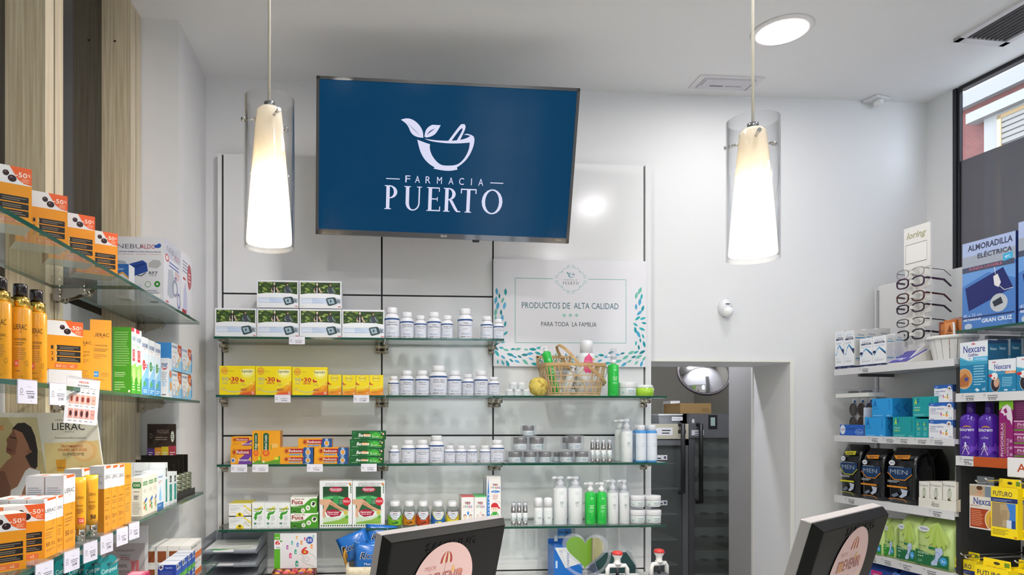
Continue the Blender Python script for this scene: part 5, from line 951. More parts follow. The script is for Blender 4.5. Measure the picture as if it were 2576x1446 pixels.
# ================================================================== GOODS ON THE LEFT SHELVES
Y_, X_ = Vector((0, 1, 0)), Vector((1, 0, 0))
def lp(u, ins=.012): return on_line(u, (XF-ins, 0), (0, 1))
def lrot(key, name, label, cat, uR, th, w, h, d, z, fn, ins=.012, group=None):
    """carton whose far front corner is seen at column uR, front turned th degrees from facing the camera side"""
    B = lp(uR, ins); t = math.radians(th); A = B-Vector((math.cos(t), math.sin(t), 0))*w
    return carton(key, name, label, cat, A, B, h, d, z, fn, group)
def lfront(key, name, label, cat, u0, u1, vt, d, z, fn, ins=.012, group=None):
    A, B = lp(u0, ins), lp(u1, ins); h = zat(vt, (A+B)/2)-z
    return carton(key, name, label, cat, A, B, h, d, z, fn, group)
OJ = '#e8961c|r.35'; OD = '#d9821a|r.4'; OO = '#e8602a'
def duo(mb, w, h, d):
    ops = [('r', 0, .70, 1, 1, '#e4e2e4'), ('p', [(.62, 1), (1, 1), (1, .71), (.86, .73), (.76, .79), (.70, .88)], OO), ('r', .15, .02, .25, 1, '#e2743a'), ('t', .2, .51, .06, .9, 'OFFRE DUO ■ DUO OFFER ■ OFERTA DUO'.replace('■', '-'), '#f4e8dc', 'vb'),
           ('e', .56, .87, .055, .05, '#2a1218'), ('e', .665, .79, .075, .06, '#2a1218'), ('e', .55, .89, .015, .012, '#8a6a70'), ('e', .65, .81, .02, .012, '#8a6a70'), ('t', .82, .87, .2, .085, '-50', '#f6ece4', 'b'), ('t', .955, .88, .045, .05, '%', '#f6ece4'), ('l', .83, .75, .97, .82, 3, '#f4b89a')]
    for i in range(3):
        y = .40-.12*i; ops += [('r', .41, y, .945, y+.1, '#1e1a18'), ('a', .41, y+.05, .04, .06, 0, 0, -90, 90, '#e0b05a'), ('t', .35, y+.05, .045, .07, '123'[i], '#2a201c'), ('l', .5, y+.025, .92, y+.09, 2, '#8a7a68')]
    ops += [('r', .4, .03, .88, .12, '#e0703a'), ('t', .48, .075, .1, .06, '60', '#f6d8b0'), ('t', .76, .075, .08, .05, 'x2', '#f6d8b0', 'b'), ('l', .56, .05, .68, .1, 2, '#f0b080')]
    faces(mb, w, h, d, OJ, ops, OD, '#dcd8d4|r.4')
SG = 'orange and white sun capsule cartons'
for uR, lb in ((80, 'orange and white half price carton nearest the camera on the top left shelf'), (170, 'orange and white half price carton, second in the stepped row on the top left shelf'), (239, 'orange and white half price carton, third in the stepped row on the top left shelf'), (296, 'orange and white half price carton touching the white nebulizer carton')):
    lrot('duo', 'carton', lb, 'box', uR, 34, .094, .106, .075, LZ[0], duo, group=SG)
def nebu(mb, w, h, d):
    ops = [('t', .48, .86, .36, .065, 'NEBU', '#6a6a78'), ('t', .76, .86, .22, .065, 'ALDO', '#b0304a'), ('e', .905, .865, .05, .025, '#2a5ab0'), ('e', .93, .88, .03, .028, '#2a5ab0'), ('t', .6, .785, .72, .028, 'NEBULIZADOR NEUMÁTICO PARA AEROSOLTERAPIA', '#3a4a80', 'b'), ('t', .6, .745, .72, .02, 'Eficaz y silencioso · Cómodo · Compacto', '#c0505a'),
           ('p', [(.2, .55), (.3, .66), (.42, .64), (.46, .55), (.42, .47), (.26, .47)], '#a8b0bc'), ('o', .44, .53, .04, .06, .2, '#8a92a0'), ('p', [(.47, .60), (.68, .66), (.74, .62), (.76, .50), (.56, .43), (.5, .46)], '#24489a'), ('p', [(.5, .57), (.7, .62), (.73, .60), (.55, .53)], '#1a3880'), ('p', [(.77, .62), (.84, .67), (.94, .66), (.96, .60), (.9, .54), (.77, .56)], '#b4b6ba'), ('w', [(.6, .44), (.66, .43), (.73, .48)], .012, 1, '#1a2a4a'),
           ('t', .84, .475, .13, .045, 'RF7', '#38404c', 'b'), ('t', .84, .44, .1, .02, 'FLAEM', '#5a6a8a'), ('o', .76, .31, .045, .045, .2, '#5a9a5a'), ('e', .9, .315, .045, .045, '#2a8a2a'), ('e', .9, .315, .018, .018, '#dcdce4'), ('l', .74, .15, .94, .24, 3, '#8a90a0'), ('r', .45, .1, .66, .3, '#c8cce0'), ('r', .84, .12, .95, .17, '#f4f4f4'), ('l', .8, .04, .96, .1, 1, '#444444')]
    rops = [('r', 0, .76, 1, 1, '#c4c6d4'), ('t', .45, .88, .55, .09, 'NEBU', '#7a7a88'), ('t', .78, .83, .3, .08, 'ALDO', '#b0505a'), ('e', .18, .74, .11, .055, '#c03a4a'), ('e', .18, .74, .07, .035, '#e8e4e8'), ('l', .3, .64, .9, .74, 2, '#5a6ab0'), ('p', [(.2, .2), (.25, .58), (.5, .62), (.62, .5), (.6, .22), (.4, .16)], '#b0b6c4'), ('o', .66, .36, .18, .13, .35, '#8a90a8'), ('e', .7, .52, .06, .03, '#4a5ac0'), ('o', .9, .2, .1, .12, .25, '#4a52a0'), ('l', .65, .5, .95, .64, 4, '#c8888a'), ('l', .12, .08, .3, .14, 1, '#c03a4a')]
    faces(mb, w, h, d, '#e0e1e8|r.35', ops, '#dcdde6|r.35', '#e6e6ec', rops=rops)
A = Vector((-.825, 2.205, 0)); B = Vector((-.625, 2.205, 0))
carton('neb', 'carton', 'large white nebulizer carton on the top left shelf', 'box', A, B, .212, .19, LZ[0], nebu)
def humi(mb, w, h, d):
    ops = [('l', .15, .7, .75, .9, 4, '#8a90a8'), ('p', [(.2, .05), (.25, .4), (.4, .56), (.55, .4), (.6, .05)], '#c0c0e0'), ('l', .2, .58, .6, .66, 1, '#c03a4a'), ('r', .12, .02, .5, .12, '#b02a3a'), ('e', .80, .68, .2, .2, '#b04a58'), ('l', .68, .6, .92, .76, 3, '#e8d0d4'), ('l', .6, .02, .9, .1, 2, '#8a90a0')]
    faces(mb, w, h, d, '#e2e2ea|r.35', ops, '#dcdce4')
carton('hum', 'carton', 'white humidifier carton with a red dot at the end of the top left shelf', 'box', Vector((-.625, 2.402, 0)), Vector((-.625, 2.545, 0)), .222, .17, LZ[0], humi)
def small_blue(mb, w, h, d): faces(mb, w, h, d, '#e0e0e6|r.35', [('p', [(0, .7), (.5, .78), (1, .62), (1, 1), (0, 1)], '#2a6ab8'), ('p', [(0, .66), (.5, .72), (1, .56), (1, .62), (.5, .78), (0, .7)], '#e0a04a'), ('t', .35, .86, .5, .06, 'Lina+', '#dce6f2', 'b'), ('t', .5, .48, .7, .06, 'Solución', '#b08a4a', 'b'), ('t', .5, .38, .7, .06, 'fisiológica', '#b08a4a', 'b'), ('l', .15, .1, .85, .26, 3, '#a0a4b0')], '#d8d8e0')
carton('sb', 'carton', 'small white carton with a blue top in front of the nebulizer carton', 'box', at_y(294, PY, 2.08), at_y(324, PY, 2.08), .10, .05, LZ[0], small_blue)
# ---- second shelf
def spray(u, vb, vt, label, r=.0190, ins=.036):
    p = lp(u, ins); z = LZ[1]; hb = zat(vb, p)-z; h = zat(vt, p)-z; o = tag(empty('spray_bottle', (p.x, p.y, z), .45), label, 'bottle', 'orange sun spray bottles on the second left shelf')
    MB().lathe([(r*.93, 0), (r, .003), (r, hb-.004), (r*.9, hb)], '#e09a24|r.25', 32).make('body', o); e = h-hb
    MB().lathe([(r*.86, hb), (r*.86, hb+e*.42), (r*.8, hb+e*.43)], '#d8b45a|r.18|m1', 28).make('gold_collar', o); MB().lathe([(r*.64, hb+e*.4), (r*.64, h-.003), (r*.56, h), (.0005, h)], '#1a1016|r.15|c.6', 26).make('cap', o)
    ops = [('t', .5, .76, .36, .075, 'LIERAC', '#3a2a14'), ('t', .5, .69, .08, .015, 'PARIS', '#5a4420'), ('t', .5, .585, .32, .035, 'SUNISSIME', '#4a3618'), ('l', .35, .50, .64, .56, 2, '#8a6420'), ('l', .34, .30, .66, .48, 6, '#b07c28'), ('r', .34, .20, .45, .29, '#e2503a'), ('t', .395, .245, .075, .05, '50', '#f4dcc8', 'b'), ('o', .68, .25, .05, .035, .2, '#7a5a20'), ('l', .35, .13, .6, .17, 1, '#a07028'), ('t', .5, .06, .16, .02, '150 ML', '#7a5a20')]
    MB().print(Cyl(r, hb*.02, hb*.96, math.pi), ops).make('printed_label', o)
spray(51, 775, 715, 'orange sun spray bottle, middle one of three with black caps'); spray(91, 787, 730, 'orange sun spray bottle next to the half price carton', ins=.04); spray(-1, 759, 700, 'orange sun spray bottle cut off at the picture edge', ins=.05)
def white_low(mb, w, h, d): faces(mb, w, h, d, '#dedee2|r.4', [('t', .16, .5, .16, .5, 'LE', '#26262c', 'b'), ('r', 0, .93, .55, 1, '#e2602a'), ('r', .545, 0, .55, 1, '#b0b0b4')], '#d0d0d4')
lrot('wl', 'carton', 'low white carton under the half price carton on the second left shelf', 'box', 206, 40, .15, .040, .07, LZ[1], white_low, .026)
lrot('duo', 'carton', 'orange and white half price carton on the second left shelf', 'box', 209, 40, .097, .105, .065, LZ[1]+.0405, duo, .024, SG)
def lier(tall):
    def fn(mb, w, h, d):
        ops = [('t', .52, .79, .74, .05, 'LIERAC', '#3a2a14'), ('t', .55, .75, .2, .012, 'PARIS', '#5a4420'), ('t', .47, .64, .68, .022, 'SUNISSIME', '#5a4018'), ('l', .1, .56, .85, .61, 2, '#8a6420'), ('l', .1, .46, .8, .53, 3, '#a87828')]
        if tall: ops += [('r', .1, .2, .4, .28, '#3a8ac8'), ('t', .25, .24, .2, .03, 'APRÈS', '#dce8f2'), ('l', .5, .21, .9, .27, 3, '#b08030'), ('l', .12, .14, .7, .18, 2, '#a87828'), ('t', .75, .03, .25, .012, '150 ML', '#7a5a20')]
        else: ops += [('l', .1, .2, .8, .36, 4, '#b08030')]
        faces(mb, w, h, d, '#df9a26|r.3', ops, '#b87a1c|r.35', '#c88a22')
    return fn
lrot('li', 'carton', 'tall orange sun lotion carton beside the green carton', 'box', 280.5, 22, .047, .172, .04, LZ[1], lier(True), .016)
lrot('li2', 'carton', 'orange sun lotion carton squeezed between the half price and tall ones', 'box', 236, 25, .045, .145, .035, LZ[1], lier(False), .05)
lrot('li', 'carton', 'tall orange sun lotion carton behind the half price carton', 'box', 182, 25, .055, .175, .04, LZ[1], lier(True), .12)
def green(mb, w, h, d):
    lops = [('l', .08, .42, .92, .95, 15, '#8ac070'), ('l', .1, .26, .7, .34, 3, '#b8dca0'), ('l', .1, .06, .7, .2, 4, '#a8d090'), ('e', .88, .04, .06, .02, '#dcecd0')]
    ops = [('r', 0, .42, 1, 1, '#e2e8e8'), ('r', 0, .94, .6, 1, '#c8304a'), ('t', .5, .84, .8, .08, 'RHINOMER', '#3a6a9a', 'b'), ('t', .4, .74, .5, .05, 'Aloe vera', '#5aa83a', 'b'), ('r', .25, .50, .75, .68, '#b8303a'), ('o', .5, .6, .15, .06, .25, '#e8d0d0'), ('p', [(0, .42), (1, .48), (1, .2), (.5, .36), (0, .24)], '#8ad060'), ('r', 0, 0, 1, .24, '#3a9a2a'), ('e', .5, .28, .3, .12, '#a8e080'), ('l', .2, .06, .8, .18, 3, '#c8e8b0')]
    faces(mb, w, h, d, '#3a8a28|r.35', ops, '#4a9a2c|r.35', '#d8dcd8', lops=lops)
def rhino(c1, c2):
    def fn(mb, w, h, d):
        ops = [('t', .5, .86, .84, .08, 'RHINOMER', '#3a5a9a', 'b'), ('l', .3, .79, .8, .81, 1, '#c85a5a'), ('e', .3, .52, .2, .09, c1), ('t', .3, .52, .14, .07, '2', '#e8eef0', 'b'), ('l', .45, .48, .85, .56, 2, c1), ('p', [(0, .55), (.4, .75), (1, .7), (1, .4), (.5, .3), (0, .34)], '#d0e2f0'), ('p', [(0, .3), (.5, .42), (1, .6), (1, .0), (0, 0)], '#8ac4e8'), ('p', [(0, .1), (.5, .3), (1, .3), (1, 0), (0, 0)], c2), ('e', .4, .2, .2, .05, '#4aa86a'), ('l', .2, .05, .85, .12, 2, '#d8ecf8')]
        ops = ops[5:8]+ops[:5]+ops[8:]
        faces(mb, w, h, d, '#e2e8ee|r.35', ops, '#dce2ea', '#dcdcdc')
    return fn
NG = 'nasal spray cartons on the second left shelf'
def lshelf(key, label, u0, u1, vt, d, k, fn, ins=.02, group=NG, dz=0): return lfront(key, 'carton', label, 'box', u0, u1, vt, d, LZ[k]+dz, fn, ins, group)
lshelf('gr', 'green carton with fine print on its side facing us', 330.5, 342, 825, .048, 1, green); lshelf('gr', 'green and white carton just behind the one with fine print', 342.5, 356, 831, .048, 1, green)
for a, b, vt, c1, lb in ((357, 373.5, 849, '#c8303a', 'blue and white nasal spray carton with a red mark'), (374.5, 389.5, 857, '#2a8a4a', 'blue and white nasal spray carton with a green mark, nearer the red marked one'), (390.5, 404, 864, '#2a8a4a', 'blue and white nasal spray carton with a green mark, nearer the stacked cartons')): lshelf('rh'+c1, lb, a, b, vt, .046, 1, rhino(c1, '#4a9ad8'))
def sino_side(mb, w, h, d):
    ops = [('t', .5, .82, .8, .1, 'mer', '#2a4a8a', 'b'), ('a', .5, .82, .4, .12, .38, .08, 200, 340, '#c85a5a'), ('l', .1, .4, .8, .66, 6, '#a0a8b4'), ('r', .15, .28, .6, .42, '#b8cce0'), ('l', .1, .06, .8, .12, 1, '#555555')]
    faces(mb, w, h, d, '#dfe3ea|r.35', ops, '#d4dae4', rops=[('p', [(0, .1), (1, .3), (1, .8), (0, .6)], '#8ac4e8'), ('e', .5, .6, .3, .1, '#d8704a'), ('e', .6, .3, .3, .12, '#d89a5a')])
carton('sm', 'carton', 'white carton with grey fine print in front of the stacked nasal cartons', 'box', at_y(404.5, PY, 2.20), at_y(424, PY, 2.20), .122, .04, LZ[1], sino_side, NG)
carton('sm2', 'carton', 'white carton with a dark blue name, standing back beside the stack', 'box', at_y(380, PY, 2.29), at_y(428, PY, 2.29), .165, .05, LZ[1], lambda mb, w, h, d: faces(mb, w, h, d, '#e0e6ec|r.35', [('t', .55, .9, .62, .07, 'inomer', '#1c3a78', 'b'), ('a', .55, .9, .34, .07, .33, .045, 195, 345, '#c85a5a'), ('p', [(.5, .8), (1, .9), (1, .6), (.6, .7)], '#a8cce8'), ('r', 0, 0, 1, .5, '#8ac4e8')], '#dce2ea'), NG)
def baby(mb, w, h, d):
    ops = [('t', .3, .88, .5, .1, 'RHINOMER', '#3a5a9a', 'b'), ('p', [(.62, 1), (1, 1), (1, .55), (.8, .6), (.62, .75)], '#c8502a'), ('t', .82, .8, .24, .16, '25%', '#f4e8e0', 'b'), ('t', .35, .68, .4, .06, 'NARHINEL', '#a8b0b8'), ('p', [(.0, .0), (1, 0), (1, .42), (.5, .3), (0, .4)], '#8ac8ec'), ('o', .25, .3, .17, .24, .1, '#b05a6a'), ('e', .25, .3, .14, .2, '#dce4ec'), ('e', .68, .35, .09, .12, '#d8b88a'), ('e', .8, .5, .08, .1, '#e0c8a8'), ('l', .15, .26, .36, .36, 2, '#c87a8a'), ('e', .55, .18, .1, .06, '#e8d0a0')]
    faces(mb, w, h, d, '#e2e8ee|r.35', ops, '#3a8ad0')
h1 = .0895
for i, (a, b) in enumerate(((431.5, 456), (457, 481))):
    for j in range(2): lfront('bb', 'carton', 'baby nasal carton with an orange corner, '+('lower', 'upper')[j]+' one '+('nearer the fine print carton', 'at the shelf end')[i], 'box', a, b, 1002-i*3-66*(j+1)+(4 if j else 0), .06, LZ[1]+j*(h1+.001), baby, .018, NG).scale.z = 1 if not (i or j) else 1
for j in range(2):
    p = lp(481.8, .018); o = tag(empty('pill_case', (p.x-.03, p.y+.012, LZ[1]+j*.088)), 'white rounded plastic case at the shelf end, '+('lower one', 'upper one')[j], 'case'); MB().rbox(-.028, -.01, .0005, .028, .012, .084, '#e2e6ee|r.3', .01).make('body', o); MB().box(.0278, -.006, .01, .0287, .002, .074, '#4a9ad8').make('blue_stripe', o)
# mole leaflet and price tags on the second shelf
c0 = lp(210, -.004); le = tag(empty('leaflet', (XF+.004, c0.y, LZ[1]+.008), math.radians(62)), 'white leaflet of skin mole photos hanging from the second left shelf', 'leaflet'); le.rotation_euler = (0, math.radians(5), math.radians(50))
mb = MB().box(-.036, -.001, -.086, .036, 0, .010, '#dcdce2|r.3'); ops = [('t', .5, .92, .3, .045, 'ABCDE', '#d0502a', 'b'), ('t', .5, .85, .34, .045, 'de los lunares', '#4a4a50', 'b'), ('r', .12, .795, .9, .8, '#6a6a6a')]
for i in range(5):
    x = .18+.165*i; ops += [('t', x, .75, .03, .035, 'ABCDE'[i], '#b05a4a'), ('l', x-.06, .69, x+.06, .72, 1, '#444444'), ('r', x-.07, .44, x+.07, .64, '#d8a898'), ('r', x-.07, .12, x+.07, .33, '#d09a90'), ('e', x, .54, .03+.006*i, .06, '#8a3a3a') if i < 4 else ('r', x-.03, .535, x+.03, .545, '#444444'), ('e', x, .225, .04, .06+.005*i, '#4a2228') if i < 4 else ('r', x-.03, .22, x+.03, .23, '#444444'), ('l', x-.06, .385, x+.06, .41, 1, '#555555'), ('l', x-.06, .06, x+.06, .085, 1, '#555555')]
mb.print(Flat((-.036, -.001, -.086), (.072, 0, 0), (0, 0, .096), (0, -1, 0)), ops); mb.make('printed_card', le); MB().box(-.03, -.002, .010, .03, .012, .0125, 'clear plastic').make('clip', le)
def ltag(u, k, txt, label, w=.052, h=.034):
    p = lp(u, -.0035); o = tag(empty('price_tag', (p.x, p.y, LZ[k]-.006), math.radians(80)), label, 'price tag', 'price tags on the left shelves')
    mb = MB().box(-w/2, -.003, -h, w/2, -.001, .008, '#d8d6e6|r.2'); mb.print(Flat((-w/2, -.003, -h), (w, 0, 0), (0, 0, h), (0, -1, 0)), [('l', .42, .5, .92, .72, 2, '#7a7a84'), ('t', .66, .34, .34, .2, txt, '#44444c', 'b'), ('l', .5, .86, .75, .9, 1, '#8a8a94'), ('l', .6, .12, .75, .16, 1, '#8a8a94'), ('o', .18, .66, .07, .13, .3, '#7a7a86'), ('r', .06, .44, .3, .48, '#a0a0aa')]); mb.make('ticket', o)
    MB().box(-w/2, -.003, .0068, w/2, .03, .0085, 'clear plastic').make('clip', o)
ltag(66, 1, '33,90€', 'price tag under the orange spray bottles'); ltag(143, 1, '33,90€', 'price tag under the low white carton, beside the mole leaflet')
for u, t, lb in ((109, '21,90€', 'price tag nearest the camera on the third left shelf'), (178, '24,90€', 'second price tag along the third left shelf'), (225, '28,90€', 'third price tag along the third left shelf'), (266, '29,90€', 'fourth price tag along the third left shelf'), (305, '29,90€', 'fifth price tag along the third left shelf'), (335, '29,90€', 'farthest price tag along the third left shelf')): ltag(u, 2, t, lb)
# ---- third shelf
lrot('duo', 'carton', 'orange and white half price carton nearest the camera on the third left shelf', 'box', 66, 48, .098, .10, .05, LZ[2], duo, .006, SG); lrot('duo', 'carton', 'orange and white half price carton, second on the third left shelf', 'box', 113, 48, .098, .106, .045, LZ[2], duo, .012, SG)
def spf(txt, wt=.62):
    def fn(mb, w, h, d):
        ops = [('r', 0, wt, 1, 1, '#e2e2e6'), ('p', [(.25, 1), (.95, 1), (.95, .965), (.25, .955)], OO), ('t', .5, wt+.17, .84, .06, 'LIERAC', '#2a2a30', 'b'), ('t', .5, wt+.11, .3, .014, 'PARIS', '#666666'), ('o', .72, wt-.05, .1, .035, .2, '#8a6420'), ('t', .45, wt-.15, .6, .02, 'SUNISSIME', '#6a4a18', 'b'), ('l', .1, wt-.25, .8, wt-.18, 2, '#a87020'), ('l', .1, .32, .7, .36, 1, '#a87020'), ('t', .3, .22, .32, .07, txt, '#5a3c14', 'b'), ('l', .55, .19, .9, .25, 3, '#8a5c18'), ('l', .15, .1, .85, .15, 2, '#a87020')]
        lops = [('r', 0, wt, 1, 1, '#d2d2d6'), ('l', .1, wt+.04, .9, wt+.24, 7, '#9a9aa2'), ('r', .1, .05, .5, .16, '#d9b070')]
        faces(mb, w, h, d, OJ, ops, '#c98018|r.4', '#dedee0', lops=lops, rops=[('r', 0, wt, 1, 1, '#d8d8dc')], tops=[('r', .1, .05, .55, .3, OO)])
    return fn
SF = 'orange and white sunscreen cartons on the third left shelf'
for i, (a, b) in enumerate(((111, 142), (142.5, 159))):
    for j in range(3):
        A, B = lp(a, .013), lp(b, .013); s = Vector((-.0325*j, 0, 0)); carton('s60', 'carton', ('short white topped sunscreen carton, front of the row nearer the camera', 'short white topped sunscreen carton, middle of the row nearer the camera', 'short white topped sunscreen carton, hindmost of the row nearer the camera', 'short white topped sunscreen carton, front of the second row', 'short white topped sunscreen carton, middle of the second row', 'short white topped sunscreen carton, hindmost of the second row')[i*3+j], 'box', A+s, B+s, .114, .031, LZ[2], spf('50'), SF)
for j in range(2):
    A, B = lp(160, .012), lp(189, .012); s = Vector((-.038*j, 0, 0)); carton('s50', 'carton', ('tall white topped sunscreen carton beside the orange tubes', 'tall white topped sunscreen carton behind the one beside the tubes')[j], 'box', A+s, B+s, .152, .036, LZ[2], spf('50'), SF)
lfront('s50', 'carton', 'tall white topped sunscreen carton standing behind the two orange tubes', 'box', 206, 227, 1178, .04, LZ[2], spf('50'), .062, SF)
for i, (a, b) in enumerate(((262, 279.5), (280, 296.5), (297, 313))): lfront('s30', 'carton', ('tall white topped sunscreen carton, first of three past the tubes', 'tall white topped sunscreen carton, middle of three past the tubes', 'tall white topped sunscreen carton, third of three past the tubes')[i], 'box', a, b, 1171-i*1.2, .033, LZ[2], spf('30', .66), .012, SF)
lfront('lor', 'carton', 'all orange sunscreen carton beside the cream and green cartons', 'box', 313.5, 330, 1166, .033, LZ[2], lier(False), .012, SF)
def tube(u, vt, label, red):
    p = lp(u, .024); z = LZ[2]; h = zat(vt, p)-z; o = tag(empty('cream_tube', (p.x, p.y, z), .6), label, 'tube', 'orange sun cream tubes'); r = .0128
    MB().lathe([(r*.92, 0), (r*.92, .028), (r*.8, .029)], '#c9c2b4|r.15|m1', 22).make('silver_cap', o); rings = []
    for i in range(9):
        t = i/8; z_ = .0285+(h-.0285)*t; rx = r*(1+.08*t); ry = r*(1-t)**.6+.0006; rings.append([(rx*math.cos(2*math.pi*j/24), ry*math.sin(2*math.pi*j/24), z_) for j in range(24)])
    MB().loft(rings, '#e8a52a|r.25').make('tube_body', o)
    F = Flat((-r*.9, -r-.0004, .03), (r*1.8, 0, 0), (0, r*.85, h-.04), (0, -1, 0))
    MB().print(Cyl(r, .032, .10, 2.6, rt=r*.8), [('t', .5, .95, .62, .09, 'LIERAC', '#4a3412'), ('t', .45, .7, .5, .06, 'Sunissime', '#5a4018', 'b'), ('l', .2, .45, .75, .62, 4, '#a87424'), ('r', .3, .12, .75, .3, '#e2503a') if red else ('t', .5, .2, .4, .16, '50', '#4a3412', 'b'), ('t', .52, .21, .3, .1, '50', '#f6dcc8' if red else '#4a3412', 'b')]).make('printed_label', o)
tube(200, 1200, 'orange sun cream tube with a red square, nearer the camera', True); tube(231, 1194, 'orange sun cream tube with a dark number, farther from the camera', False)
def flon(mb, w, h, d):
    fo = [('p', [(.08, .8), (.16, .72), (.84, .72), (.92, .8), (.84, .88), (.16, .88)], '#2a7a3a'), ('t', .5, .8, .6, .08, 'FLONASE', '#e8e8d8', 'b'), ('l', .2, .62, .8, .68, 1, '#9a9a8a'), ('r', .22, .42, .7, .56, '#d0ccc0'), ('l', .24, .44, .68, .55, 3, '#3a3a3a'), ('l', .1, .05, .85, .38, 9, '#a8a498')]
    sd = [('r', .1, .78, .9, .88, '#3a8a4a'), ('t', .5, .83, .7, .06, 'FLONASE', '#e8e8d8', 'b')]+[('e', x, y, .12, .05, c) for x, y, c in ((.35, .2, '#d8602a'), (.6, .25, '#2a8a4a'), (.5, .36, '#3a6ab8'), (.3, .32, '#c8a02a'), (.7, .4, '#3a70c0'), (.65, .15, '#5aa83a'))]+[('l', .2, .6, .8, .7, 2, '#b0b0a4')]
    faces(mb, w, h, d, '#e4e0d2|r.4', sd, '#e4e0d2|r.4', '#eceae0', lops=fo)
for i, (a, b) in enumerate(((358, 372.5), (373, 386.5), (387, 395))): lfront('fl', 'carton', ('cream carton with green lozenge, first of three beside the orange ones', 'cream carton with green lozenge, middle of three', 'cream carton with green lozenge, third of three, by the blue one')[i], 'box', a, b, 1199-i*4, .03, LZ[2], flon, .014, 'allergy cartons on the third left shelf')
lfront('rb', 'carton', 'blue and white drop carton between the cream and teal cartons', 'box', 395.5, 411, 1184, .045, LZ[2], lambda mb, w, h, d: faces(mb, w, h, d, '#dfe8f0|r.35', [('t', .5, .85, .8, .07, 'rhinasal', '#4a8ac8', 'bi'), ('l', .2, .68, .8, .76, 2, '#c88a8a'), ('p', [(.3, .3), (.5, .62), (.7, .3)], '#8ac4ec'), ('e', .5, .3, .2, .1, '#8ac4ec'), ('r', 0, 0, 1, .16, '#2a72b8'), ('t', .4, .09, .5, .06, 'plus', '#dce8f2', 'bi')], '#d8e0ea'), .014, 'allergy cartons on the third left shelf')
def teal(mb, w, h, d): faces(mb, w, h, d, '#dde4e6|r.35', [('r', .32, .1, .85, .62, '#1a8a82'), ('r', .38, .68, .75, .88, '#2a3038'), ('t', .57, .78, .12, .12, 'b', '#e0e8e8', 'b'), ('l', .4, .2, .5, .56, 1, '#7ac0b8'), ('l', .36, .02, .84, .07, 1, '#8a9a9a')], '#d8dee2', '#e0e4e6', lops=[('l', .1, .3, .9, .86, 8, '#a8acb2')])
for i, x in enumerate((0, -.047, -.094)): carton('bx', 'carton', ('white carton with a teal block, taller one at the shelf edge behind the cream ones', 'white carton with fine print, middle of the back row', 'white carton with fine print, innermost of the back row')[i], 'box', Vector((-.612+x, 2.168, 0)), Vector((-.612+x, 2.199, 0)), .134, .046, LZ[2], teal, 'dental cartons on the third left shelf')
for i, (a, b) in enumerate(((422.5, 434.5), (435, 445))): lfront('bx2', 'carton', ('white carton with a teal block, shorter one nearer the camera', 'white carton with a teal block, shorter one beside the pastille display')[i], 'box', a, b, 1187-i, .04, LZ[2], teal, .013, 'dental cartons on the third left shelf')
# pastille display
ds = tag(empty('pastille_display', (-.70, 2.32, LZ[2])), 'black counter display of tinned pastilles with a brown header card', 'display'); K = '#17130f|r.4'
MB().box(-.085, 0, 0, .085, .235, .004, K).box(.082, 0, .004, .085, .235, .022, K).make('tray', ds)
for i in range(5): MB().box(-.085, .0+.058*i, .004, .06, .003+.058*i, .105+.012*min(i, 3), K).make('divider', ds)
mb = MB().box(-.08, .228, .1, .02, .231, .25, '#3a2a22|r.5'); mb.print(Flat((-.08, .228, .1), (.1, 0, 0), (0, 0, .15), (0, -1, 0)), [('t', .55, .82, .4, .09, 'PASTILLAS', '#a8968a'), ('l', .28, .62, .82, .72, 2, '#9a887c'), ('e', .88, .7, .06, .13, '#dcdcd4'), ('l', .84, .64, .92, .78, 3, '#2a6a3a'), ('r', .06, .52, .2, .88, '#2c1f19'), ('o', .13, .72, .05, .06, .3, '#8a786c'), ('r', 0, .18, .26, .42, '#5a3a8a'), ('r', .26, .18, .5, .44, '#d8902a'), ('r', .5, .18, .74, .46, '#d8c02a'), ('r', .74, .18, 1, .48, '#a83a4a')]+[('l', .04+.25*i, .26, .22+.25*i, .36, 2, '#e0d8d0') for i in range(4)]); mb.make('header_card', ds)
for i in range(4):
    for j in range(5 if i else 3): tag(MB().lathe([(.021, 0), (.023, .002), (.023, .012), (.021, .014), (.0005, .0145)], '#9aa08a|r.3|m.8', 22).make('pastille_tin', None, (-.70+.057, 2.32+.031+.058*i, LZ[2]+.0045+.0152*j)), f'round pastille tin, number {j+1} up, '+('in the slot nearest the camera', 'in the second slot of the black display', 'in the third slot of the black display', 'in the slot against the header card')[i], 'tin', 'pastille tins in the black display')
# sun care poster standing on the third shelf
yp = 1.80; x0, x1 = -.912, -.640; z0, z1 = LZ[2], CZ+.017; pw_, ph = x1-x0, z1-z0
sp = tag(empty('display_poster', (0, yp, z0)), 'cream sun care poster with a dark haired woman on the third left shelf', 'poster')
q = lambda u, v: ((at_y(u, v, yp).x-x0)/pw_, (at_y(u, v, yp).z-z0)/ph)
k = lambda *p: [q(a, b) for a, b in p]
t1 = q(241, 1039)[0]
MB().prism([(x0, 0), (x1, 0), (x0+t1*pw_, ph), (x0, ph)], 0, .004, '#dcd8ca|r.4').make('card', sp)
c3 = lambda *p: k(*[(a/3.394, 1020+b/3.394) for a, b in p])
def ct(cx, cy, w, h, s, c, st=''): (a, b), (e, f) = c3((cx-w/2, cy+h/2), (cx+w/2, cy-h/2)); return ('t', (a+e)/2, (b+f)/2, e-a, f-b, s, c, st)
cr = lambda a, b, c_, d, col: ('r', *c3((a, d))[0], *c3((c_, b))[0], col)
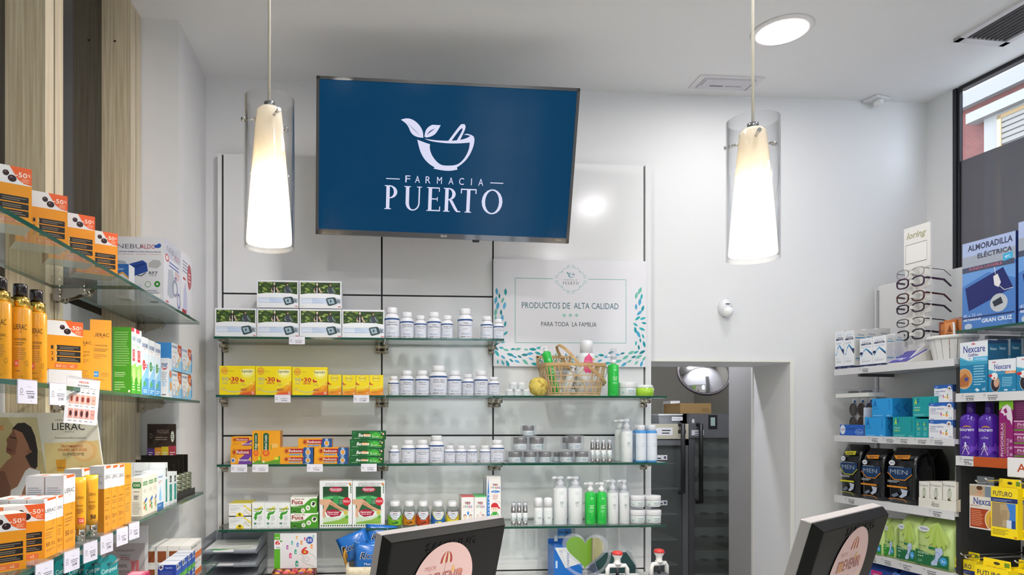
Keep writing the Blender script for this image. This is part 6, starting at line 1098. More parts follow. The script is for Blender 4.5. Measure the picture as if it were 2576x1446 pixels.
ops = [('p', c3((-20, 100), (315, 100), (395, 600), (400, 900), (-20, 900)), '#b8a878'), ('p', c3((60, 100), (315, 100), (360, 400), (200, 300)), '#c8bc90'),
       ('p', c3((95, 260), (110, 190), (150, 150), (210, 145), (265, 180), (300, 260), (322, 380), (320, 520), (300, 545), (255, 520), (215, 440), (160, 430), (110, 330)), '#241a16'),
       ('p', c3((95, 235), (120, 200), (190, 230), (240, 330), (262, 400), (215, 430), (195, 470), (100, 455), (88, 420), (55, 400), (52, 370), (62, 330), (55, 290)), '#9a6a50'), ('p', c3((95, 235), (120, 205), (150, 300), (130, 420), (88, 420), (55, 400), (62, 330), (55, 290)), '#7d523e'),
       ('p', c3((85, 262), (140, 275), (138, 285), (85, 272)), '#2a1a14'), ('p', c3((60, 362), (108, 376), (100, 392), (62, 380)), '#6a3030'), ('p', c3((225, 385), (262, 375), (275, 395), (240, 415)), '#8a5a44'),
       ('p', c3((100, 440), (215, 430), (260, 520), (340, 560), (400, 640), (400, 900), (-20, 900), (-20, 560), (60, 470)), '#96684e'), ('p', c3((-20, 560), (40, 560), (90, 700), (60, 900), (-20, 900)), '#7a5240'), ('p', c3((215, 560), (250, 530), (350, 560), (330, 600), (240, 620), (190, 740), (170, 900), (80, 900), (95, 720), (150, 690)), '#d8d6d8'),
       ct(12, 190, 45, 38, 'S', '#d8703a', 'b'), ct(577, 123, 215, 13, 'LABORATOIRES', '#3a3a34', 's'), ct(585, 178, 278, 62, 'LIERAC', '#1e1e1c'), ct(595, 223, 76, 11, 'PARIS', '#3a3a34', 's'), ct(603, 274, 266, 17, 'Dermocosmética avanzada', '#5a5a50'),
       ('p', c3((375, 322), (840, 298), (880, 560), (400, 600)), '#ddc68a'), ('e', *c3((725, 390))[0], .11, .095, '#e2b878'), ('e', *c3((715, 385))[0], .085, .075, '#e8c890'), ct(613, 347, 186, 24, 'TRATAMIENTOS', '#c8602a', 'b'), ct(620, 377, 248, 24, 'SOLARES ANTI-EDAD', '#c8602a', 'b'), ct(628, 414, 184, 26, 'SUNISSIME', '#4a4232'),
       ('p', c3((476, 462), (565, 458), (560, 560), (490, 562)), '#e0a02a'), ct(528, 530, 70, 18, 'LIERAC', '#4a3a18'), ct(690, 516, 30, 14, '1 ud.', '#b08040')]
ops = [o if o[0] != 'p' else ('p', [(max(0.001, min(a, .999-(1-t1)*max(0, b))), min(b, .999)) for a, b in o[1]], o[2]) for o in ops]
MB().print(Flat((x0, 0, 0), (pw_, 0, 0), (0, 0, ph), (0, -1, 0)), ops).make('printed_face', sp)
# ---- lowest level
Z4L = LZ[3]; hp = 2.2; xa, xb = at_y(258, PY, hp).x, at_y(372, PY, hp).x; ht = at_y(315, 1326, hp).z-Z4L
hy = tag(empty('display_poster', ((xa+xb)/2, hp, Z4L)), 'grey and pink serum poster on the lowest left shelf', 'poster'); w_ = xb-xa
mb = MB().prism([(-w_/2, 0), (w_/2, 0), (w_/2, ht+.006), (-w_/2, ht-.012)], 0, .004, '#d6d4d8|r.4'); mb.print(Flat((-w_/2, 0, 0), (w_, 0, 0), (0, 0, ht), (0, -1, 0)), [('r', .07, .02, .93, .74, '#b4a8ac'), ('p', [(.07, .02), (.93, .02), (.93, .3), (.5, .25), (.07, .1)], '#d0a8a8'), ('o', .45, .28, .26, .24, .12, '#c88a90'), ('t', .62, .86, .2, .06, 'LIERAC'[3:], '#3a3a3e'), ('t', .5, .62, .42, .035, 'HYDRAGENIST', '#4a4448'), ('t', .5, .545, .24, .02, 'REHIDRATA', '#4a4448', 'b'), ('t', .5, .51, .2, .02, 'REPARA', '#4a4448', 'b'), ('t', .5, .475, .2, .02, 'RELLENA', '#4a4448', 'b'), ('t', .42, .37, .24, .055, '100%', '#3a3034'), ('l', .36, .2, .62, .31, 4, '#7a6a70'), ('p', [(.64, .1), (.7, .1), (.71, .45), (.63, .45)], '#c86a70'), ('p', [(.74, .1), (.8, .1), (.8, .46), (.72, .46)], '#c86a70'), ('r', .64, .06, .7, .16, '#b8a8a8'), ('r', .74, .08, .8, .18, '#b8a8a8'), ('l', .15, .07, .55, .1, 1, '#8a7a80')]); mb.make('card', hy)
hy.rotation_euler = (0, 0, 0)
VG = 'chest rub cartons on the lowest left shelf'
def vapo(mb, w, h, d):
    ops = [('p', [(.08, .98), (.5, .98), (.42, .66), (.28, .6), (.14, .7)], '#c8ccd4'), ('e', .28, .82, .12, .12, '#3a4660'), ('t', .66, .68, .5, .18, 'VapoRub', '#c8dcf0', 'b'), ('p', [(0, 0), (1, 0), (1, .34), (0, .3)], '#4aa03a'), ('p', [(.3, .3), (1, .5), (1, .34), (0, .3)], '#2a68c8'), ('l', .4, .08, .9, .22, 2, '#a8d890')]
    lops = [('p', [(.02, .98), (.32, .98), (.28, .78), (.17, .68), (.05, .78)], '#c8ccd4'), ('e', .16, .86, .09, .08, '#3a4660'), ('t', .6, .82, .4, .1, 'VapoRub', '#b8ccE8'.lower(), 'b'), ('l', .12, .06, .9, .66, 9, '#4a6ab0')]
    faces(mb, w, h, d, '#2450b0|r.3', ops, '#1c3f98|r.3', '#c8ccd8|r.4', lops=lops)
cols = (442, 456.5, 472, 482, 491)
for i in range(4):
    for j in range(2):
        A, B = on_line(cols[i]+.4, (-.545, 0), (0, 1)), on_line(cols[i+1]-.4, (-.545, 0), (0, 1)); carton('vr', 'carton', ('first', 'second', 'third', 'last')[i]+' blue and green rub carton along the shelf, '+('lower tier', 'upper tier')[j], 'box', A, B, .0515, .05, Z4L+.052*j, vapo, VG)
def stref(mb, w, h, d):
    lops = [('r', .12, .1, .9, .72, '#8a4a2a')]; ops = [('t', .32, .82, .5, .16, 'Strefen', '#3a3a3e', 'b'), ('t', .75, .82, .3, .12, '8,75 mg', '#6a6a6e'), ('r', 0, .12, 1, .4, '#d8702a'), ('r', 0, .04, 1, .1, '#b8402a'), ('l', .1, .52, .7, .62, 1, '#9a9aa0')]
    faces(mb, w, h, d, '#e2e0de|r.4', ops, '#dad8d6', '#e4e2e0', lops=lops)
for i in range(4):
    for j in range(2):
        x = -.562-.036*i
        carton('st', 'carton', ('white and orange throat carton at the shelf edge', 'white and orange throat carton, second from the shelf edge', 'white and orange throat carton, third from the shelf edge', 'white and orange throat carton, innermost of the row')[i]+(', lower tier', ', upper tier')[j], 'box', Vector((x, 2.276, 0)), Vector((x, 2.425, 0)), .0575, .035, Z4L+.058*j, stref, 'throat lozenge cartons')
for i in range(5):
    u = (312, 330, 349, 367, 384)[i]; A = on_line(u, (-.60, 0), (0, 1)); tag(MB().box(-.05, -.028, 0, 0, .028, .088, '#c83a62|r.3', top='#d05074|r.3').box(-.045, -.02, .088, -.01, .02, .0885, '#e0a0b4').make('carton', None, (-.60-.004*i, A.y, Z4L)), ('first', 'second', 'third', 'fourth', 'fifth')[i]+' small pink carton from the teal plaster packs', 'box', 'small pink cartons on the lowest left shelf')
# blister plaster packs on pegs
CGp = 'teal plaster packs hanging on pegs'
card = [(-.036, 0), (.036, 0), (.036, .08), (.033, .096), (.022, .106), (.008, .111), (-.008, .111), (-.022, .106), (-.033, .096), (-.036, .08)]
zpk = CZ-.435
mb = MB().prism(card, 0, .0015, '#12848a|r.35'); mb.rbox(-.03, -.012, .006, .03, -.0002, .06, '#0f7a86|r.3', .004); mb.print(Flat((-.036, 0, 0), (.072, 0, 0), (0, 0, .111), (0, -1, 0)), [('t', .5, .68, .86, .13, 'Compeed', '#dceef0', ''), ('r', .38, .79, .62, .84, '#0a3a40')]); mb.print(Flat((-.03, -.012, .006), (.06, 0, 0), (0, 0, .054), (0, -1, 0)), [('r', .1, .2, .45, .6, '#d8ccc8'), ('r', .1, .3, .4, .4, '#c83a3a'), ('e', .72, .5, .14, .25, '#e8e0a0'), ('p', [(0, 0), (.6, 0), (0, .14)], '#b82a2a')]); pk_me = mb.mesh('plaster_pack')
for i, (u, zz) in enumerate(((278, zpk+.008), (226, zpk-.012), (162, zpk-.028))):
    p = on_line(u, (-.595, 0), (0, 1)); pg = tag(empty('display_peg', (-.90, p.y, zz+.0905)), ('wire display peg farthest from the camera', 'middle wire display peg', 'wire display peg nearest the camera')[i]+' holding teal packs', 'peg', 'wire pegs for plaster packs')
    MB().tube([(0, 0, 0), (.31, 0, 0), (.325, 0, .012)], .0022, 'chrome', 8).make('wire', pg); MB().box(-.014, -.02, -.02, 0, .02, .02, '#9a9a9c|r.4').make('back_plate', pg)
    for j in range(7):
        tag(put('plaster_pack', pk_me, None, (-.598-.034*j, p.y+.002*(j % 2), zz), math.radians(78-(j % 3)*4)), ('front teal pack', 'second teal pack', 'third teal pack', 'fourth teal pack', 'fifth teal pack', 'sixth teal pack', 'hindmost teal pack')[j]+' on the peg '+('beside the serum poster', 'in the middle of three', 'nearest the camera')[i], 'plaster pack', CGp)
# ================================================================== RIGHT HAND DISPLAY UNITS
F0 = Vector((2.04, 2.9, 0))
def rp(u, ins=.012): return on_line(u, F0+RN*ins, RT)
def rx(u): return (on_line(u, F0, RT)-F0).dot(RT)
RZ = [CZ+.217, CZ-.070, CZ-.330, CZ-.553, CZ-.775]
L1 = rx(2400); GAP = rx(2404)
b0 = rp(2208, .275); bxs = (b0-F0).dot(RT)
un = tag(empty('display_unit', F0, RA), 'white back board of the shelving unit under the street window', 'shelving')
zt = zat(720, b0)
MB().box(bxs, .275, 0, 1.9, .297, zt, '#dcdcde|r.25').make('back_board', un); MB().box(bxs-.012, .27, 0, bxs, .30, zt, '#cfcfd2|r.3').make('end_trim', un)
MB().box(bxs, .268, 0, bxs+.008, .275, zt-.02, '#a8a8ac|r.4').make('upright', un); MB().box(.02, .03, 0, 1.9, .27, .32, '#c8c8ca|r.5').make('plinth', un)
MB().box(L1-.01, .02, .32, L1+.008, .275, RZ[0]-.03, '#2c2c2e|r.5').make('divider_panel', un)
def tick(x, p, w=.055): return [('l', x+.3*w, .35, x+w, .8, 2, '#6a6a70'), ('t', x+.62*w, .2, .5*w, .26, p, '#2c2c30', 'b'), ('o', x+.1*w, .7, .07*w, .12, .3, '#66666c'), ('l', x-.02*w, .4, x+.22*w, .46, 1, '#8a8a90')]
def rshelf(z, xa, xb, label, ops, glass_=False, fh=.027, up=.002):
    o = tag(empty('display_shelf', F0+Vector((0, 0, z)), RA), label, 'shelf', 'shelves of the display units')
    if glass_: MB().box(xa, .0, -.009, xb, .272, -.0004, GE, GE, GE, 'shelf glass').make('pane', o)
    else:
        MB().box(xa, .004, -.018, xb, .272, -.0004, '#d8d8da|r.35').make('board', o)
        mb = MB().box(xa, 0, up-fh, xb, .0035, up, '#d6d6da|r.25'); mb.print(Flat((xa, 0, up-fh), (xb-xa, 0, 0), (0, 0, fh), (0, -1, 0)), ops); mb.make('ticket_rail', o)
    MB().box(xa+.02, .1, -.03, xa+.032, .272, -.018, '#6e6e72|r.3|m.6').make('bracket', o)
    return o
SL = L1
q = lambda u: rx(u)/SL
rshelf(RZ[0], 0, L1, 'upper white shelf of the far display unit with the spectacles', tick(q(2160), '4,80€', .1))
rshelf(RZ[1], 0, L1, 'second white shelf of the far display unit with the blue cartons', sum([tick(q(u), p, .1) for u, p in ((2184, '9,90€'), (2220, '11,90€'), (2255, '11,90€'), (2299, '11,90€'), (2340, '9,70€'))], []))
rshelf(RZ[2], 0, L1, 'third white shelf of the far display unit with the black packs', tick(q(2126), '7,90€', .1)+tick(q(2336), '24,50€', .1), fh=.032)
rshelf(RZ[3], 0, L1, 'fourth white shelf of the far display unit with the green packs', sum([tick(q(u), p, .1) for u, p in ((2180, '4,05€'), (2216, '4,05€'), (2262, '4,05€'), (2322, '7,95€'))], []), fh=.032)
rshelf(RZ[4], 0, L1, 'lowest white shelf of the far display unit with the blue packs', [], fh=.032)
def rc(key, label, u0, u1, vt, d, z, fn, ins=.012, group=None, name='carton', cat='box'):
    A, B = rp(u0, ins), rp(u1, ins); h = zat(vt, (A+B)/2)-z
    return carton(key, name, label, cat, A, B, h, d, z, fn, group)
# ---- contact lens cartons
def unica(travel):
    def fn(mb, w, h, d):
        NV = '#1c2a58'
        ops = [('t', .5, .9, .6, .03, 'Solución', '#5a9ac8'), ('t', .52, .84, .66, .07, 'Única', NV, 'b'), ('r', .1, .76, .9, .80, NV), ('t', .62, .78, .4, .025, 'LAGRIMA', '#dce0ea', 'b')]+([('t', .5, .68, .7, .04, 'PACK DE VIAJE', '#4a7ab8')] if travel else [('l', .1, .66, .9, .71, 2, '#a8b4c4')])
        ops += [('p', [(.02, .42), (.15, .36), (.3, .52), (.48, .6), (.7, .5), (.98, .4), (.98, .46), (.75, .56), (.5, .65), (.3, .57), (.16, .41)], '#3a9ad0'), ('p', [(.5, .62), (.75, .52), (.98, .43), (.98, .37), (.72, .49)], NV), ('e', .12 if travel else .9, .48, .12, .05, NV), ('t', .3, .28, .3, .02, 'estéril', '#5a9ac8'), ('l', .15, .18, .85, .24, 2, '#a8b0bc'), ('r', 0, 0, 1, .085, NV), ('t', .5, .04, .36, .025, '360 ML', '#c8d0e0')]
        rops = [('t', .5, .88, .5, .06, 'Única', '#3a6a9a', 'b'), ('r', .08, .78, .9, .81, '#3a8ab0'), ('l', .1, .2, .88, .74, 14, '#b0b4ba'), ('r', 0, 0, 1, .07, NV), ('r', .1, .24, .9, .27, '#3a8ab0')]
        faces(mb, w, h, d, '#e6e8ee|r.35', ops, '#d6d4d2|r.4', '#c8c4bc', rops=rops)
    return fn
UG = 'white contact lens cartons on the upper right shelf'
for u0, u1, ins, lb in ((2101, 2123, .012, 'tall white contact lens carton at the free end of the shelf'), (2123.6, 2149, .012, 'tall white contact lens carton, second from the free end, front row'), (2153, 2177, .082, 'tall white contact lens carton in the middle of the row going back'), (2184, 2208, .15, 'tall white contact lens carton hindmost in the row going back')): rc('un', lb, u0, u1, 833-(u0-2101)*.07, .062, RZ[0], unica(False), ins, UG)
for u0, u1, ins, lb in ((2163, 2195, .008, 'short white travel carton with a round dark seal, farther one'), (2195.6, 2229, .008, 'short white travel carton with a round dark seal, nearer the spectacle stand'), (2222, 2252, .052, 'short white travel carton behind the nearer one')): rc('unt', lb, u0, u1, 850-(u0-2163)*.16, .04, RZ[0], unica(True), ins, UG)
# ---- spectacle stand
A, B = rp(2274, .115), rp(2340, .115); c = (A+B)/2; wS = (B-A).length
st = tag(empty('spectacle_stand', (c.x, c.y, RZ[0]), RA), 'white spectacle stand with a cut out name board and purple foot', 'stand')
zs0, zs1 = zat(675, c)-RZ[0], zat(567, c)-RZ[0]; h2 = wS/2; PW = '#e6e4e2|r.3'
mb = MB().prism([(-h2, zs0), (h2, zs0), (h2, zs1), (-h2, zs1)], 0, .008, PW)
F = Flat((-h2, 0, zs0), (wS, 0, 0), (0, 0, zs1-zs0), (0, -1, 0)); mb.print(F, [('r', .06, .14, .88, .60, '#8a8a88'), ('r', .075, .16, .87, .585, '#eae8e6'), ('t', .48, .78, .76, .2, 'loring', '#a9a685', 'kid'.replace('d', ''))]); mb.make('name_board', st)
pr = [(h2*.45, zs0), (h2*.45, zs0-.012), (h2*.98, zs0-.028)]
zl = [zat(v, c)-RZ[0] for v in (686, 710, 747, 775, 810, 842)]
mb = MB().box(-h2*.95, .002, .012, h2*.55, .008, zs0, PW)
for z in zl: mb.prism([(h2*.5, z-.026), (h2*.98, z-.022), (h2*.98, z+.014), (h2*.5, z+.018)], .001, .009, PW)
mb.make('post', st)
for z in zl: MB().loft([[(-.011, 0, z-.012), (.011, 0, z-.012), (.009, 0, z+.012), (-.009, 0, z+.012)], [(-.006, -.03, z-.004), (.006, -.03, z-.004), (.004, -.03, z+.008), (-.004, -.03, z+.008)]], '#dcdad6|r.3', smooth=False).make('nose_rest', st)
mb = MB()
ft = [(-.085, -.098), (.06, -.098), (.06, .008), (-.085, .008)]
mb.loft([[(-.085, -.102, .001), (.06, -.102, .001), (.06, .03, .001), (-.085, .03, .001)], [(-.085, -.102, .006), (.06, -.102, .006), (.06, .03, .072), (-.085, .03, .072)]], '#dcdad4|r.3', smooth=False)
F = Flat((-.08, -.099, .0085), (.132, 0, 0), (0, .1, .05), (0, -.447, .894)); mb.print(F, [('r', 0, 0, 1, 1, '#4a44a8|r.3'), ('t', .48, .3, .5, .28, 'loring', '#e4e2f0', 'ki')]); mb.make('foot', st)
for x in (-.05, .035): MB().prism([(-.08, .014), (-.03, .058), (.0, .078), (.004, .05), (-.04, .034)], x, x+.004, '#eceae6|r.2', 'x').make('side_wing', st)
def glasses(z, col, label, w=.128, lh=.034, r=.0027, rim=True, fold=False, tl=.125, y=-.022):
    o = tag(empty('spectacles', c+RT*(-.008)+RN*y+Vector((0, 0, RZ[0]+z)), RA+.04), label, 'glasses', 'spectacles on the white stand'); m = f'{col}|r.25'
    fr = MB(); ln = MB(); lw = w*.40
    for s in (-1, 1):
        cx = s*w*.265; pts = [(cx+lw/2*math.copysign(abs(math.cos(a))**.7, math.cos(a)), 0, lh/2*math.copysign(abs(math.sin(a))**.75, math.sin(a))) for a in [2*math.pi*i/24 for i in range(24)]]
        fr.tube(pts, r, m, 6, True); ln.poly(Flat((0, 0, 0), (1, 0, 0), (0, 0, 1), (0, -1, 0), False), [(p[0], p[2]) for p in pts], 'lens', 0)
    fr.tube([(-w*.07, 0, .004), (0, -.003, .008), (w*.07, 0, .004)], r, m, 6); fr.make('frame', o); ln.make('lenses', o)
    for s in (-1, 1):
        MB().tube([(s*w*.465, 0, lh*.22), (s*w*.5, .008, lh*.24), (s*w*.5, tl*.72, lh*.1), (s*w*.49, tl, -lh*.55)], [r*1.2, r*1.5, r*1.3, r*1.2], m, 6).make('temple', o)
for z, col, lb, kw in ((zl[0], '#6a5a62', 'thin rimmed spectacles at the top of the stand', dict(r=.0011)), (zl[1], '#3a1c3e', 'dark purple spectacles, second from the top of the stand', dict(lh=.037, r=.003)), (zl[2], '#4a1e18', 'dark red brown spectacles, third from the top of the stand', dict(lh=.038)), (zl[3], '#241226', 'dark plum spectacles, fourth from the top of the stand', dict(r=.0028)), (zl[4], '#2e2224', 'slim brown spectacles, second from the bottom of the stand', dict(lh=.03, r=.0017)), (zl[5], '#1c1a22', 'heavy black spectacles at the bottom of the stand', dict(lh=.038, r=.003))): glasses(z, col, lb, **kw)
# ---- white slatted bucket
cb = rp(2397, .135); bu = tag(empty('slatted_bucket', (cb.x, cb.y, RZ[0])), 'white slatted wooden bucket with a rope handle beside the spectacle stand', 'bucket'); R1, R0, Hb = .077, .058, .098
for i in range(18):
    a0, a1 = 2*math.pi*(i+.04)/18, 2*math.pi*(i+.96)/18
    P = [(R0*math.cos(a), R0*math.sin(a), .001) for a in (a0, a1)]+[(R1*math.cos(a), R1*math.sin(a), Hb) for a in (a1, a0)]; I = [(p[0]*.95, p[1]*.95, p[2]) for p in P]
    if i == 0: mb = MB()
    mb.add(P+I, [(0, 1, 2, 3), (7, 6, 5, 4), (0, 3, 7, 4), (1, 5, 6, 2), (3, 2, 6, 7), (0, 4, 5, 1)], '#dfdedc|r.6')
mb.make('slats', bu); MB().lathe([(R0*.95, .002), (.001, .002)], '#c8c6c4|r.6', 24, cap=False).lathe([(R1+.001, Hb-.012), (R1+.003, Hb-.012), (R1+.003, Hb), (R1-.004, Hb), (R1-.004, Hb-.012)], '#e4e3e1|r.5', 36, cap=False).make('rim', bu)
hd = [Vector((.074*math.cos(math.pi*i/20)*math.cos(.9), .074*math.cos(math.pi*i/20)*math.sin(.9), Hb-.006+.062*math.sin(math.pi*i/20))) for i in range(21)]; MB().tube(hd, [.0036+.0006*(i % 2) for i in range(21)], '#d8d6d2|r.7').make('rope_handle', bu)
for i, (dx, dy, rz, hh, col) in enumerate(((-.03, -.02, .3, .155, '#c8743a'), (-.012, -.03, .1, .16, '#b88a7a'), (.005, -.012, -.2, .165, '#a8645a'), (.022, .01, .5, .15, '#b86a3a'), (.0, .03, 1.0, .155, '#9a5a4a'))):
    mb = MB(); w_, d_ = .042, .012; faces(mb, w_, hh-.04, d_, f'{col}|r.25|c.5', [('r', .1, .5, .9, .92, '#d8905a'), ('p', [(.3, .6), (.5, .85), (.7, .6)], '#8a4a2a'), ('l', .15, .54, .85, .6, 1, '#6a3a2a'), ('r', .15, .08, .85, .2, '#e0d0c0')]); tag(mb.make('sachet', None, (cb.x+dx, cb.y+dy, RZ[0]+.042), RA+rz), ('orange', 'pinkish', 'dusky red', 'brown orange', 'red brown')[i]+' sachet pack standing in the white bucket', 'packet', 'packs in the white bucket')
tag(MB().lathe([(.05, .003), (.057, .04), (.001, .041)], '#b8a898|r.8', 20).make('bucket_filling', None, (cb.x, cb.y, RZ[0])), 'pale filling inside the white slatted bucket', 'filling')
# ---- second shelf: clip-on sunglasses display, eye drop cartons, wipes
A, B = rp(2113, .012), rp(2174, .012); wD = (B-A).length; cD = (A+B)/2
sd = tag(empty('sunglasses_display', (cD.x, cD.y, RZ[1]), RA), 'blue counter display of clip-on sunglasses with a round price badge', 'display')
mb = MB().box(-wD/2, 0, 0, wD/2, .004, .048, '#2a62c0|r.3').box(-wD/2, .004, 0, wD/2, .11, .004, '#2a62c0|r.3').box(-wD/2, .106, 0, wD/2, .11, .165, '#d8dce4|r.35').box(wD/2-.003, 0, 0, wD/2, .11, .12, '#d8dce4|r.35'); mb.print(Flat((-wD/2, 0, 0), (wD, 0, 0), (0, 0, .048), (0, -1, 0)), [('e', .12, .55, .11, .42, '#e0e4ee'), ('t', .12, .55, .17, .2, '12,90€', '#4a5a9a', 'b'), ('t', .47, .62, .34, .18, 'POLARIZED', '#16306a', 'b'), ('t', .8, .36, .2, .2, 'Vision', '#a8c8f0', 'b'), ('o', .8, .36, .15, .24, .12, '#a8c8f0')]); mb.make('tray', sd)
for i, col in enumerate(('#3a3a3e', '#4a3e3c', '#2a3a8a')):
    x = -wD/2+wD*(i+.5)/3; o = tag(empty('clip_on_sunglasses', F0+RT*((cD-F0).dot(RT)+x)+RN*(.05)+Vector((0, 0, RZ[1]+.005)), RA), ('grey clip-on sunglasses at the free end of the blue display', 'brown clip-on sunglasses in the middle of the blue display', 'blue rimmed clip-on sunglasses nearer the blue cartons')[i], 'sunglasses', 'clip-on sunglasses in the blue display')
    mb = MB().box(-wD/6+.002, .02, .0, wD/6-.002, .022, .158, '#dcdce2|r.4'); mb.print(Flat((-wD/6, .02, 0), (wD/3, 0, 0), (0, 0, .158), (0, -1, 0)), [('p', [(.05, .7), (.55, .98), (.05, .98)], '#eef0f4'), ('e', .4, .9, .16, .04, '#2a62b0')]); mb.make('backing_card', o)
    for zz in (.108, .05):
        pts = [(.018*math.cos(a), .008, zz+.026*math.sin(a)) for a in [2*math.pi*j/22 for j in range(22)]]; MB().tube(pts, .0022, f'{col}|r.3', 6, True).prism([(p[0], p[2]) for p in pts], .008, .0095, '#3c3432|r.12|c.5').make('lens', o)
    MB().tube([(0, .008, .079), (.008, .004, .079), (0, .008, .08)], .0018, f'{col}|r.3', 6).make('bridge', o)
cw = rp(2158, .055); o = tag(empty('folded_sunglasses', (cw.x, cw.y, RZ[1]+.1655), RA), 'flat white sunglasses pack lying on top of the blue display', 'pack'); MB().box(-.09, -.03, 0, .09, .05, .017, '#dededa|r.35').make('tray', o); MB().box(-.088, -.028, .017, .088, .048, .034, 'clear plastic').make('blister', o)
for s in (-1, 1): MB().lathe([(.001, .018), (.024, .019), (.026, .023), (.02, .028), (.001, .03)], '#26262a|r.15|c.4', 22, c=(s*.035, .01), sq=.8).make('lens', o)
def aqu(forte, small=False):
    c1, c2 = ('#1a9aa0', '#16888e') if forte else ('#2a9ae0', '#2186c8')
    def fn(mb, w, h, d):
        if small: ops = [('t', .4, .72, .3, .2, 'A', '#c8e02a', 'k'), ('t', .62, .72, .25, .18, 'F', '#0e5a90', 'b'), ('t', .5, .52, .5, .07, 'Aquoral', '#e0f0f0'), ('t', .5, .44, .45, .06, 'FORTE', '#c8e02a', 'b'), ('l', .2, .12, .8, .32, 3, '#6ac4c8')]
        elif forte: ops = [('t', .14, .76, .12, .3, 'A', '#c8e02a', 'k'), ('t', .25, .76, .1, .28, 'F', '#1a5a9a', 'b'), ('t', .2, .46, .26, .09, 'Aquoral', '#e6f2f2'), ('t', .19, .33, .25, .09, 'FORTE', '#c8e02a', 'b'), ('l', .06, .06, .6, .15, 2, '#8ad0d4'), ('t', .82, .08, .16, .06, 'Esteve', '#c8e6e8', 'b'), ('l', .82, .3, .9, .95, 6, '#0e7078')]
        else: ops = [('t', .15, .72, .18, .36, 'A', '#1a5aa8', 'k'), ('t', .2, .44, .26, .09, 'Aquoral', '#1a4a90'), ('l', .06, .06, .6, .12, 1, '#a8d8f4'), ('t', .82, .08, .16, .06, 'Esteve', '#c8e6f8', 'b'), ('l', .82, .4, .9, .95, 5, '#1a70b8')]
        rops = [('t', .5, .5, .45, .5, 'A', '#1a62a8' if not forte else '#0e6a80', 'kv'), ('t', .8, .5, .16, .6, 'Aquoral', '#1a4a80', 'v')]
        faces(mb, w, h, d, f'{c1}|r.3', ops, f'{c2}|r.35', rops=rops)
    return fn
AG = 'eye drop cartons on the second right shelf'; z2a = zat(1048.5, rp(2220))
rc('aq', 'sky blue eye drop carton on the shelf beside the sunglasses display', 2176, 2227, 1049, .04, RZ[1], aqu(False), .010, AG); rc('aq', 'sky blue eye drop carton stacked on the one beside the sunglasses display', 2194, 2245, 1002, .04, z2a, aqu(False), .014, AG)
rc('aq', 'sky blue eye drop carton on the upper level, next one back', 2215, 2266, 1002, .04, z2a, aqu(False), .056, AG); rc('aq', 'sky blue eye drop carton on the upper level, hindmost', 2238, 2288, 1002.5, .04, z2a, aqu(False), .098, AG)
rc('aq', 'sky blue eye drop carton on the lower level, hidden behind the first', 2200, 2249, 1049, .085, RZ[1], aqu(False), .054, AG)
rc('af', 'teal eye drop carton with a yellow letter, lower level', 2246, 2302, 1048, .08, RZ[1], aqu(True), .010, AG); rc('af', 'teal eye drop carton with a yellow letter, upper level', 2296, 2353, 997.5, .06, z2a, aqu(True), .016, AG)
for i, (a, b) in enumerate(((2303, 2319), (2319.5, 2335.5))):
    rc('as', 'small teal eye drop carton with two letters, '+('nearer the big teal one', 'nearer the wipes')[i], a, b, 1053, .05, RZ[1], aqu(True, True), .012, AG)
rc('ab', 'plain teal carton lying under the upper teal carton, behind the small pair', 2312, 2362, 1049, .05, RZ[1], lambda mb, w, h, d: faces(mb, w, h, d, '#16888e|r.35'), .066, AG)
def wipes(mb, w, h, d):
    ops = [('p', [(0, .82), (.3, .78), (.6, .82), (1, .7), (1, 1), (0, 1)], '#2a62b8'), ('t', .14, .9, .14, .08, 'Lab+', '#c8d8f0', 'bi'), ('e', .84, .78, .1, .16, '#e4e6ee'), ('o', .84, .78, .09, .15, .08, '#a86a5a'), ('e', .84, .78, .055, .06, '#a8806a'), ('e', .84, .78, .025, .05, '#3a2a20'), ('t', .34, .64, .56, .08, 'Toallitas oftálmicas', '#2a4a9a', 'bi'), ('t', .17, .53, .24, .07, 'estériles', '#2a4a9a', 'bi'), ('l', .05, .34, .46, .46, 3, '#a8b0c8'), ('l', .05, .04, .3, .1, 1, '#3a62b0'), ('t', .9, .1, .1, .1, '15', '#4a5a7a', 'b')]
    for a in range(0, 360, 60): ops.append(('e', .62+.055*math.cos(math.radians(a)), .28+.11*math.sin(math.radians(a)), .03, .06, '#f4f0f0'))
    ops += [('p', [(.46, .36), (.52, .46), (.56, .3), (.52, .2)], '#c87aa8'), ('p', [(.7, .4), (.78, .52), (.74, .3)], '#4a8a3a'), ('e', .74, .26, .05, .08, '#e8a03a'), ('e', .62, .28, .03, .055, '#e0b02a')]
    faces(mb, w, h, d, '#e4e6ee|r.35', ops, '#b0acb6|r.4', rops=[('r', 0, .6, 1, 1, '#2a4a8a'), ('l', .2, .3, .8, .5, 3, '#6a6a8a')])
WG = 'eye wipe cartons on the second right shelf'
rc('wi', 'white eye wipe carton with flowers, bottom of three', 2336.5, 2397, 1056, .075, RZ[1], wipes, .012, WG); zw = zat(1056, rp(2367)); rc('wi', 'white eye wipe carton with flowers, middle of three', 2337, 2398, 1012.5, .075, zw+.0005, wipes, .012, WG); zw2 = zat(1012, rp(2367)); rc('wi', 'white eye wipe carton with flowers, top of three', 2350, 2396, 968, .075, zw2+.001, wipes, .03, WG)
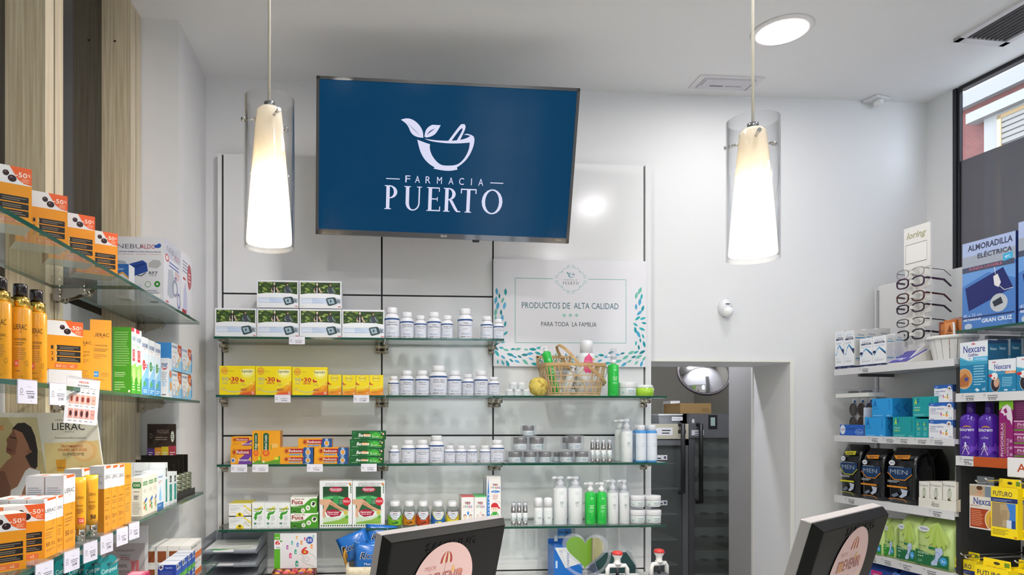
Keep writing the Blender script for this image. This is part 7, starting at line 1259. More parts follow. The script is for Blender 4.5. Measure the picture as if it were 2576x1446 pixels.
# ---- third shelf: black soft packs and prostate supplement display
def soft(w, h, d, mat, r=.02, bulge=.03, top=.92):
    """soft bag: rounded rectangle rings, pinched towards the top"""
    mb = MB(); rings = []; n = 28
    for i in range(9):
        t = i/8; kx = 1+bulge*math.sin(math.pi*t)-(1-top)*(t**5); ky = 1+2*bulge*math.sin(math.pi*t)-.75*(max(0, t-.6)/.4)**2.4
        e = .35; ring = []
        for j in range(n):
            a = 2*math.pi*j/n; c_, s_ = math.cos(a), math.sin(a); ring.append((w/2*kx*math.copysign(abs(c_)**e, c_)*(1+.012*math.sin(5*a+9*t)), d/2+d/2*ky*math.copysign(abs(s_)**e, s_), h*t+.0005))
        rings.append(ring)
    mb.loft(rings, mat); return mb
def men(acc):
    def fn(mb, w, h, d):
        s = soft(w*.95, h, d, '#0e0f14|r.22|c.4'); mb.v, mb.f, mb.mi, mb.sm, mb.mats = s.v, s.f, s.mi, s.sm, s.mats
        F = Flat((-w*.46, -.0035-.012*0-d*.035, h*.03), (w*.92, 0, 0), (0, d*.02, h*.93), (0, -1, 0))
        mb.print(F, [('p', [(.3, .9), (.92, .92), (.86, .84), (.38, .83)], acc), ('l', .42, .85, .84, .9, 2, '#2a2a20'), ('e', .22, .75, .12, .05, '#dcdfe6'), ('t', .22, .75, .17, .035, 'TENA', '#1c2a5a', 'b'), ('p', [(.08, .66), (.95, .68), (.98, .55), (.72, .44), (.3, .44), (.06, .55)], '#12345e'), ('w', [(.05, .56), (.3, .43), (.72, .43), (.98, .55)], .03, h/w, acc), ('t', .48, .58, .66, .085, 'MEN', '#9aa6b4', ''), ('l', .1, .67, .85, .7, 1, '#8a94a4'), ('l', .06, .37, .66, .42, 2, '#c8ccd4'), ('r', .04, .27, .8, .305, acc), ('p', [(.55, .26), (.82, .24), (.78, .14), (.6, .08), (.5, .1), (.62, .17)], '#b4bccc'), ('p', [(.2, .12), (.42, .18), (.5, .13), (.3, .08)], '#6a7488'), ('w', [(.1, .04), (.3, .06), (.7, .05), (.8, .01)], .02, h/w, acc)], 2)
    return fn
MG = 'black soft packs on the third right shelf'
rc('m1', 'tall black soft pack with a yellow tab at the shelf end', 2112, 2163, 1118, .09, RZ[2], men('#c8c02a'), .02, MG, 'soft_pack', 'pack')
rc('m2', 'black soft pack with an orange tab, second from the shelf end', 2165, 2222, 1128, .09, RZ[2], men('#d88a2a'), .018, MG, 'soft_pack', 'pack')
rc('m2', 'widest black soft pack with an orange tab, beside the small white cartons', 2230, 2303, 1127, .1, RZ[2], men('#d88a2a'), .022, MG, 'soft_pack', 'pack')
rc('m2', 'black soft pack standing behind the widest one', 2292, 2345, 1129, .09, RZ[2], men('#d88a2a'), .135, MG, 'soft_pack', 'pack')
def prost(mb, w, h, d):
    ops = [('t', .46, .84, .84, .1, 'Prostyron', '#3a4248'), ('l', .1, .3, .3, .36, 2, '#8a8a8a'), ('l', .08, .08, .7, .2, 3, '#a8a8a4'), ('e', .8, .16, .08, .07, '#2a6a4a')]
    for i in range(5): ops.append(('w', [(.5, .34), (.34+.08*i, .5), (.38+.06*i, .68), (.5+.01*i, .76)], .025, h/w, '#8a9a7a'))
    ops += [('e', .45, .36, .08, .05, '#5a3a2a'), ('e', .58, .34, .06, .035, '#6a8a4a')]
    faces(mb, w, h, d, '#e2e0da|r.4', ops, '#d0c8bc|r.45', '#dcd8d0', rops=[('l', .1, .2, .9, .85, 9, '#a8a098')])
PG = 'prostate supplement cartons in their tray'
A, B = rp(2311, .004), rp(2407, .004); w_ = (B-A).length; cT = (A+B)/2
pt = tag(empty('display_tray', (cT.x, cT.y, RZ[2]), RA), 'cream display tray with a header card holding three small cartons', 'display')
mb = MB().box(-w_/2, 0, .0003, w_/2, .002, .036, '#e0ded6|r.4').box(-w_/2, .002, .0003, w_/2, .16, .002, '#e0ded6|r.4'); mb.prism([(0, 0), (.16, 0), (.16, .12), (.09, .085), (0, .036)], w_/2-.002, w_/2, '#d8cdbc|r.45', 'x'); mb.print(Flat((-w_/2, 0, 0), (w_, 0, 0), (0, 0, .036), (0, -1, 0)), [('t', .44, .5, .2, .55, 'Aboca', '#4a4a44', 'i')]); mb.print(Flat((w_/2, 0, 0), (0, .16, 0), (0, 0, .036), (1, 0, 0)), [('t', .55, .9, .45, .8, 'Aboca', '#3a3a34', 'i')]); mb.make('tray', pt)
mb = MB().prism([(-w_*.46, 0), (w_*.46, 0), (w_*.46, .15), (w_*.3, .155), (w_*.3, .195), (-w_*.3, .20), (-w_*.3, .155), (-w_*.46, .15)], .155, .158, '#dcdcd6|r.4'); F = Flat((-w_*.46, .155, 0), (w_*.92, 0, 0), (0, 0, .20), (0, -1, 0)); mb.print(F, [('t', .42, .86, .52, .09, 'Prostyron', '#3a4a50'), ('l', .08, .48, .6, .54, 3, '#5a5a5a'), ('t', .18, .62, .18, .05, '7ven', '#5a5a5a')]+[('w', [(.74, .5), (.6+.07*i, .6), (.62+.06*i, .75), (.72+.01*i, .82)], .012, 1.2, '#8a9a7a') for i in range(5)]+[('e', .72, .5, .08, .05, '#6a3a1a')]); mb.make('header_card', pt)
for i, (a, b) in enumerate(((2312, 2338), (2339.5, 2370), (2372, 2405))): rc('pr', ('small white carton with a plant drawing at the pack end of the tray', 'small white carton with a plant drawing in the middle of the tray', 'small white carton with a plant drawing at the near end of the tray')[i], a, b, 1211, .085, RZ[2]+.0023, prost, .009, PG)
# ---- fourth shelf: green soft packs
def tena(dark, wide=False):
    def fn(mb, w, h, d):
        s = soft(w*.94, h, d, '#c0d88a|r.28|c.3', bulge=.025); mb.v, mb.f, mb.mi, mb.sm, mb.mats = s.v, s.f, s.mi, s.sm, s.mats
        F = Flat((-w*.45, -.003-d*.03, h*.03), (w*.9, 0, 0), (0, d*.02, h*.93), (0, -1, 0))
        ops = [('p', [(.72+.04*math.sin(a)+L_*math.cos(a)*.66-W_*math.sin(a)*s, .97+L_*math.sin(a)*.72+W_*math.cos(a)*s*.5) for L_, W_, s in ((0, 0, 1), (.35, .07, 1), (.62, .085, 1), (.78, .04, 1), (.82, 0, 1), (.78, .04, -1), (.62, .085, -1), (.35, .07, -1))], c_) for a, c_ in ((-2.75, '#b6cf78'), (-2.45, '#acc960'), (-2.1, '#b6d070'), (-1.8, '#a4c352'), (-1.5, '#b2cd68'), (-1.2, '#aac75a'), (-.95, '#b6d070'))]
        ops += [('e', .25, .79, .17, .06, '#dfe4ec'), ('t', .25, .79, .24, .05, 'TENA', '#1c2a6a', 'b'), ('p', [(0, .02), (1, .02), (1, .3), (.5, .26), (0, .34)], dark), ('t', .22, .42, .26, .06, 'lady', '#5a7a3a', 'i'), ('r', .4, .38, .8, .43, '#2a7a4a'), ('t', .25, .27, .34, .05, 'NORMAL', '#d8ecd0'), ('e', .1, .2, .02, .012, '#e0f0d8'), ('e', .16, .2, .02, .012, '#e0f0d8'), ('e', .22, .2, .02, .012, '#e0f0d8'), ('t', .14, .1, .12, .05, '24', '#a8d0a0'), ('p', [(.6, .42), (.8, .44), (.84, .34), (.7, .2), (.66, .06), (.5, .04), (.48, .1), (.6, .2), (.62, .3)], '#b4c4e4'), ('o', .66, .24, .1, .1, .1, '#6a82c0'), ('e', .85, .17, .11, .085, '#3a9ad8'), ('t', .85, .17, .12, .05, '3x', '#e4eef8', 'b')]
        mb.print(F, ops, 2)
    return fn
GG = 'green soft packs on the fourth right shelf'
rc('t1', 'green soft pack half hidden by the small screen', 2180, 2222, 1302, .1, RZ[3], tena('#2a8a2a'), .02, GG, 'soft_pack', 'pack'); rc('t1', 'narrow green soft pack second from the small screen', 2225, 2253, 1307, .1, RZ[3], tena('#3a9a2a'), .03, GG, 'soft_pack', 'pack'); rc('t2', 'green soft pack with a dark green band, next to the widest', 2256, 2308, 1299, .1, RZ[3], tena('#1f6a42'), .016, GG, 'soft_pack', 'pack'); rc('t2', 'widest green soft pack with a dark green band', 2303, 2396, 1303, .13, RZ[3], tena('#1f6a42'), .012, GG, 'soft_pack', 'pack')
def bluep(mb, w, h, d):
    s = soft(w*.95, h, d, '#2a4a9a|r.25|c.4'); mb.v, mb.f, mb.mi, mb.sm, mb.mats = s.v, s.f, s.mi, s.sm, s.mats
    mb.print(Flat((-w*.45, -.003-d*.03, h*.03), (w*.9, 0, 0), (0, d*.02, h*.93), (0, -1, 0)), [('p', [(0, .9), (1, .8), (1, .65), (.5, .7), (0, .62)], '#4a7ac8'), ('r', .4, .62, .75, .88, '#c02a7a'), ('t', .57, .78, .2, .06, '100%', '#f0d8e8', 'b'), ('l', .44, .66, .7, .74, 2, '#e8c0d8'), ('e', .16, .78, .14, .06, '#dfe4ec'), ('t', .16, .78, .2, .05, 'TENA', '#1c2a6a', 'b')], 2)
for i, (a, b) in enumerate(((2160, 2246), (2250, 2318), (2322, 2392))): rc('bl', ('blue soft pack with a magenta square beside the small screen', 'blue soft pack in the middle of the lowest right shelf', 'blue soft pack at the near end of the lowest right shelf')[i], a, b, 1416+i*12, .1, RZ[4], bluep, .012, 'blue soft packs on the lowest right shelf', 'soft_pack', 'pack')
# ================================================================== NEAR UNIT
NG0 = rp(2404, 0); ZG, ZN, ZF2 = zat(832, NG0), zat(991, NG0), zat(1147, NG0); XE = 1.75
rshelf(ZG, GAP, XE, 'glass shelf of the near display unit with the electric pads', [], True)
rshelf(ZN, GAP, XE, 'white shelf of the near display unit with the cold and hot packs', sum([tick(u, p, .045) for u, p in ((.018, '8,35€'), (.085, '8,95€'))], []), fh=.030)
of = rshelf(ZF2, GAP, XE, 'white and orange shelf of the near display unit with the purple bottles', tick(.012, '29,90€', .045)+[('r', (rx(2449)-GAP)/(XE-GAP), 0, 1, 1, '#b4501e')], fh=.034)
xs = rx(2538); mb = MB().rbox(xs, -.008, -.058, xs+.3, -.0005, .006, '#e2e0e2|r.3', .003); mb.print(Flat((xs, -.008, -.058), (.3, 0, 0), (0, 0, .064), (0, -1, 0)), [('t', .19, .5, .16, .42, 'AL', '#b4461e', 'b')]); mb.make('category_sign', of)['label'] = 'white sign with orange letters on the shelf edge'
def pad(mb, w, h, d):
    ops = [('r', 0, .84, 1, 1, '#a8b8e0'), ('r', 0, .70, 1, .84, '#a0a8b8'), ('t', .53, .93, .84, .07, 'ALMORADILLA', '#3a3e58', 'k'), ('t', .62, .83, .64, .07, 'ELÉCTRICA', '#3a3e58', 'k'), ('r', 0, .655, .98, .715, '#4a5068'), ('t', .45, .69, .62, .03, 'FUNDA LAVABLE', '#c86a80', 'b'), ('p', [(.78, .70), (.95, .72), (.95, .79), (.78, .78)], '#3aa8d8'), ('t', .86, .745, .1, .03, '40ºC', '#e0f0f8', 'b'), ('r', 0, .0, 1, .655, '#4a7ac0'), ('p', [(.0, .5), (.5, .62), (1, .5), (1, .655), (0, .655)], '#6a9ad8'),
           ('p', [(.06, .48), (.78, .64), (.96, .40), (.13, .215)], '#1e2868'), ('p', [(.6, .56), (.68, .58), (.74, .48), (.70, .43), (.62, .46)], '#dcdce0'), ('w', [(.64, .58), (.62, .66)], .012, h/w, '#d0d0d8'), ('w', [(.72, .44), (.8, .39), (.96, .40)], .012, h/w, '#d0d0d8'), ('e', .70, .26, .16, .1, '#b8bcc4'), ('p', [(.58, .28), (.74, .32), (.78, .25), (.62, .22)], '#2a3040'), ('t', .2, .165, .36, .035, '40 x 32 cm', '#c8d4ec', ''), ('r', 0, .125, .98, .145, '#2a3868'), ('t', .2, .115, .34, .025, 'RECTANGULAR', '#e4e8f2', 'k'), ('t', .66, .085, .56, .045, 'GRAN CRUZ', '#e4e8f2', 'k'), ('e', .12, .04, .075, .035, '#b8c4d8'), ('t', .9, .035, .08, .03, 'CE', '#2a3a6a', '')]
    faces(mb, w, h, d, '#4a7ac0|r.3', ops, '#2a3a78|r.35', '#8a98c8')
rc('pad', 'blue electric heating pad box nearer the spectacle stand', 2421, 2555, 598, .06, ZG, pad, .03, 'electric heating pad boxes'); A, B = rp(2562, .03), rp(2562, .03)+RT*.22; carton('pad', 'carton', 'blue electric heating pad box cut off by the picture edge', 'box', A, B, zat(560, A)-ZG, .06, ZG, pad, 'electric heating pad boxes')
def nex(kind):
    def fn(mb, w, h, d):
        T = '#1a7aa8'; big = kind == 0
        ops = [('r', 0, .62, 1, 1, '#dfe4ec'), ('p', [(0, .72), (.3, .64), (1, .62), (1, .5), (0, .5)], '#5ab0d0'), ('r', 0, 0, 1, .6, T), ('p', [(.0, .68), (.4, .6), (1, .62), (1, .55), (0, .55)], '#3a9ac0'), ('t', .48 if big else .2, .955 if big else .92, .13, .04, '3M', '#c82030', 'k'), ('t', .52, .86 if big else .78, .78 if big else .6, .14 if big else .16, 'Nexcare', '#2a3a90', 'b'), ('t', .48, .745 if big else .63, .36, .06, 'ColdHot', '#2a3a90', 'k')]
        if big: ops += [('r', .48, .63, 1, .70, '#4ab0e0'), ('t', .74, .665, .42, .04, 'cold instant', '#e4f0f8', 'i'), ('t', .36, .665, .07, .06, '*', '#2a8ac0', 'k'), ('e', .16, .29, .3, .2, '#dcdcdc'), ('e', .16, .29, .29, .193, '#c8905a'), ('p', [(0, .3), (.2, .4), (.36, .3), (.3, .15), (0, .13)], '#a8683a'), ('e', .24, .28, .07, .035, '#3a4a9a'), ('l', .5, .16, .92, .56, 8, '#8ac4dc'), ('p', [(.54, .07), (.62, .1), (.72, .06), (.64, .03)], '#e0e8f0'), ('t', .86, .08, .12, .05, 'x2', '#dce8f0', 'b')]
        else: ops += [('r', .62, .555, 1, .63, '#e08a3a'), ('t', .8, .59, .3, .05, 'comfort', '#e8e4f0', 'b'), ('e', .26, .26, .17, .24, '#dcdcdc'), ('e', .26, .26, .16, .23, '#2a2430'), ('e', .3, .3, .1, .14, '#c8a088'), ('e', .22, .5, .13, .11, '#e4e2e4'), ('e', .22, .44, .03, .03, '#c02a30'), ('e', .08, .52, .07, .045, '#c02a30'), ('l', .5, .18, .92, .48, 6, '#8ac4dc'), ('r', .58, .05, .7, .09, '#e0e8f0'), ('t', .92, .07, .1, .045, 'x1', '#dce8f0', 'b')]
        faces(mb, w, h, d, '#1a7aa8|r.3', ops, '#145a80|r.35', '#c8d0d8', rops=[('t', .5, .84, .6, .06, 'Nexcare', '#b8d4e4', 'b'), ('r', .25, .1, .75, .42, '#4a6aa8'), ('r', 0, .93, 1, 1, '#1a3a60')])
    return fn
XG = 'teal and white cold and hot pack cartons'
rc('nx0', 'tall teal and white cold pack carton at the end of the near unit', 2415, 2485, 859, .045, ZN, nex(0), .006, XG)
for i, u in enumerate((2447, 2480, 2513)): rc('nx0', ('teal cold pack carton just behind the tall front one', 'teal cold pack carton, third in the row going back', 'teal cold pack carton, hindmost in the row going back')[i], u, u+62, 857-i*1.5, .043, ZN, nex(0), .054+.05*i, XG)
A, B = rp(2486.5, .004), rp(2556, .004)
carton('nx1', 'carton', 'short teal and white comfort pack carton in front of the row', 'box', A, B, zat(903, (A+B)/2)-ZN, .04, ZN, nex(1), XG); A = rp(2557, .004); carton('nx1', 'carton', 'short teal and white comfort pack carton cut off by the picture edge', 'box', A, A+RT*.12, zat(898, A)-ZN, .04, ZN, nex(1), XG)
def fisio(u0, u1, label):
    A, B = rp(u0, .04), rp(u1, .04); cF = (A+B)/2; r = (B-A).length/2*.96; z = ZF2; h = zat(1012, cF)-z; hb = h*.80; o = tag(empty('gel_bottle', (cF.x, cF.y, z), RA+.35), label, 'bottle', 'purple muscle gel bottles'); PU = '#4a1f9a|r.22|c.4'
    MB().lathe([(r*.95, 0), (r, .004), (r, hb*.82), (r*.88, hb*.92), (r*.6, hb*.98), (r*.42, hb)], PU, 30).make('body', o); MB().lathe([(r*.4, hb-.001), (r*.42, hb+.002), (r*.38, h), (.0005, h)], '#3a1a7a|r.3', 22).make('cap', o)
    FG = [('e', .46, .36, .028, .022, '#d8dcf0'), ('w', [(.46, .34), (.47, .24)], .05, 2, '#c8d0e8'), ('w', [(.47, .24), (.40, .13), (.36, .04)], .024, 2, '#c8d0e8'), ('w', [(.47, .24), (.52, .14), (.57, .04)], .024, 2, '#c8d0e8'), ('w', [(.46, .32), (.40, .24), (.36, .2)], .018, 2, '#c8d0e8'), ('w', [(.47, .32), (.54, .26), (.55, .19)], .018, 2, '#c8d0e8')]+[('e', x, y, .014, .01, '#d02a3a') for x, y in ((.41, .24), (.53, .26), (.47, .23), (.43, .16), (.52, .14), (.38, .09), (.55, .1))]
    MB().print(Cyl(r, hb*.02, hb*.84, math.pi), [('p', [(.5, 0), (.98, 0), (.98, .36), (.8, .38), (.6, .28)], '#6a3ab8'), ('t', .45, .74, .50, .1, 'fisiocrem', '#eae6f4', 'bi'), ('a', .5, .79, .13, .06, .12, .045, 20, 160, '#c8602a'), ('a', .5, .77, .13, .06, .12, .045, 20, 160, '#c8c02a'), ('t', .47, .55, .06, .02, 'GEL', '#d0c8e4'), ('t', .47, .51, .24, .045, 'ACTIVE', '#d0c8e4', 'bi')]+FG).make('printed_label', o)
fisio(2420, 2466, 'purple gel bottle at the end of the near unit'); fisio(2467, 2512, 'purple gel bottle beside the magenta carton')

def physio(mb, w, h, d):
    ops = [('r', 0, .84, 1, 1, '#7ab82a'), ('p', [(.05, .84), (.3, .92), (.8, .9), (.95, .84)], '#8a1a6a'), ('p', [(.1, .8), (.25, .9), (.6, .94), (.85, .88), (.95, .7), (.9, .58), (.78, .66), (.6, .68), (.5, .76), (.35, .74), (.3, .78)], '#d8ccd8'), ('p', [(.3, .84), (.5, .88), (.6, .8), (.45, .78)], '#8a1a6a'), ('t', .22, .33, .2, .58, 'PHYSIORELAX', '#e4d8e4', 'v'), ('r', .4, .08, .44, .62, '#a8a03a'), ('t', .62, .2, .14, .3, 'FORTE PLUS', '#d0c0d4', 'v'), ('l', .75, .05, .95, .4, 3, '#b88ab0')]
    faces(mb, w, h, d, '#8a1a6a|r.3', ops, '#701456|r.35', '#7ab82a')
rc('ph', 'tall magenta and green carton beside the purple bottles', 2513.5, 2549, 1008, .05, ZF2, physio, .008, 'magenta gel cartons')
def phys(mb, w, h, d): faces(mb, w, h, d, '#8a1a6a|r.3', [('r', 0, .9, 1, 1, '#d0a0c0'), ('t', .4, .68, .66, .24, 'PHYSIORELAX', '#e4d8e4', ''), ('t', .3, .44, .46, .1, 'FORTE PLUS', '#c8b4c8'), ('r', 0, .2, 1, .32, '#5a8a2a'), ('r', .02, .55, .9, .57, '#a8a03a')], '#701456')
A = rp(2550.5, .008)
for i, (v0, v1) in enumerate(((1150, 1120), (1119.5, 1090), (1089.5, 1060))): zz = ZF2+i*.0425; carton('ps', 'carton', ('bottom', 'middle', 'top')[i]+' magenta flat carton in the stack at the picture edge', 'box', A, A+RT*.17, .042, .05, zz, phys, 'magenta gel cartons')
carton('ps2', 'carton', 'dark magenta carton lying on top of the stack at the picture edge', 'box', A, A+RT*.17, .07, .05, ZF2+3*.0425, lambda mb, w, h, d: faces(mb, w, h, d, '#5a1246|r.35', [('l', .05, .1, .9, .9, 8, '#7a3a68')]), 'magenta gel cartons')
# ---- hanging goods
def hook(u, z, label, ins0=.26, ins1=-.03):
    p = rp(u, 0); o = tag(empty('display_peg', (p.x, p.y, z), RA), label, 'peg', 'wire pegs on the near unit'); MB().tube([(0, ins0, 0), (0, ins1, 0), (0, ins1-.008, .006)], .0026, 'chrome', 8).make('wire', o); MB().box(-.012, ins0, -.02, .012, ins0+.012, .02, '#3a3a3c|r.4').make('back_plate', o)
def futuro(mb, w, h, d):
    Y = '#f0d41a|r.32'; mb.box(-w/2, 0, 0, w/2, d, h*.86, Y); mb.prism([(-w*.42, h*.86), (w*.42, h*.86), (w*.40, h), (-w*.40, h)], d*.5, d*.5+.0015, Y)
    F = Flat((-w/2, 0, 0), (w, 0, 0), (0, 0, h*.86), (0, -1, 0)); mb.print(F, [('t', .44, .87, .72, .1, 'FUTURO', '#1c2050', 'b'), ('r', 0, .70, 1, .79, '#1c2a68'), ('l', .06, .72, .8, .77, 2, '#8a9ac8'), ('r', .04, .2, .93, .69, '#9a8462'), ('p', [(.55, .69), (.93, .69), (.93, .3), (.75, .24)], '#3a7ac8'), ('p', [(.34, .66), (.6, .68), (.72, .5), (.66, .22), (.42, .22), (.46, .38), (.36, .5)], '#b09a78'), ('p', [(.38, .55), (.62, .55), (.62, .36), (.44, .36)], '#a08a68'), ('r', .6, .2, .78, .36, '#c8d0dc'), ('r', .78, .2, .93, .36, '#1c4a90'), ('l', .06, .05, .7, .17, 4, '#8a7a1c'), ('t', .92, .035, .1, .04, '3M', '#c02a2a', 'k')])
    mb.print(Flat((-w*.40, d*.5, h*.86), (w*.8, 0, 0), (0, 0, h*.14), (0, -1, 0)), [('e', .5, .5, .12, .18, '#3a3a2a'), ('r', .78, .2, .97, .75, '#6a8a2a')]); mb.print(Flat((-w/2, 0, h*.86), (w, 0, 0), (0, d, 0), (0, 0, 1)), [('t', .5, .35, .6, .3, 'FUTURO', '#26264a', 'bi')])
FG_ = 'yellow support bandage cartons hanging on the near unit'
def fut(u0, u1, vt, h, label, ins=0, d=.045):
    A, B = rp(u0, ins), rp(u1, ins); zt_ = zat(vt, (A+B)/2); hh = h/.86; z = zt_-h; carton('fu2', 'carton', label, 'box', A, B, hh, d, z, futuro, FG_); hook((u0+u1)/2-1, z+hh*.975, 'wire peg of the '+label[:60].replace(' hanging', ''), ins1=ins-.035)
A, B = rp(2439, .012), rp(2510, .012); zt_ = zat(1217, A); zb_ = zat(1326, A)
def heat(mb, w, h, d):
    faces(mb, w, h, d, '#e0dcd6|r.35', [('r', 0, .74, .56, .98, '#b8a890'), ('e', .38, .86, .1, .1, '#c89a7a'), ('e', .36, .93, .11, .05, '#5a3a24'), ('p', [(.05, .74), (.3, .8), (.5, .78), (.5, .74)], '#d0a888'), ('r', .56, .74, 1, .98, '#7a8a9a'), ('t', .56, .63, .82, .16, 'Nexcare', '#2a3a90', 'b'), ('t', .22, .52, .38, .035, 'HEAT PATCH', '#8a3a2a', 'b'), ('r', .03, .03, .97, .46, '#a8401f'), ('l', .07, .08, .5, .44, 9, '#d8906a'), ('e', .82, .24, .27, .24, '#e4d8c0'), ('e', .82, .24, .24, .21, '#e0b040'), ('p', [(.7, .06), (.95, .06), (.93, .34), (.82, .4), (.72, .28)], '#c88a60'), ('e', .83, .42, .06, .05, '#3a2418')], '#c8c0b8')
carton('hp', 'carton', 'white and rust heat patch carton hanging next to the yellow ones', 'box', A, B, zt_-zb_, .02, zb_, heat); hook(2472, zt_+.012, 'wire peg above the heat patch carton', ins1=-.02)
MB_ = MB().box(-.03, 0, 0, .03, .0015, .03, 'clear plastic'); tag(MB_.make('hang_tab', None, ((A+B)/2+RN*.008)+Vector((0, 0, zt_)), RA), 'clear hang tab on top of the heat patch carton', 'tab')
fut(2493, 2560, 1226, .165, 'yellow bandage carton hanging beside the heat patch carton', -.03); A = rp(2556, -.01); carton('fu2', 'carton', 'yellow bandage carton hanging at the picture edge', 'box', A, A+RT*.105, .19, .045, zat(1228, A)-.165, futuro, FG_); hook(2590, zat(1228, A)+.02, 'wire peg at the picture edge above the yellow cartons')
fut(2396, 2456, 1407, .165, 'yellow bandage carton hanging low beside the widest green pack', .03); fut(2452, 2536, 1428, .165, 'yellow bandage carton hanging lowest and closest to us', -.06); A = rp(2541, -.02); carton('fu2', 'carton', 'yellow bandage carton hanging low at the picture edge', 'box', A, A+RT*.1, .19, .045, zat(1425, A)-.165, futuro, FG_); hook(2578, zat(1425, A)+.02, 'wire peg at the picture edge above the low yellow carton')
# ================================================================== ON THE BACK COUNTER
def cx(u, y): return at_y(u, PY, y).x
# letter trays
xa, xb = cx(503, 2.71), cx(648, 2.71); wT = xb-xa; zt0 = at_y(575, 1391, 2.71).z
for i in range(4):
    z = zt0-.052*i if i < 3 else CT+.0005
    o = tag(empty('letter_tray', ((xa+xb)/2, 2.71, z)), ('top', 'second', 'third', 'lowest')[i]+' clear letter tray in the stack by the white column', 'tray', 'stacked clear letter trays'); g = 'frosted tray'
    MB().box(-wT/2, 0, 0, wT/2, .27, .003, g).make('tray_floor', o)
    mb = MB(); mb.prism([(0, 0), (.27, 0), (.27, .046), (.06, .046), (.0, .016)], -wT/2, -wT/2+.003, g, 'x'); mb.prism([(0, 0), (.27, 0), (.27, .046), (.06, .046), (.0, .016)], wT/2-.003, wT/2, g, 'x'); mb.box(-wT/2, .267, 0, wT/2, .27, .046, g); mb.make('tray_walls', o)
    MB().box(-wT/2, -.004, -.001, -wT/2+.05, 0, .015, g).make('front_lip', o); MB().box(wT/2-.09, -.004, -.001, wT/2, 0, .015, g).make('front_lip', o)
    mb = MB().box(-wT/2+.012, .006, .0035, wT/2-.012, .25, .009-.002*(i > 0), 'paper'); F = Flat((-wT/2+.012, .006, .009-.002*(i > 0)), (wT-.024, 0, 0), (0, .244, 0), (0, 0, 1))
    mb.print(F, [('p', [(.05, .12), (.2, .16), (.5, .1), (.3, .02), (.12, .04)], '#3a9a4a'), ('p', [(.3, .1), (.9, .2), (.85, .28), (.3, .2)], '#b8c0a8'), ('l', .3, .4, .9, .9, 6, '#c8c8cc')] if i == 0 else [('w', [(.1, .1), (.9, .1), (.9, .9), (.1, .9), (.1, .1)], .004, 1.2, '#4a4a50'), ('l', .14, .15, .86, .85, 9, '#8a8a92'), ('r', .5, .1, .505, .9, '#6a6a70')])
    tag(mb.make('paper_sheet', None, ((xa+xb)/2, 2.71, z)), ('printed leaflets lying in the top letter tray', 'ruled forms lying in the second letter tray', 'table forms lying in the third letter tray', 'sheets lying in the lowest letter tray')[i], 'paper', 'papers in the letter trays')
# sweets box with header card
yc = 2.76; a, b = cx(690, yc), cx(797, yc); wC = b-a; zc0, zc1 = at_y(743, 1426, yc).z, at_y(743, 1341, yc).z
sx = tag(empty('sweets_box', ((a+b)/2, yc-.10, CT)), 'open box of wrapped sweets with a green and white picture card standing behind', 'box')
mb = MB(); hb = zc0-CT-.004; K = '#7a4a3a|r.5'
for q in ((-wC/2, 0, wC/2, .003), (-wC/2, .097, wC/2, .10), (-wC/2, 0, -wC/2+.003, .1), (wC/2-.003, 0, wC/2, .1)): mb.box(q[0], q[1], .0005, q[2], q[3], hb, K)
mb.box(-wC/2, 0, .0005, wC/2, .1, .003, K); mb.make('tray', sx)
mb = MB().box(-wC/2, .097, hb, wC/2, .103, zc1-CT, '#dcdde2|r.35'); F = Flat((-wC/2, .097, hb), (wC, 0, 0), (0, 0, zc1-CT-hb), (0, -1, 0))
ops = [('r', 0, 0, .14, 1, '#5aa82a'), ('t', .07, .88, .09, .04, '100', '#dceccc', 'b'), ('r', -.0, .56, .17, .82, '#e4e4e8'), ('t', .08, .74, .11, .13, '6', '#c8242e', 'kh'), ('e', .08, .695, .02, .025, '#e0a0a0'), ('e', .16, .78, .03, .025, '#4a9a3a'), ('t', .09, .60, .1, .045, '7802', '#3a4a7a', 'b'), ('e', .83, .8, .085, .105, '#3a5aa8'), ('t', .83, .8, .11, .085, '35', '#eef0f6', 'b')]
for x, y, c_, s in ((.53, .88, '#d8a02a', .7), (.72, .84, '#c8407a', .7), (.92, .9, '#5ab8b8', .7), (.42, .73, '#3ab0b0', .85), (.55, .67, '#4a7ac8', .9), (.64, .73, '#e08a3a', .9), (.31, .6, '#a85ab0', .95), (.88, .62, '#e8903a', .95), (.5, .47, '#2aa890', 1.05), (.38, .36, '#d84a8a', 1.15), (.53, .13, '#2a9a8a', 1.3)): ops += [('r', x-.026*s, y-.06*s, x+.026*s, y+.03*s, c_), ('e', x, y+.03*s, .026*s, .04*s, c_), ('e', x+.006, y-.01, .01*s, .025*s, '#e8e0d0')]
ops += [('t', .72, .5, .17, .22, '6', '#c83a2a', 'kh'), ('e', .72, .46, .03, .03, '#c8c040'), ('w', [(.6, .42), (.68, .36), (.66, .2), (.75, .12), (.95, .04)], .008, .85, '#8a9a8a'), ('w', [(.82, .44), (.92, .36), (.98, .25)], .008, .85, '#8a9a8a'), ('o', .76, .26, .06, .07, .1, '#8a9a8a')]
mb.print(F, ops); mb.make('picture_card', sx)
rr = random.Random(9); CC = ('#d8902a', '#c03048', '#8a3a8a', '#e05a6a', '#c8a02a', '#a83a2a', '#d86a3a')
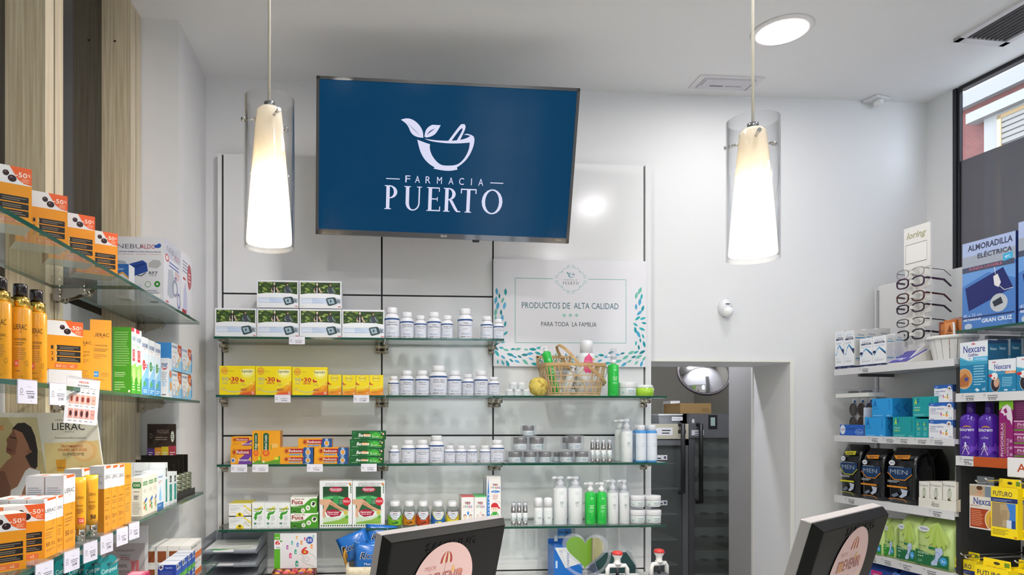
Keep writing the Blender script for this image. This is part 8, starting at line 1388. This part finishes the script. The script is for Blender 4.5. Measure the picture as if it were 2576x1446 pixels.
for i in range(20):
    px_, py_ = -wC/2+.022+(i % 5)*(wC-.044)/4+rr.uniform(-.004, .004), .02+.02*(i//5); r = .0135
    o = MB().lathe([(.001, -r*.7), (r*.7, -r*.55), (r*1.05, 0), (r*.7, r*.55), (.001, r*.7)], CC[(i*3+i//5) % 7]+'|r.15|c.7', 14, wob=lambda a: .06*math.sin(5*a)).make('wrapped_sweet', None, ((a+b)/2+px_, yc-.10+py_, CT+hb-.006+rr.uniform(-.003, .004)), (rr.uniform(-.5, .5), rr.uniform(-.5, .5), rr.uniform(0, 3)))
    tag(o, 'shiny wrapped sweet in the open box under the picture card', 'sweet', 'wrapped sweets in the open box')
tag(MB().box(-wC/2+.004, .004, .004, wC/2-.004, .096, hb-.018, '#a85a3a|r.4').make('sweets_layer', None, ((a+b)/2, yc-.10, CT)), 'layer of more sweets filling the open box', 'sweets')
# lined basket of throat sweets
bx0, bx1 = cx(872, 2.68), cx(1010, 2.68); wB = bx1-bx0; zr = at_y(940, 1424, 2.66).z
bk = tag(empty('lined_basket', ((bx0+bx1)/2, 2.66, CT)), 'woven basket with a cream cloth liner behind the big screen', 'basket'); hR = zr-CT
def rrect(w_, d_, z, r=.02, n=5):
    out_ = []
    for cx_, cy_, a0 in ((w_/2-r, d_/2-r, 0), (-w_/2+r, d_/2-r, 90), (-w_/2+r, -d_/2+r, 180), (w_/2-r, -d_/2+r, 270)):
        for i in range(n+1): t = math.radians(a0+90*i/n); out_.append((cx_+r*math.cos(t), .06+cy_+r*math.sin(t), z))
    return out_
MB().loft([rrect(wB*.88, .13, .001), rrect(wB*.92, .14, .001+hR*.5), rrect(wB*.98, .15, hR-.03)], 'bamboo').make('woven_body', bk)
MB().loft([rrect(wB*1.0, .155, hR-.045), rrect(wB*1.03, .165, hR-.02), rrect(wB*1.02, .162, hR), rrect(wB*.94, .135, hR), rrect(wB*.9, .12, hR-.04)], 'liner cloth').make('cloth_liner', bk)
MB().tube([(-wB*.49, .06, hR-.02), (-wB*.55, .06, hR+.03), (-wB*.56, .07, hR+.055), (-wB*.50, .075, hR+.02)], .006, '#b88a3a|r.4|m.3', 10).make('handle', bk)
def ricola(u, v, y, rot, label, w_=.125, h_=.10, mentol=False, tx=.5):
    p = at_y(u, v, y); o = empty('sweet_bag', p, 0); tag(o, label, 'bag', 'blue bags of throat sweets in the lined basket'); o.rotation_euler = (math.radians(-8), math.radians(-rot), 0); mb = MB(); rings = []; n = 9
    for t in [i/8 for i in range(9)]:
        th = .014*math.sin(math.pi*t)+.0012; wz = w_*(1-.03*math.sin(math.pi*t)); rings.append([(-wz/2, 0, -h_/2+h_*t)]+[(-wz/2+wz*i/6, -th*math.sin(math.pi*i/6)-.0006, -h_/2+h_*t) for i in range(1, 6)]+[(wz/2, 0, -h_/2+h_*t)]+[(wz/2-wz*i/6, th*math.sin(math.pi*i/6)+.0006, -h_/2+h_*t) for i in range(1, 6)])
    mb.loft(rings, '#1c6ac0|r.25|c.3'); mb.make('bag_body', o)
    F = Flat((-w_/2, -.016, -h_/2), (w_, 0, 0), (0, 0, h_), (0, -1, 0)); mb = MB(); mb.print(F, [('t', tx, .52, .62, .26, 'Ricola', '#e6eaf0', 'ki'), ('t', tx, .52, .59, .235, 'Ricola', '#16202c', 'bi')]+([('t', .5, .2, .34, .1, 'Mentol', '#cfdcec')] if mentol else [])); mb.make('printed_name', o)
ricola(893, 1372, 2.755, 22, 'blue throat sweet bag tilted at the outer side of the basket', tx=.36); ricola(958, 1352, 2.775, -4, 'blue throat sweet bag standing highest at the back'); ricola(962, 1388, 2.74, 4, 'blue throat sweet bag in the middle behind the front one'); ricola(930, 1398, 2.715, 0, 'blue menthol sweet bag in front of the others', mentol=True)
# blue glove dispenser box
yb = 2.80; a, b = cx(1394, yb), cx(1465, yb); zb0, zb1 = CT, at_y(1430, 1352, yb).z
def clean(mb, w, h, d):
    faces(mb, w, h*.8, d, '#1a6ac0|r.3', [('t', .35, .12, .5, .09, 'cleanpix', '#9ac4ec', ''), ('p', [(.02, .98), (.98, .98), (.98, .55), (.4, .42)], '#d8dce0'), ('t', .48, .66, .1, .36, 'nativ', '#3a5a9a', 'v'), ('r', .05, .42, .12, .62, '#b8d0ec'), ('l', .74, .08, .98, .22, 2, '#9ac4ec')])
    mb.box(-w/2, d-.003, h*.8, w/2, d, h*1.12, '#aeb6ba|r.4'); mb.print(Flat((-w/2, d-.003, h*.8), (w, 0, 0), (0, 0, h*.32), (0, -1, 0)), [('r', 0, 0, 1, .3, '#1a5ab0'), ('r', .35, .5, .85, .98, '#3a80c0'), ('t', .6, .72, .5, .16, 'CERUMEN', '#20303a', 'b'), ('t', .6, .52, .5, .14, 'STOP', '#3a80c0', 'b'), ('p', [(.22, .1), (.36, .1), (.32, .5), (.24, .5)], '#dce0e4')])
mb = MB(); clean(mb, b-a, zb1-CT, .1); tag(mb.make('dispenser_box', None, ((a+b)/2, yb, CT)), 'blue and grey ear care box behind the heart shaped mirror', 'box')
# heart mirror
yh = 2.55; ph = at_y(1472, 1388, yh); hm = tag(empty('heart_mirror', (ph.x, yh, CT)), 'clear heart shaped table mirror on the back counter', 'mirror'); hm.rotation_euler.z = -.36
HZ = ph.z-CT; R_ = .061
def heart(k, n=48):
    o = []
    for i in range(n):
        t = 2*math.pi*i/n; o.append((R_*k*math.sin(t)**3*1.12, R_*k*(13*math.cos(t)-5*math.cos(2*t)-2*math.cos(3*t)-math.cos(4*t))/15.2+.006*k))
    return o
m, nt, N, b_ = nodes('silver mirror'); b_.inputs['Base Color'].default_value = (.93, .94, .95, 1); b_.inputs['Metallic'].default_value = 1; b_.inputs['Roughness'].default_value = .015; _M['silver mirror'] = m
tl = Matrix.Rotation(math.radians(-9), 3, 'X')
def hv(p, y): v = tl @ Vector((p[0], y, p[1])); return (v.x, v.y, v.z+HZ)
mb = MB(); o1, i1 = heart(1.24), heart(1.02); n = len(o1)
mb.loft([[hv(p, -.009) for p in i1], [hv(p, -.011) for p in o1], [hv(p, .009) for p in o1], [hv(p, .008) for p in i1], [hv(p, -.009) for p in i1]], 'clear plastic', cap=False); mb.make('clear_frame', hm)
mb = MB(); tri = tessellate_polygon([[Vector((p[0], p[1], 0)) for p in heart(1.03)]]); mb.add([hv(p, -.004) for p in heart(1.03)], [tuple(t) for t in tri], 'silver mirror'); mb.add([hv(p, .002) for p in heart(1.03)], [tuple(t) for t in tri], '#dcdce0'); mb.make('mirror_glass', hm)
mb = MB().tube([(R_*1.45*math.cos(a), .0, HZ+R_*1.45*math.sin(a)) for a in [math.radians(180+180*i/20) for i in range(21)]], .006, 'clear plastic', 10); mb.make('yoke', hm)
MB().lathe([(.05, .0005), (.05, .004), (.012, .010), (.008, max(.02, HZ-R_*1.4))], 'clear plastic', 28).make('foot', hm)
for s in (-1, 1): MB().lathe([(.007, -.006), (.007, .006)], 'clear plastic', 14).make('pivot_knob', hm, (s*R_*1.45, 0, HZ), (0, math.pi/2, 0))
# self inking stamps
def stamp(u, vt, y, label, rot=0):
    p = at_y(u, vt, y); H = p.z-CT; o = tag(empty('hand_stamp', (p.x, y, CT), rot), label, 'stamp', 'white hand stamps with red knobs'); Wd = .037; k = max(1, H/.13)
    MB().rbox(-Wd*.9, -.022, .0005, Wd*.9, .022, H-.088, '#55585f|r.4', .006).make('base_block', o)
    za = H-.052; pts = [(-Wd, 0, H-.105), (-Wd, 0, za-.012), (-Wd*.82, 0, za), (Wd*.82, 0, za), (Wd, 0, za-.012), (Wd, 0, H-.105)]; MB().tube(pts, .008, '#dededf|r.3', 12).make('arch_frame', o)
    MB().tube([(0, 0, H-.09), (0, 0, za)], .006, '#3a3c42|r.4', 10).make('plunger', o)
    MB().lathe([(.014, za+.004), (.015, za+.010), (.011, za+.014), (.0115, za+.026), (.019, za+.040), (.0195, za+.041)], '#dededf|r.3', 24).make('grip', o); MB().lathe([(.0195, za+.041), (.0198, za+.046), (.017, za+.052), (.009, za+.0545), (.0005, za+.055)], '#c83a38|r.3', 24).make('red_knob', o)
stamp(1553, 1387, 2.50, 'white hand stamp with a red knob beside the heart shaped mirror'); stamp(1658, 1382, 2.52, 'white hand stamp with a red knob in front of the doorway', .35)
# clear card box
yk = 2.68; a, b = cx(1506, yk), cx(1610, yk); kb = tag(empty('card_box', ((a+b)/2, yk, CT)), 'clear box of dark green cards behind the hand stamps', 'box'); wK = b-a; hK = at_y(1550, 1413, yk).z-CT
MB().prism([(0, 0), (.14, 0), (.14, hK+.02), (.09, hK+.02), (0, hK-.05)], -wK/2, -wK/2+.003, 'clear plastic', 'x').prism([(0, 0), (.14, 0), (.14, hK+.02), (.09, hK+.02), (0, hK-.05)], wK/2-.003, wK/2, 'clear plastic', 'x').box(-wK/2, 0, .0005, wK/2, .14, .003, 'clear plastic').box(-wK/2, .137, 0, wK/2, .14, hK+.02, 'clear plastic').make('clear_walls', kb)
mb = MB().prism([(.03, hK-.06), (.13, hK-.06), (.13, hK+.012), (.03, hK-.022)], -wK/2+.006, wK/2-.006, '#1c3a3a|r.35', 'x'); mb.make('green_cards', kb)
for i, (x0, x1, t, lb) in enumerate(((-.49, -.02, 'PULMÓN', 'white carton with a round mark in the clear box, nearer the mirror'), (.02, .49, '325 mg', 'white carton with fine lettering in the clear box, nearer the doorway'))):
    mb = MB(); w_ = (x1-x0)*wK; faces(mb, w_, hK-.055, .022, '#e0dfe2|r.4', [('t', .6, .8, .5, .16, t, '#3a4a6a'), ('o', .2, .8, .13, .13, .25, '#3a6a7a'), ('r', .8, .82, .92, .9, '#2a4ab0'), ('l', .3, .5, .85, .62, 2, '#8a8a90')]); tag(mb.make('carton', None, ((a+b)/2+(x0+x1)/2*wK, yk+.004, CT+.0035)), lb, 'box', 'cartons in the clear box')
# ================================================================== SERVICE COUNTER AND SCREENS
FC = CZ-.70
fc = tag(empty('service_counter', (.85, 1.45, 0)), 'white service counter carrying the two screens', 'counter'); MB().box(-1.1, -.30, FC-.04, 1.15, .75, FC, '#dcdcdc|r.3').make('worktop', fc); MB().box(-1.05, -.25, 0, 1.1, .15, FC-.04, '#d4d4d6|r.5').make('front_panel', fc); MB().box(-1.05, .15, 0, 1.1, .70, FC-.04, '#bcbcbe|r.5').make('cabinet_body', fc)
def monitor(TLp, TRp, zt, tau, cpx, label, sticker_label):
    TL, TR = Vector((*TLp, CZ+zt)), Vector((*TRp, CZ+zt)); e = (TR-TL).normalized(); wM = (TR-TL).length; n = Vector((e.y, -e.x, 0)); up = Vector((0, 0, math.cos(tau)))+n*math.sin(tau); bn = e.cross(up).normalized()  # back normal, toward us
    if bn.dot(n) < 0: bn = -bn
    c0 = (TL+TR)/2; hM = .325
    o = tag(empty('monitor', c0), label, 'monitor', 'black screens on the service counter'); o.rotation_euler = Matrix((e, -bn, up)).transposed().to_euler()    # local x along the top, -y toward us, z up the panel; origin at the top edge
    K = 'black plastic'; x = wM/2
    MB().rbox(-x, -.006, -hM, x, .016, 0, '#8f8b8d|r.4', .003).make('front_bezel', o)
    R = lambda ix, iz0, iz1, y: [(-x+ix, y, -hM+iz0), (x-ix, y, -hM+iz0), (x-ix, y, -iz1), (-x+ix, y, -iz1)]
    MB().loft([R(.001, .001, .001, -.0055), R(.001, .001, .001, -.008), R(.013, .012, .012, -.026), R(.016, .015, .015, -.027)], K, smooth=False).make('back_cover', o)
    MB().box(-x+.018, .016, -hM+.02, x-.018, .0165, -.018, '#0c1014|r.15').make('screen', o)
    # bulge of the casing and stand
    MB().loft([R(.06, .03, .175, -.0265), R(.075, .045, .195, -.048)], K, smooth=False).make('casing_bulge', o)
    o2 = MB(); M_ = o.rotation_euler.to_matrix(); inv = M_.transposed()
    base = c0-Vector((0, 0, 0))+up*(-hM*.8); bz = inv @ (Vector((base.x, base.y, FC))-c0)
    q = inv @ Vector((0, 0, 1)); pts = [Vector((0, -.05, -hM*.62)), Vector((0, -.05, -hM*.8)), bz+q*.02]
    MB().tube(pts, [.03, .03, .034], K, 14).make('stand_neck', o)
    ring = lambda r, z: [tuple(bz+inv @ Vector((r*math.cos(t), r*.85*math.sin(t), z))) for t in [2*math.pi*i/36 for i in range(36)]]
    MB().loft([ring(.11, .001), ring(.11, .008), ring(.09, .018), ring(.03, .024)], K).make('stand_base', o)
    F0_ = Flat((0, -.027, 0), (1, 0, 0), (0, 0, 1), (0, -1, 0))
    r = ray(*cpx); org = Vector((0, 0, CZ)); lo, ld = inv @ (org-c0), inv @ r; t = (-.027-lo.y)/ld.y; P = lo+ld*t; sx, sz = P.x, P.z; R_ = .100
    # embossed maker's name
    v, f, asp = textmesh('SAMSUNG', 'k'); wN, hN = .168, .0195; zc = sz+.094; xc = sx+.012
    mb = MB(); vs = [(xc+a*wN, -.0285, zc+b*hN) for a, b in v]; mb.add(vs, f, K); 
    ed = {}
    for fc_ in f:
        for i in range(len(fc_)): k_ = tuple(sorted((fc_[i], fc_[(i+1) % len(fc_)]))); ed[k_] = ed.get(k_, 0)+1
    for (i, j), c_ in ed.items():
        if c_ == 1: p, q_ = vs[i], vs[j]; mb.add([p, q_, (q_[0], -.027, q_[2]), (p[0], -.027, p[2])], [(0, 1, 2, 3)], K)
    mb.make('embossed_name', o)
    ops = [('e', sx, sz, R_, R_, '#dcb8b4|r.35'), ('p', [(sx-.09, sz-.03), (sx+.02, sz-.05), (sx+.09, sz+.0), (sx+.06, sz-.075), (sx-.02, sz-.095), (sx-.075, sz-.06)], '#e4c4b0|r.35')]
    ux, uz = sx+.0, sz+.052
    for k_, (a0, a1) in enumerate(((0, 36), (36, 72), (72, 108), (108, 144), (144, 180))):
        pts = [(ux+.0195*math.cos(math.radians(a))*1.0, uz+.027*math.sin(math.radians(a))) for a in (a0, (a0+a1)/2, a1)]; b0_ = ux+.0195*math.cos(math.radians(a0)); b1_ = ux+.0195*math.cos(math.radians(a1))
    seg = [ux-.0195+.0078*i for i in range(6)]
    for i in range(5):
        a_, b_ = seg[i], seg[i+1]; pl = [(a_, uz), (b_, uz)]+[(ux+(b_-ux)*math.cos(t), uz+.026*math.sin(t)) for t in [math.pi/2*j/5 for j in range(1, 5)]]+[(ux, uz+.027)]+[(ux+(a_-ux)*math.cos(t), uz+.026*math.sin(t)) for t in [math.pi/2*j/5 for j in range(4, 0, -1)]]
        ops.append(('p', pl, '#a83a3a' if i % 2 == 0 else '#e0c8a8')); ops.append(('e', (a_+b_)/2, uz, .0037, .0032, '#a83a3a' if i % 2 == 0 else '#e0c8a8'))
    ops += [('w', [(ux, uz), (ux-.002, uz-.035)], .001, 1, '#b08a80'), ('t', sx-.048, sz+.040, .036, .0135, 'MEJOR', '#b0605a'), ('t', sx+.0, sz+.014, .136, .027, 'PREVENIR', '#a8645e', 'k'), ('t', sx-.0, sz-.018, .04, .011, 'QUE', '#b0605a'), ('t', sx+.0, sz-.046, .10, .024, 'CURAR', '#b04a48', 'b'), ('r', sx-.06, sz+.001, sx-.05, sz+.022, '#d89a5a'), ('r', sx-.047, sz+.001, sx-.036, sz+.022, '#d89a5a'), ('e', sx+.028, sz+.03, .004, .009, '#e0b050'), ('e', sx+.052, sz+.022, .008, .007, '#c8806a')]
    mb = MB(); F0_ = Flat((0, -.0288, 0), (1, 0, 0), (0, 0, 1), (0, -1, 0), False); mb.print(F0_, ops, 1); mb.make('round_sticker', o)['label'] = sticker_label
monitor((.0307, 1.521), (.348, 1.772), -.25, math.radians(13.5), (1112, 1463), 'back of the black screen in the middle, with a round pink sticker', 'pink round sticker with a parasol')
monitor((.864, 1.302), (1.198, 1.544), -.20, math.radians(15.5), (2128, 1432), 'back of the black screen before the green soft packs, with a round pink sticker', 'pink round sticker with a parasol')
# lime green wall panel and post seen only in mirrors
structure(MB().box(XL, -1.6, .2, XL+.012, .2, 2.9, '#7db518|r.4').make('wall_panel'))
po = tag(empty('shelf_post', (PXE, -1.72, 0)), 'wood grained shelf post beside the lime green wall panel behind the camera', 'post', 'wooden shelf posts on the left wall'); MB().box(PXB-PXE, 0, 0, 0, .1, ZC, 'ash wood').make('post_body', po); MB().box(0, 0, 0, .004, .1, ZC, 'ash edge').make('slotted_edge', po)
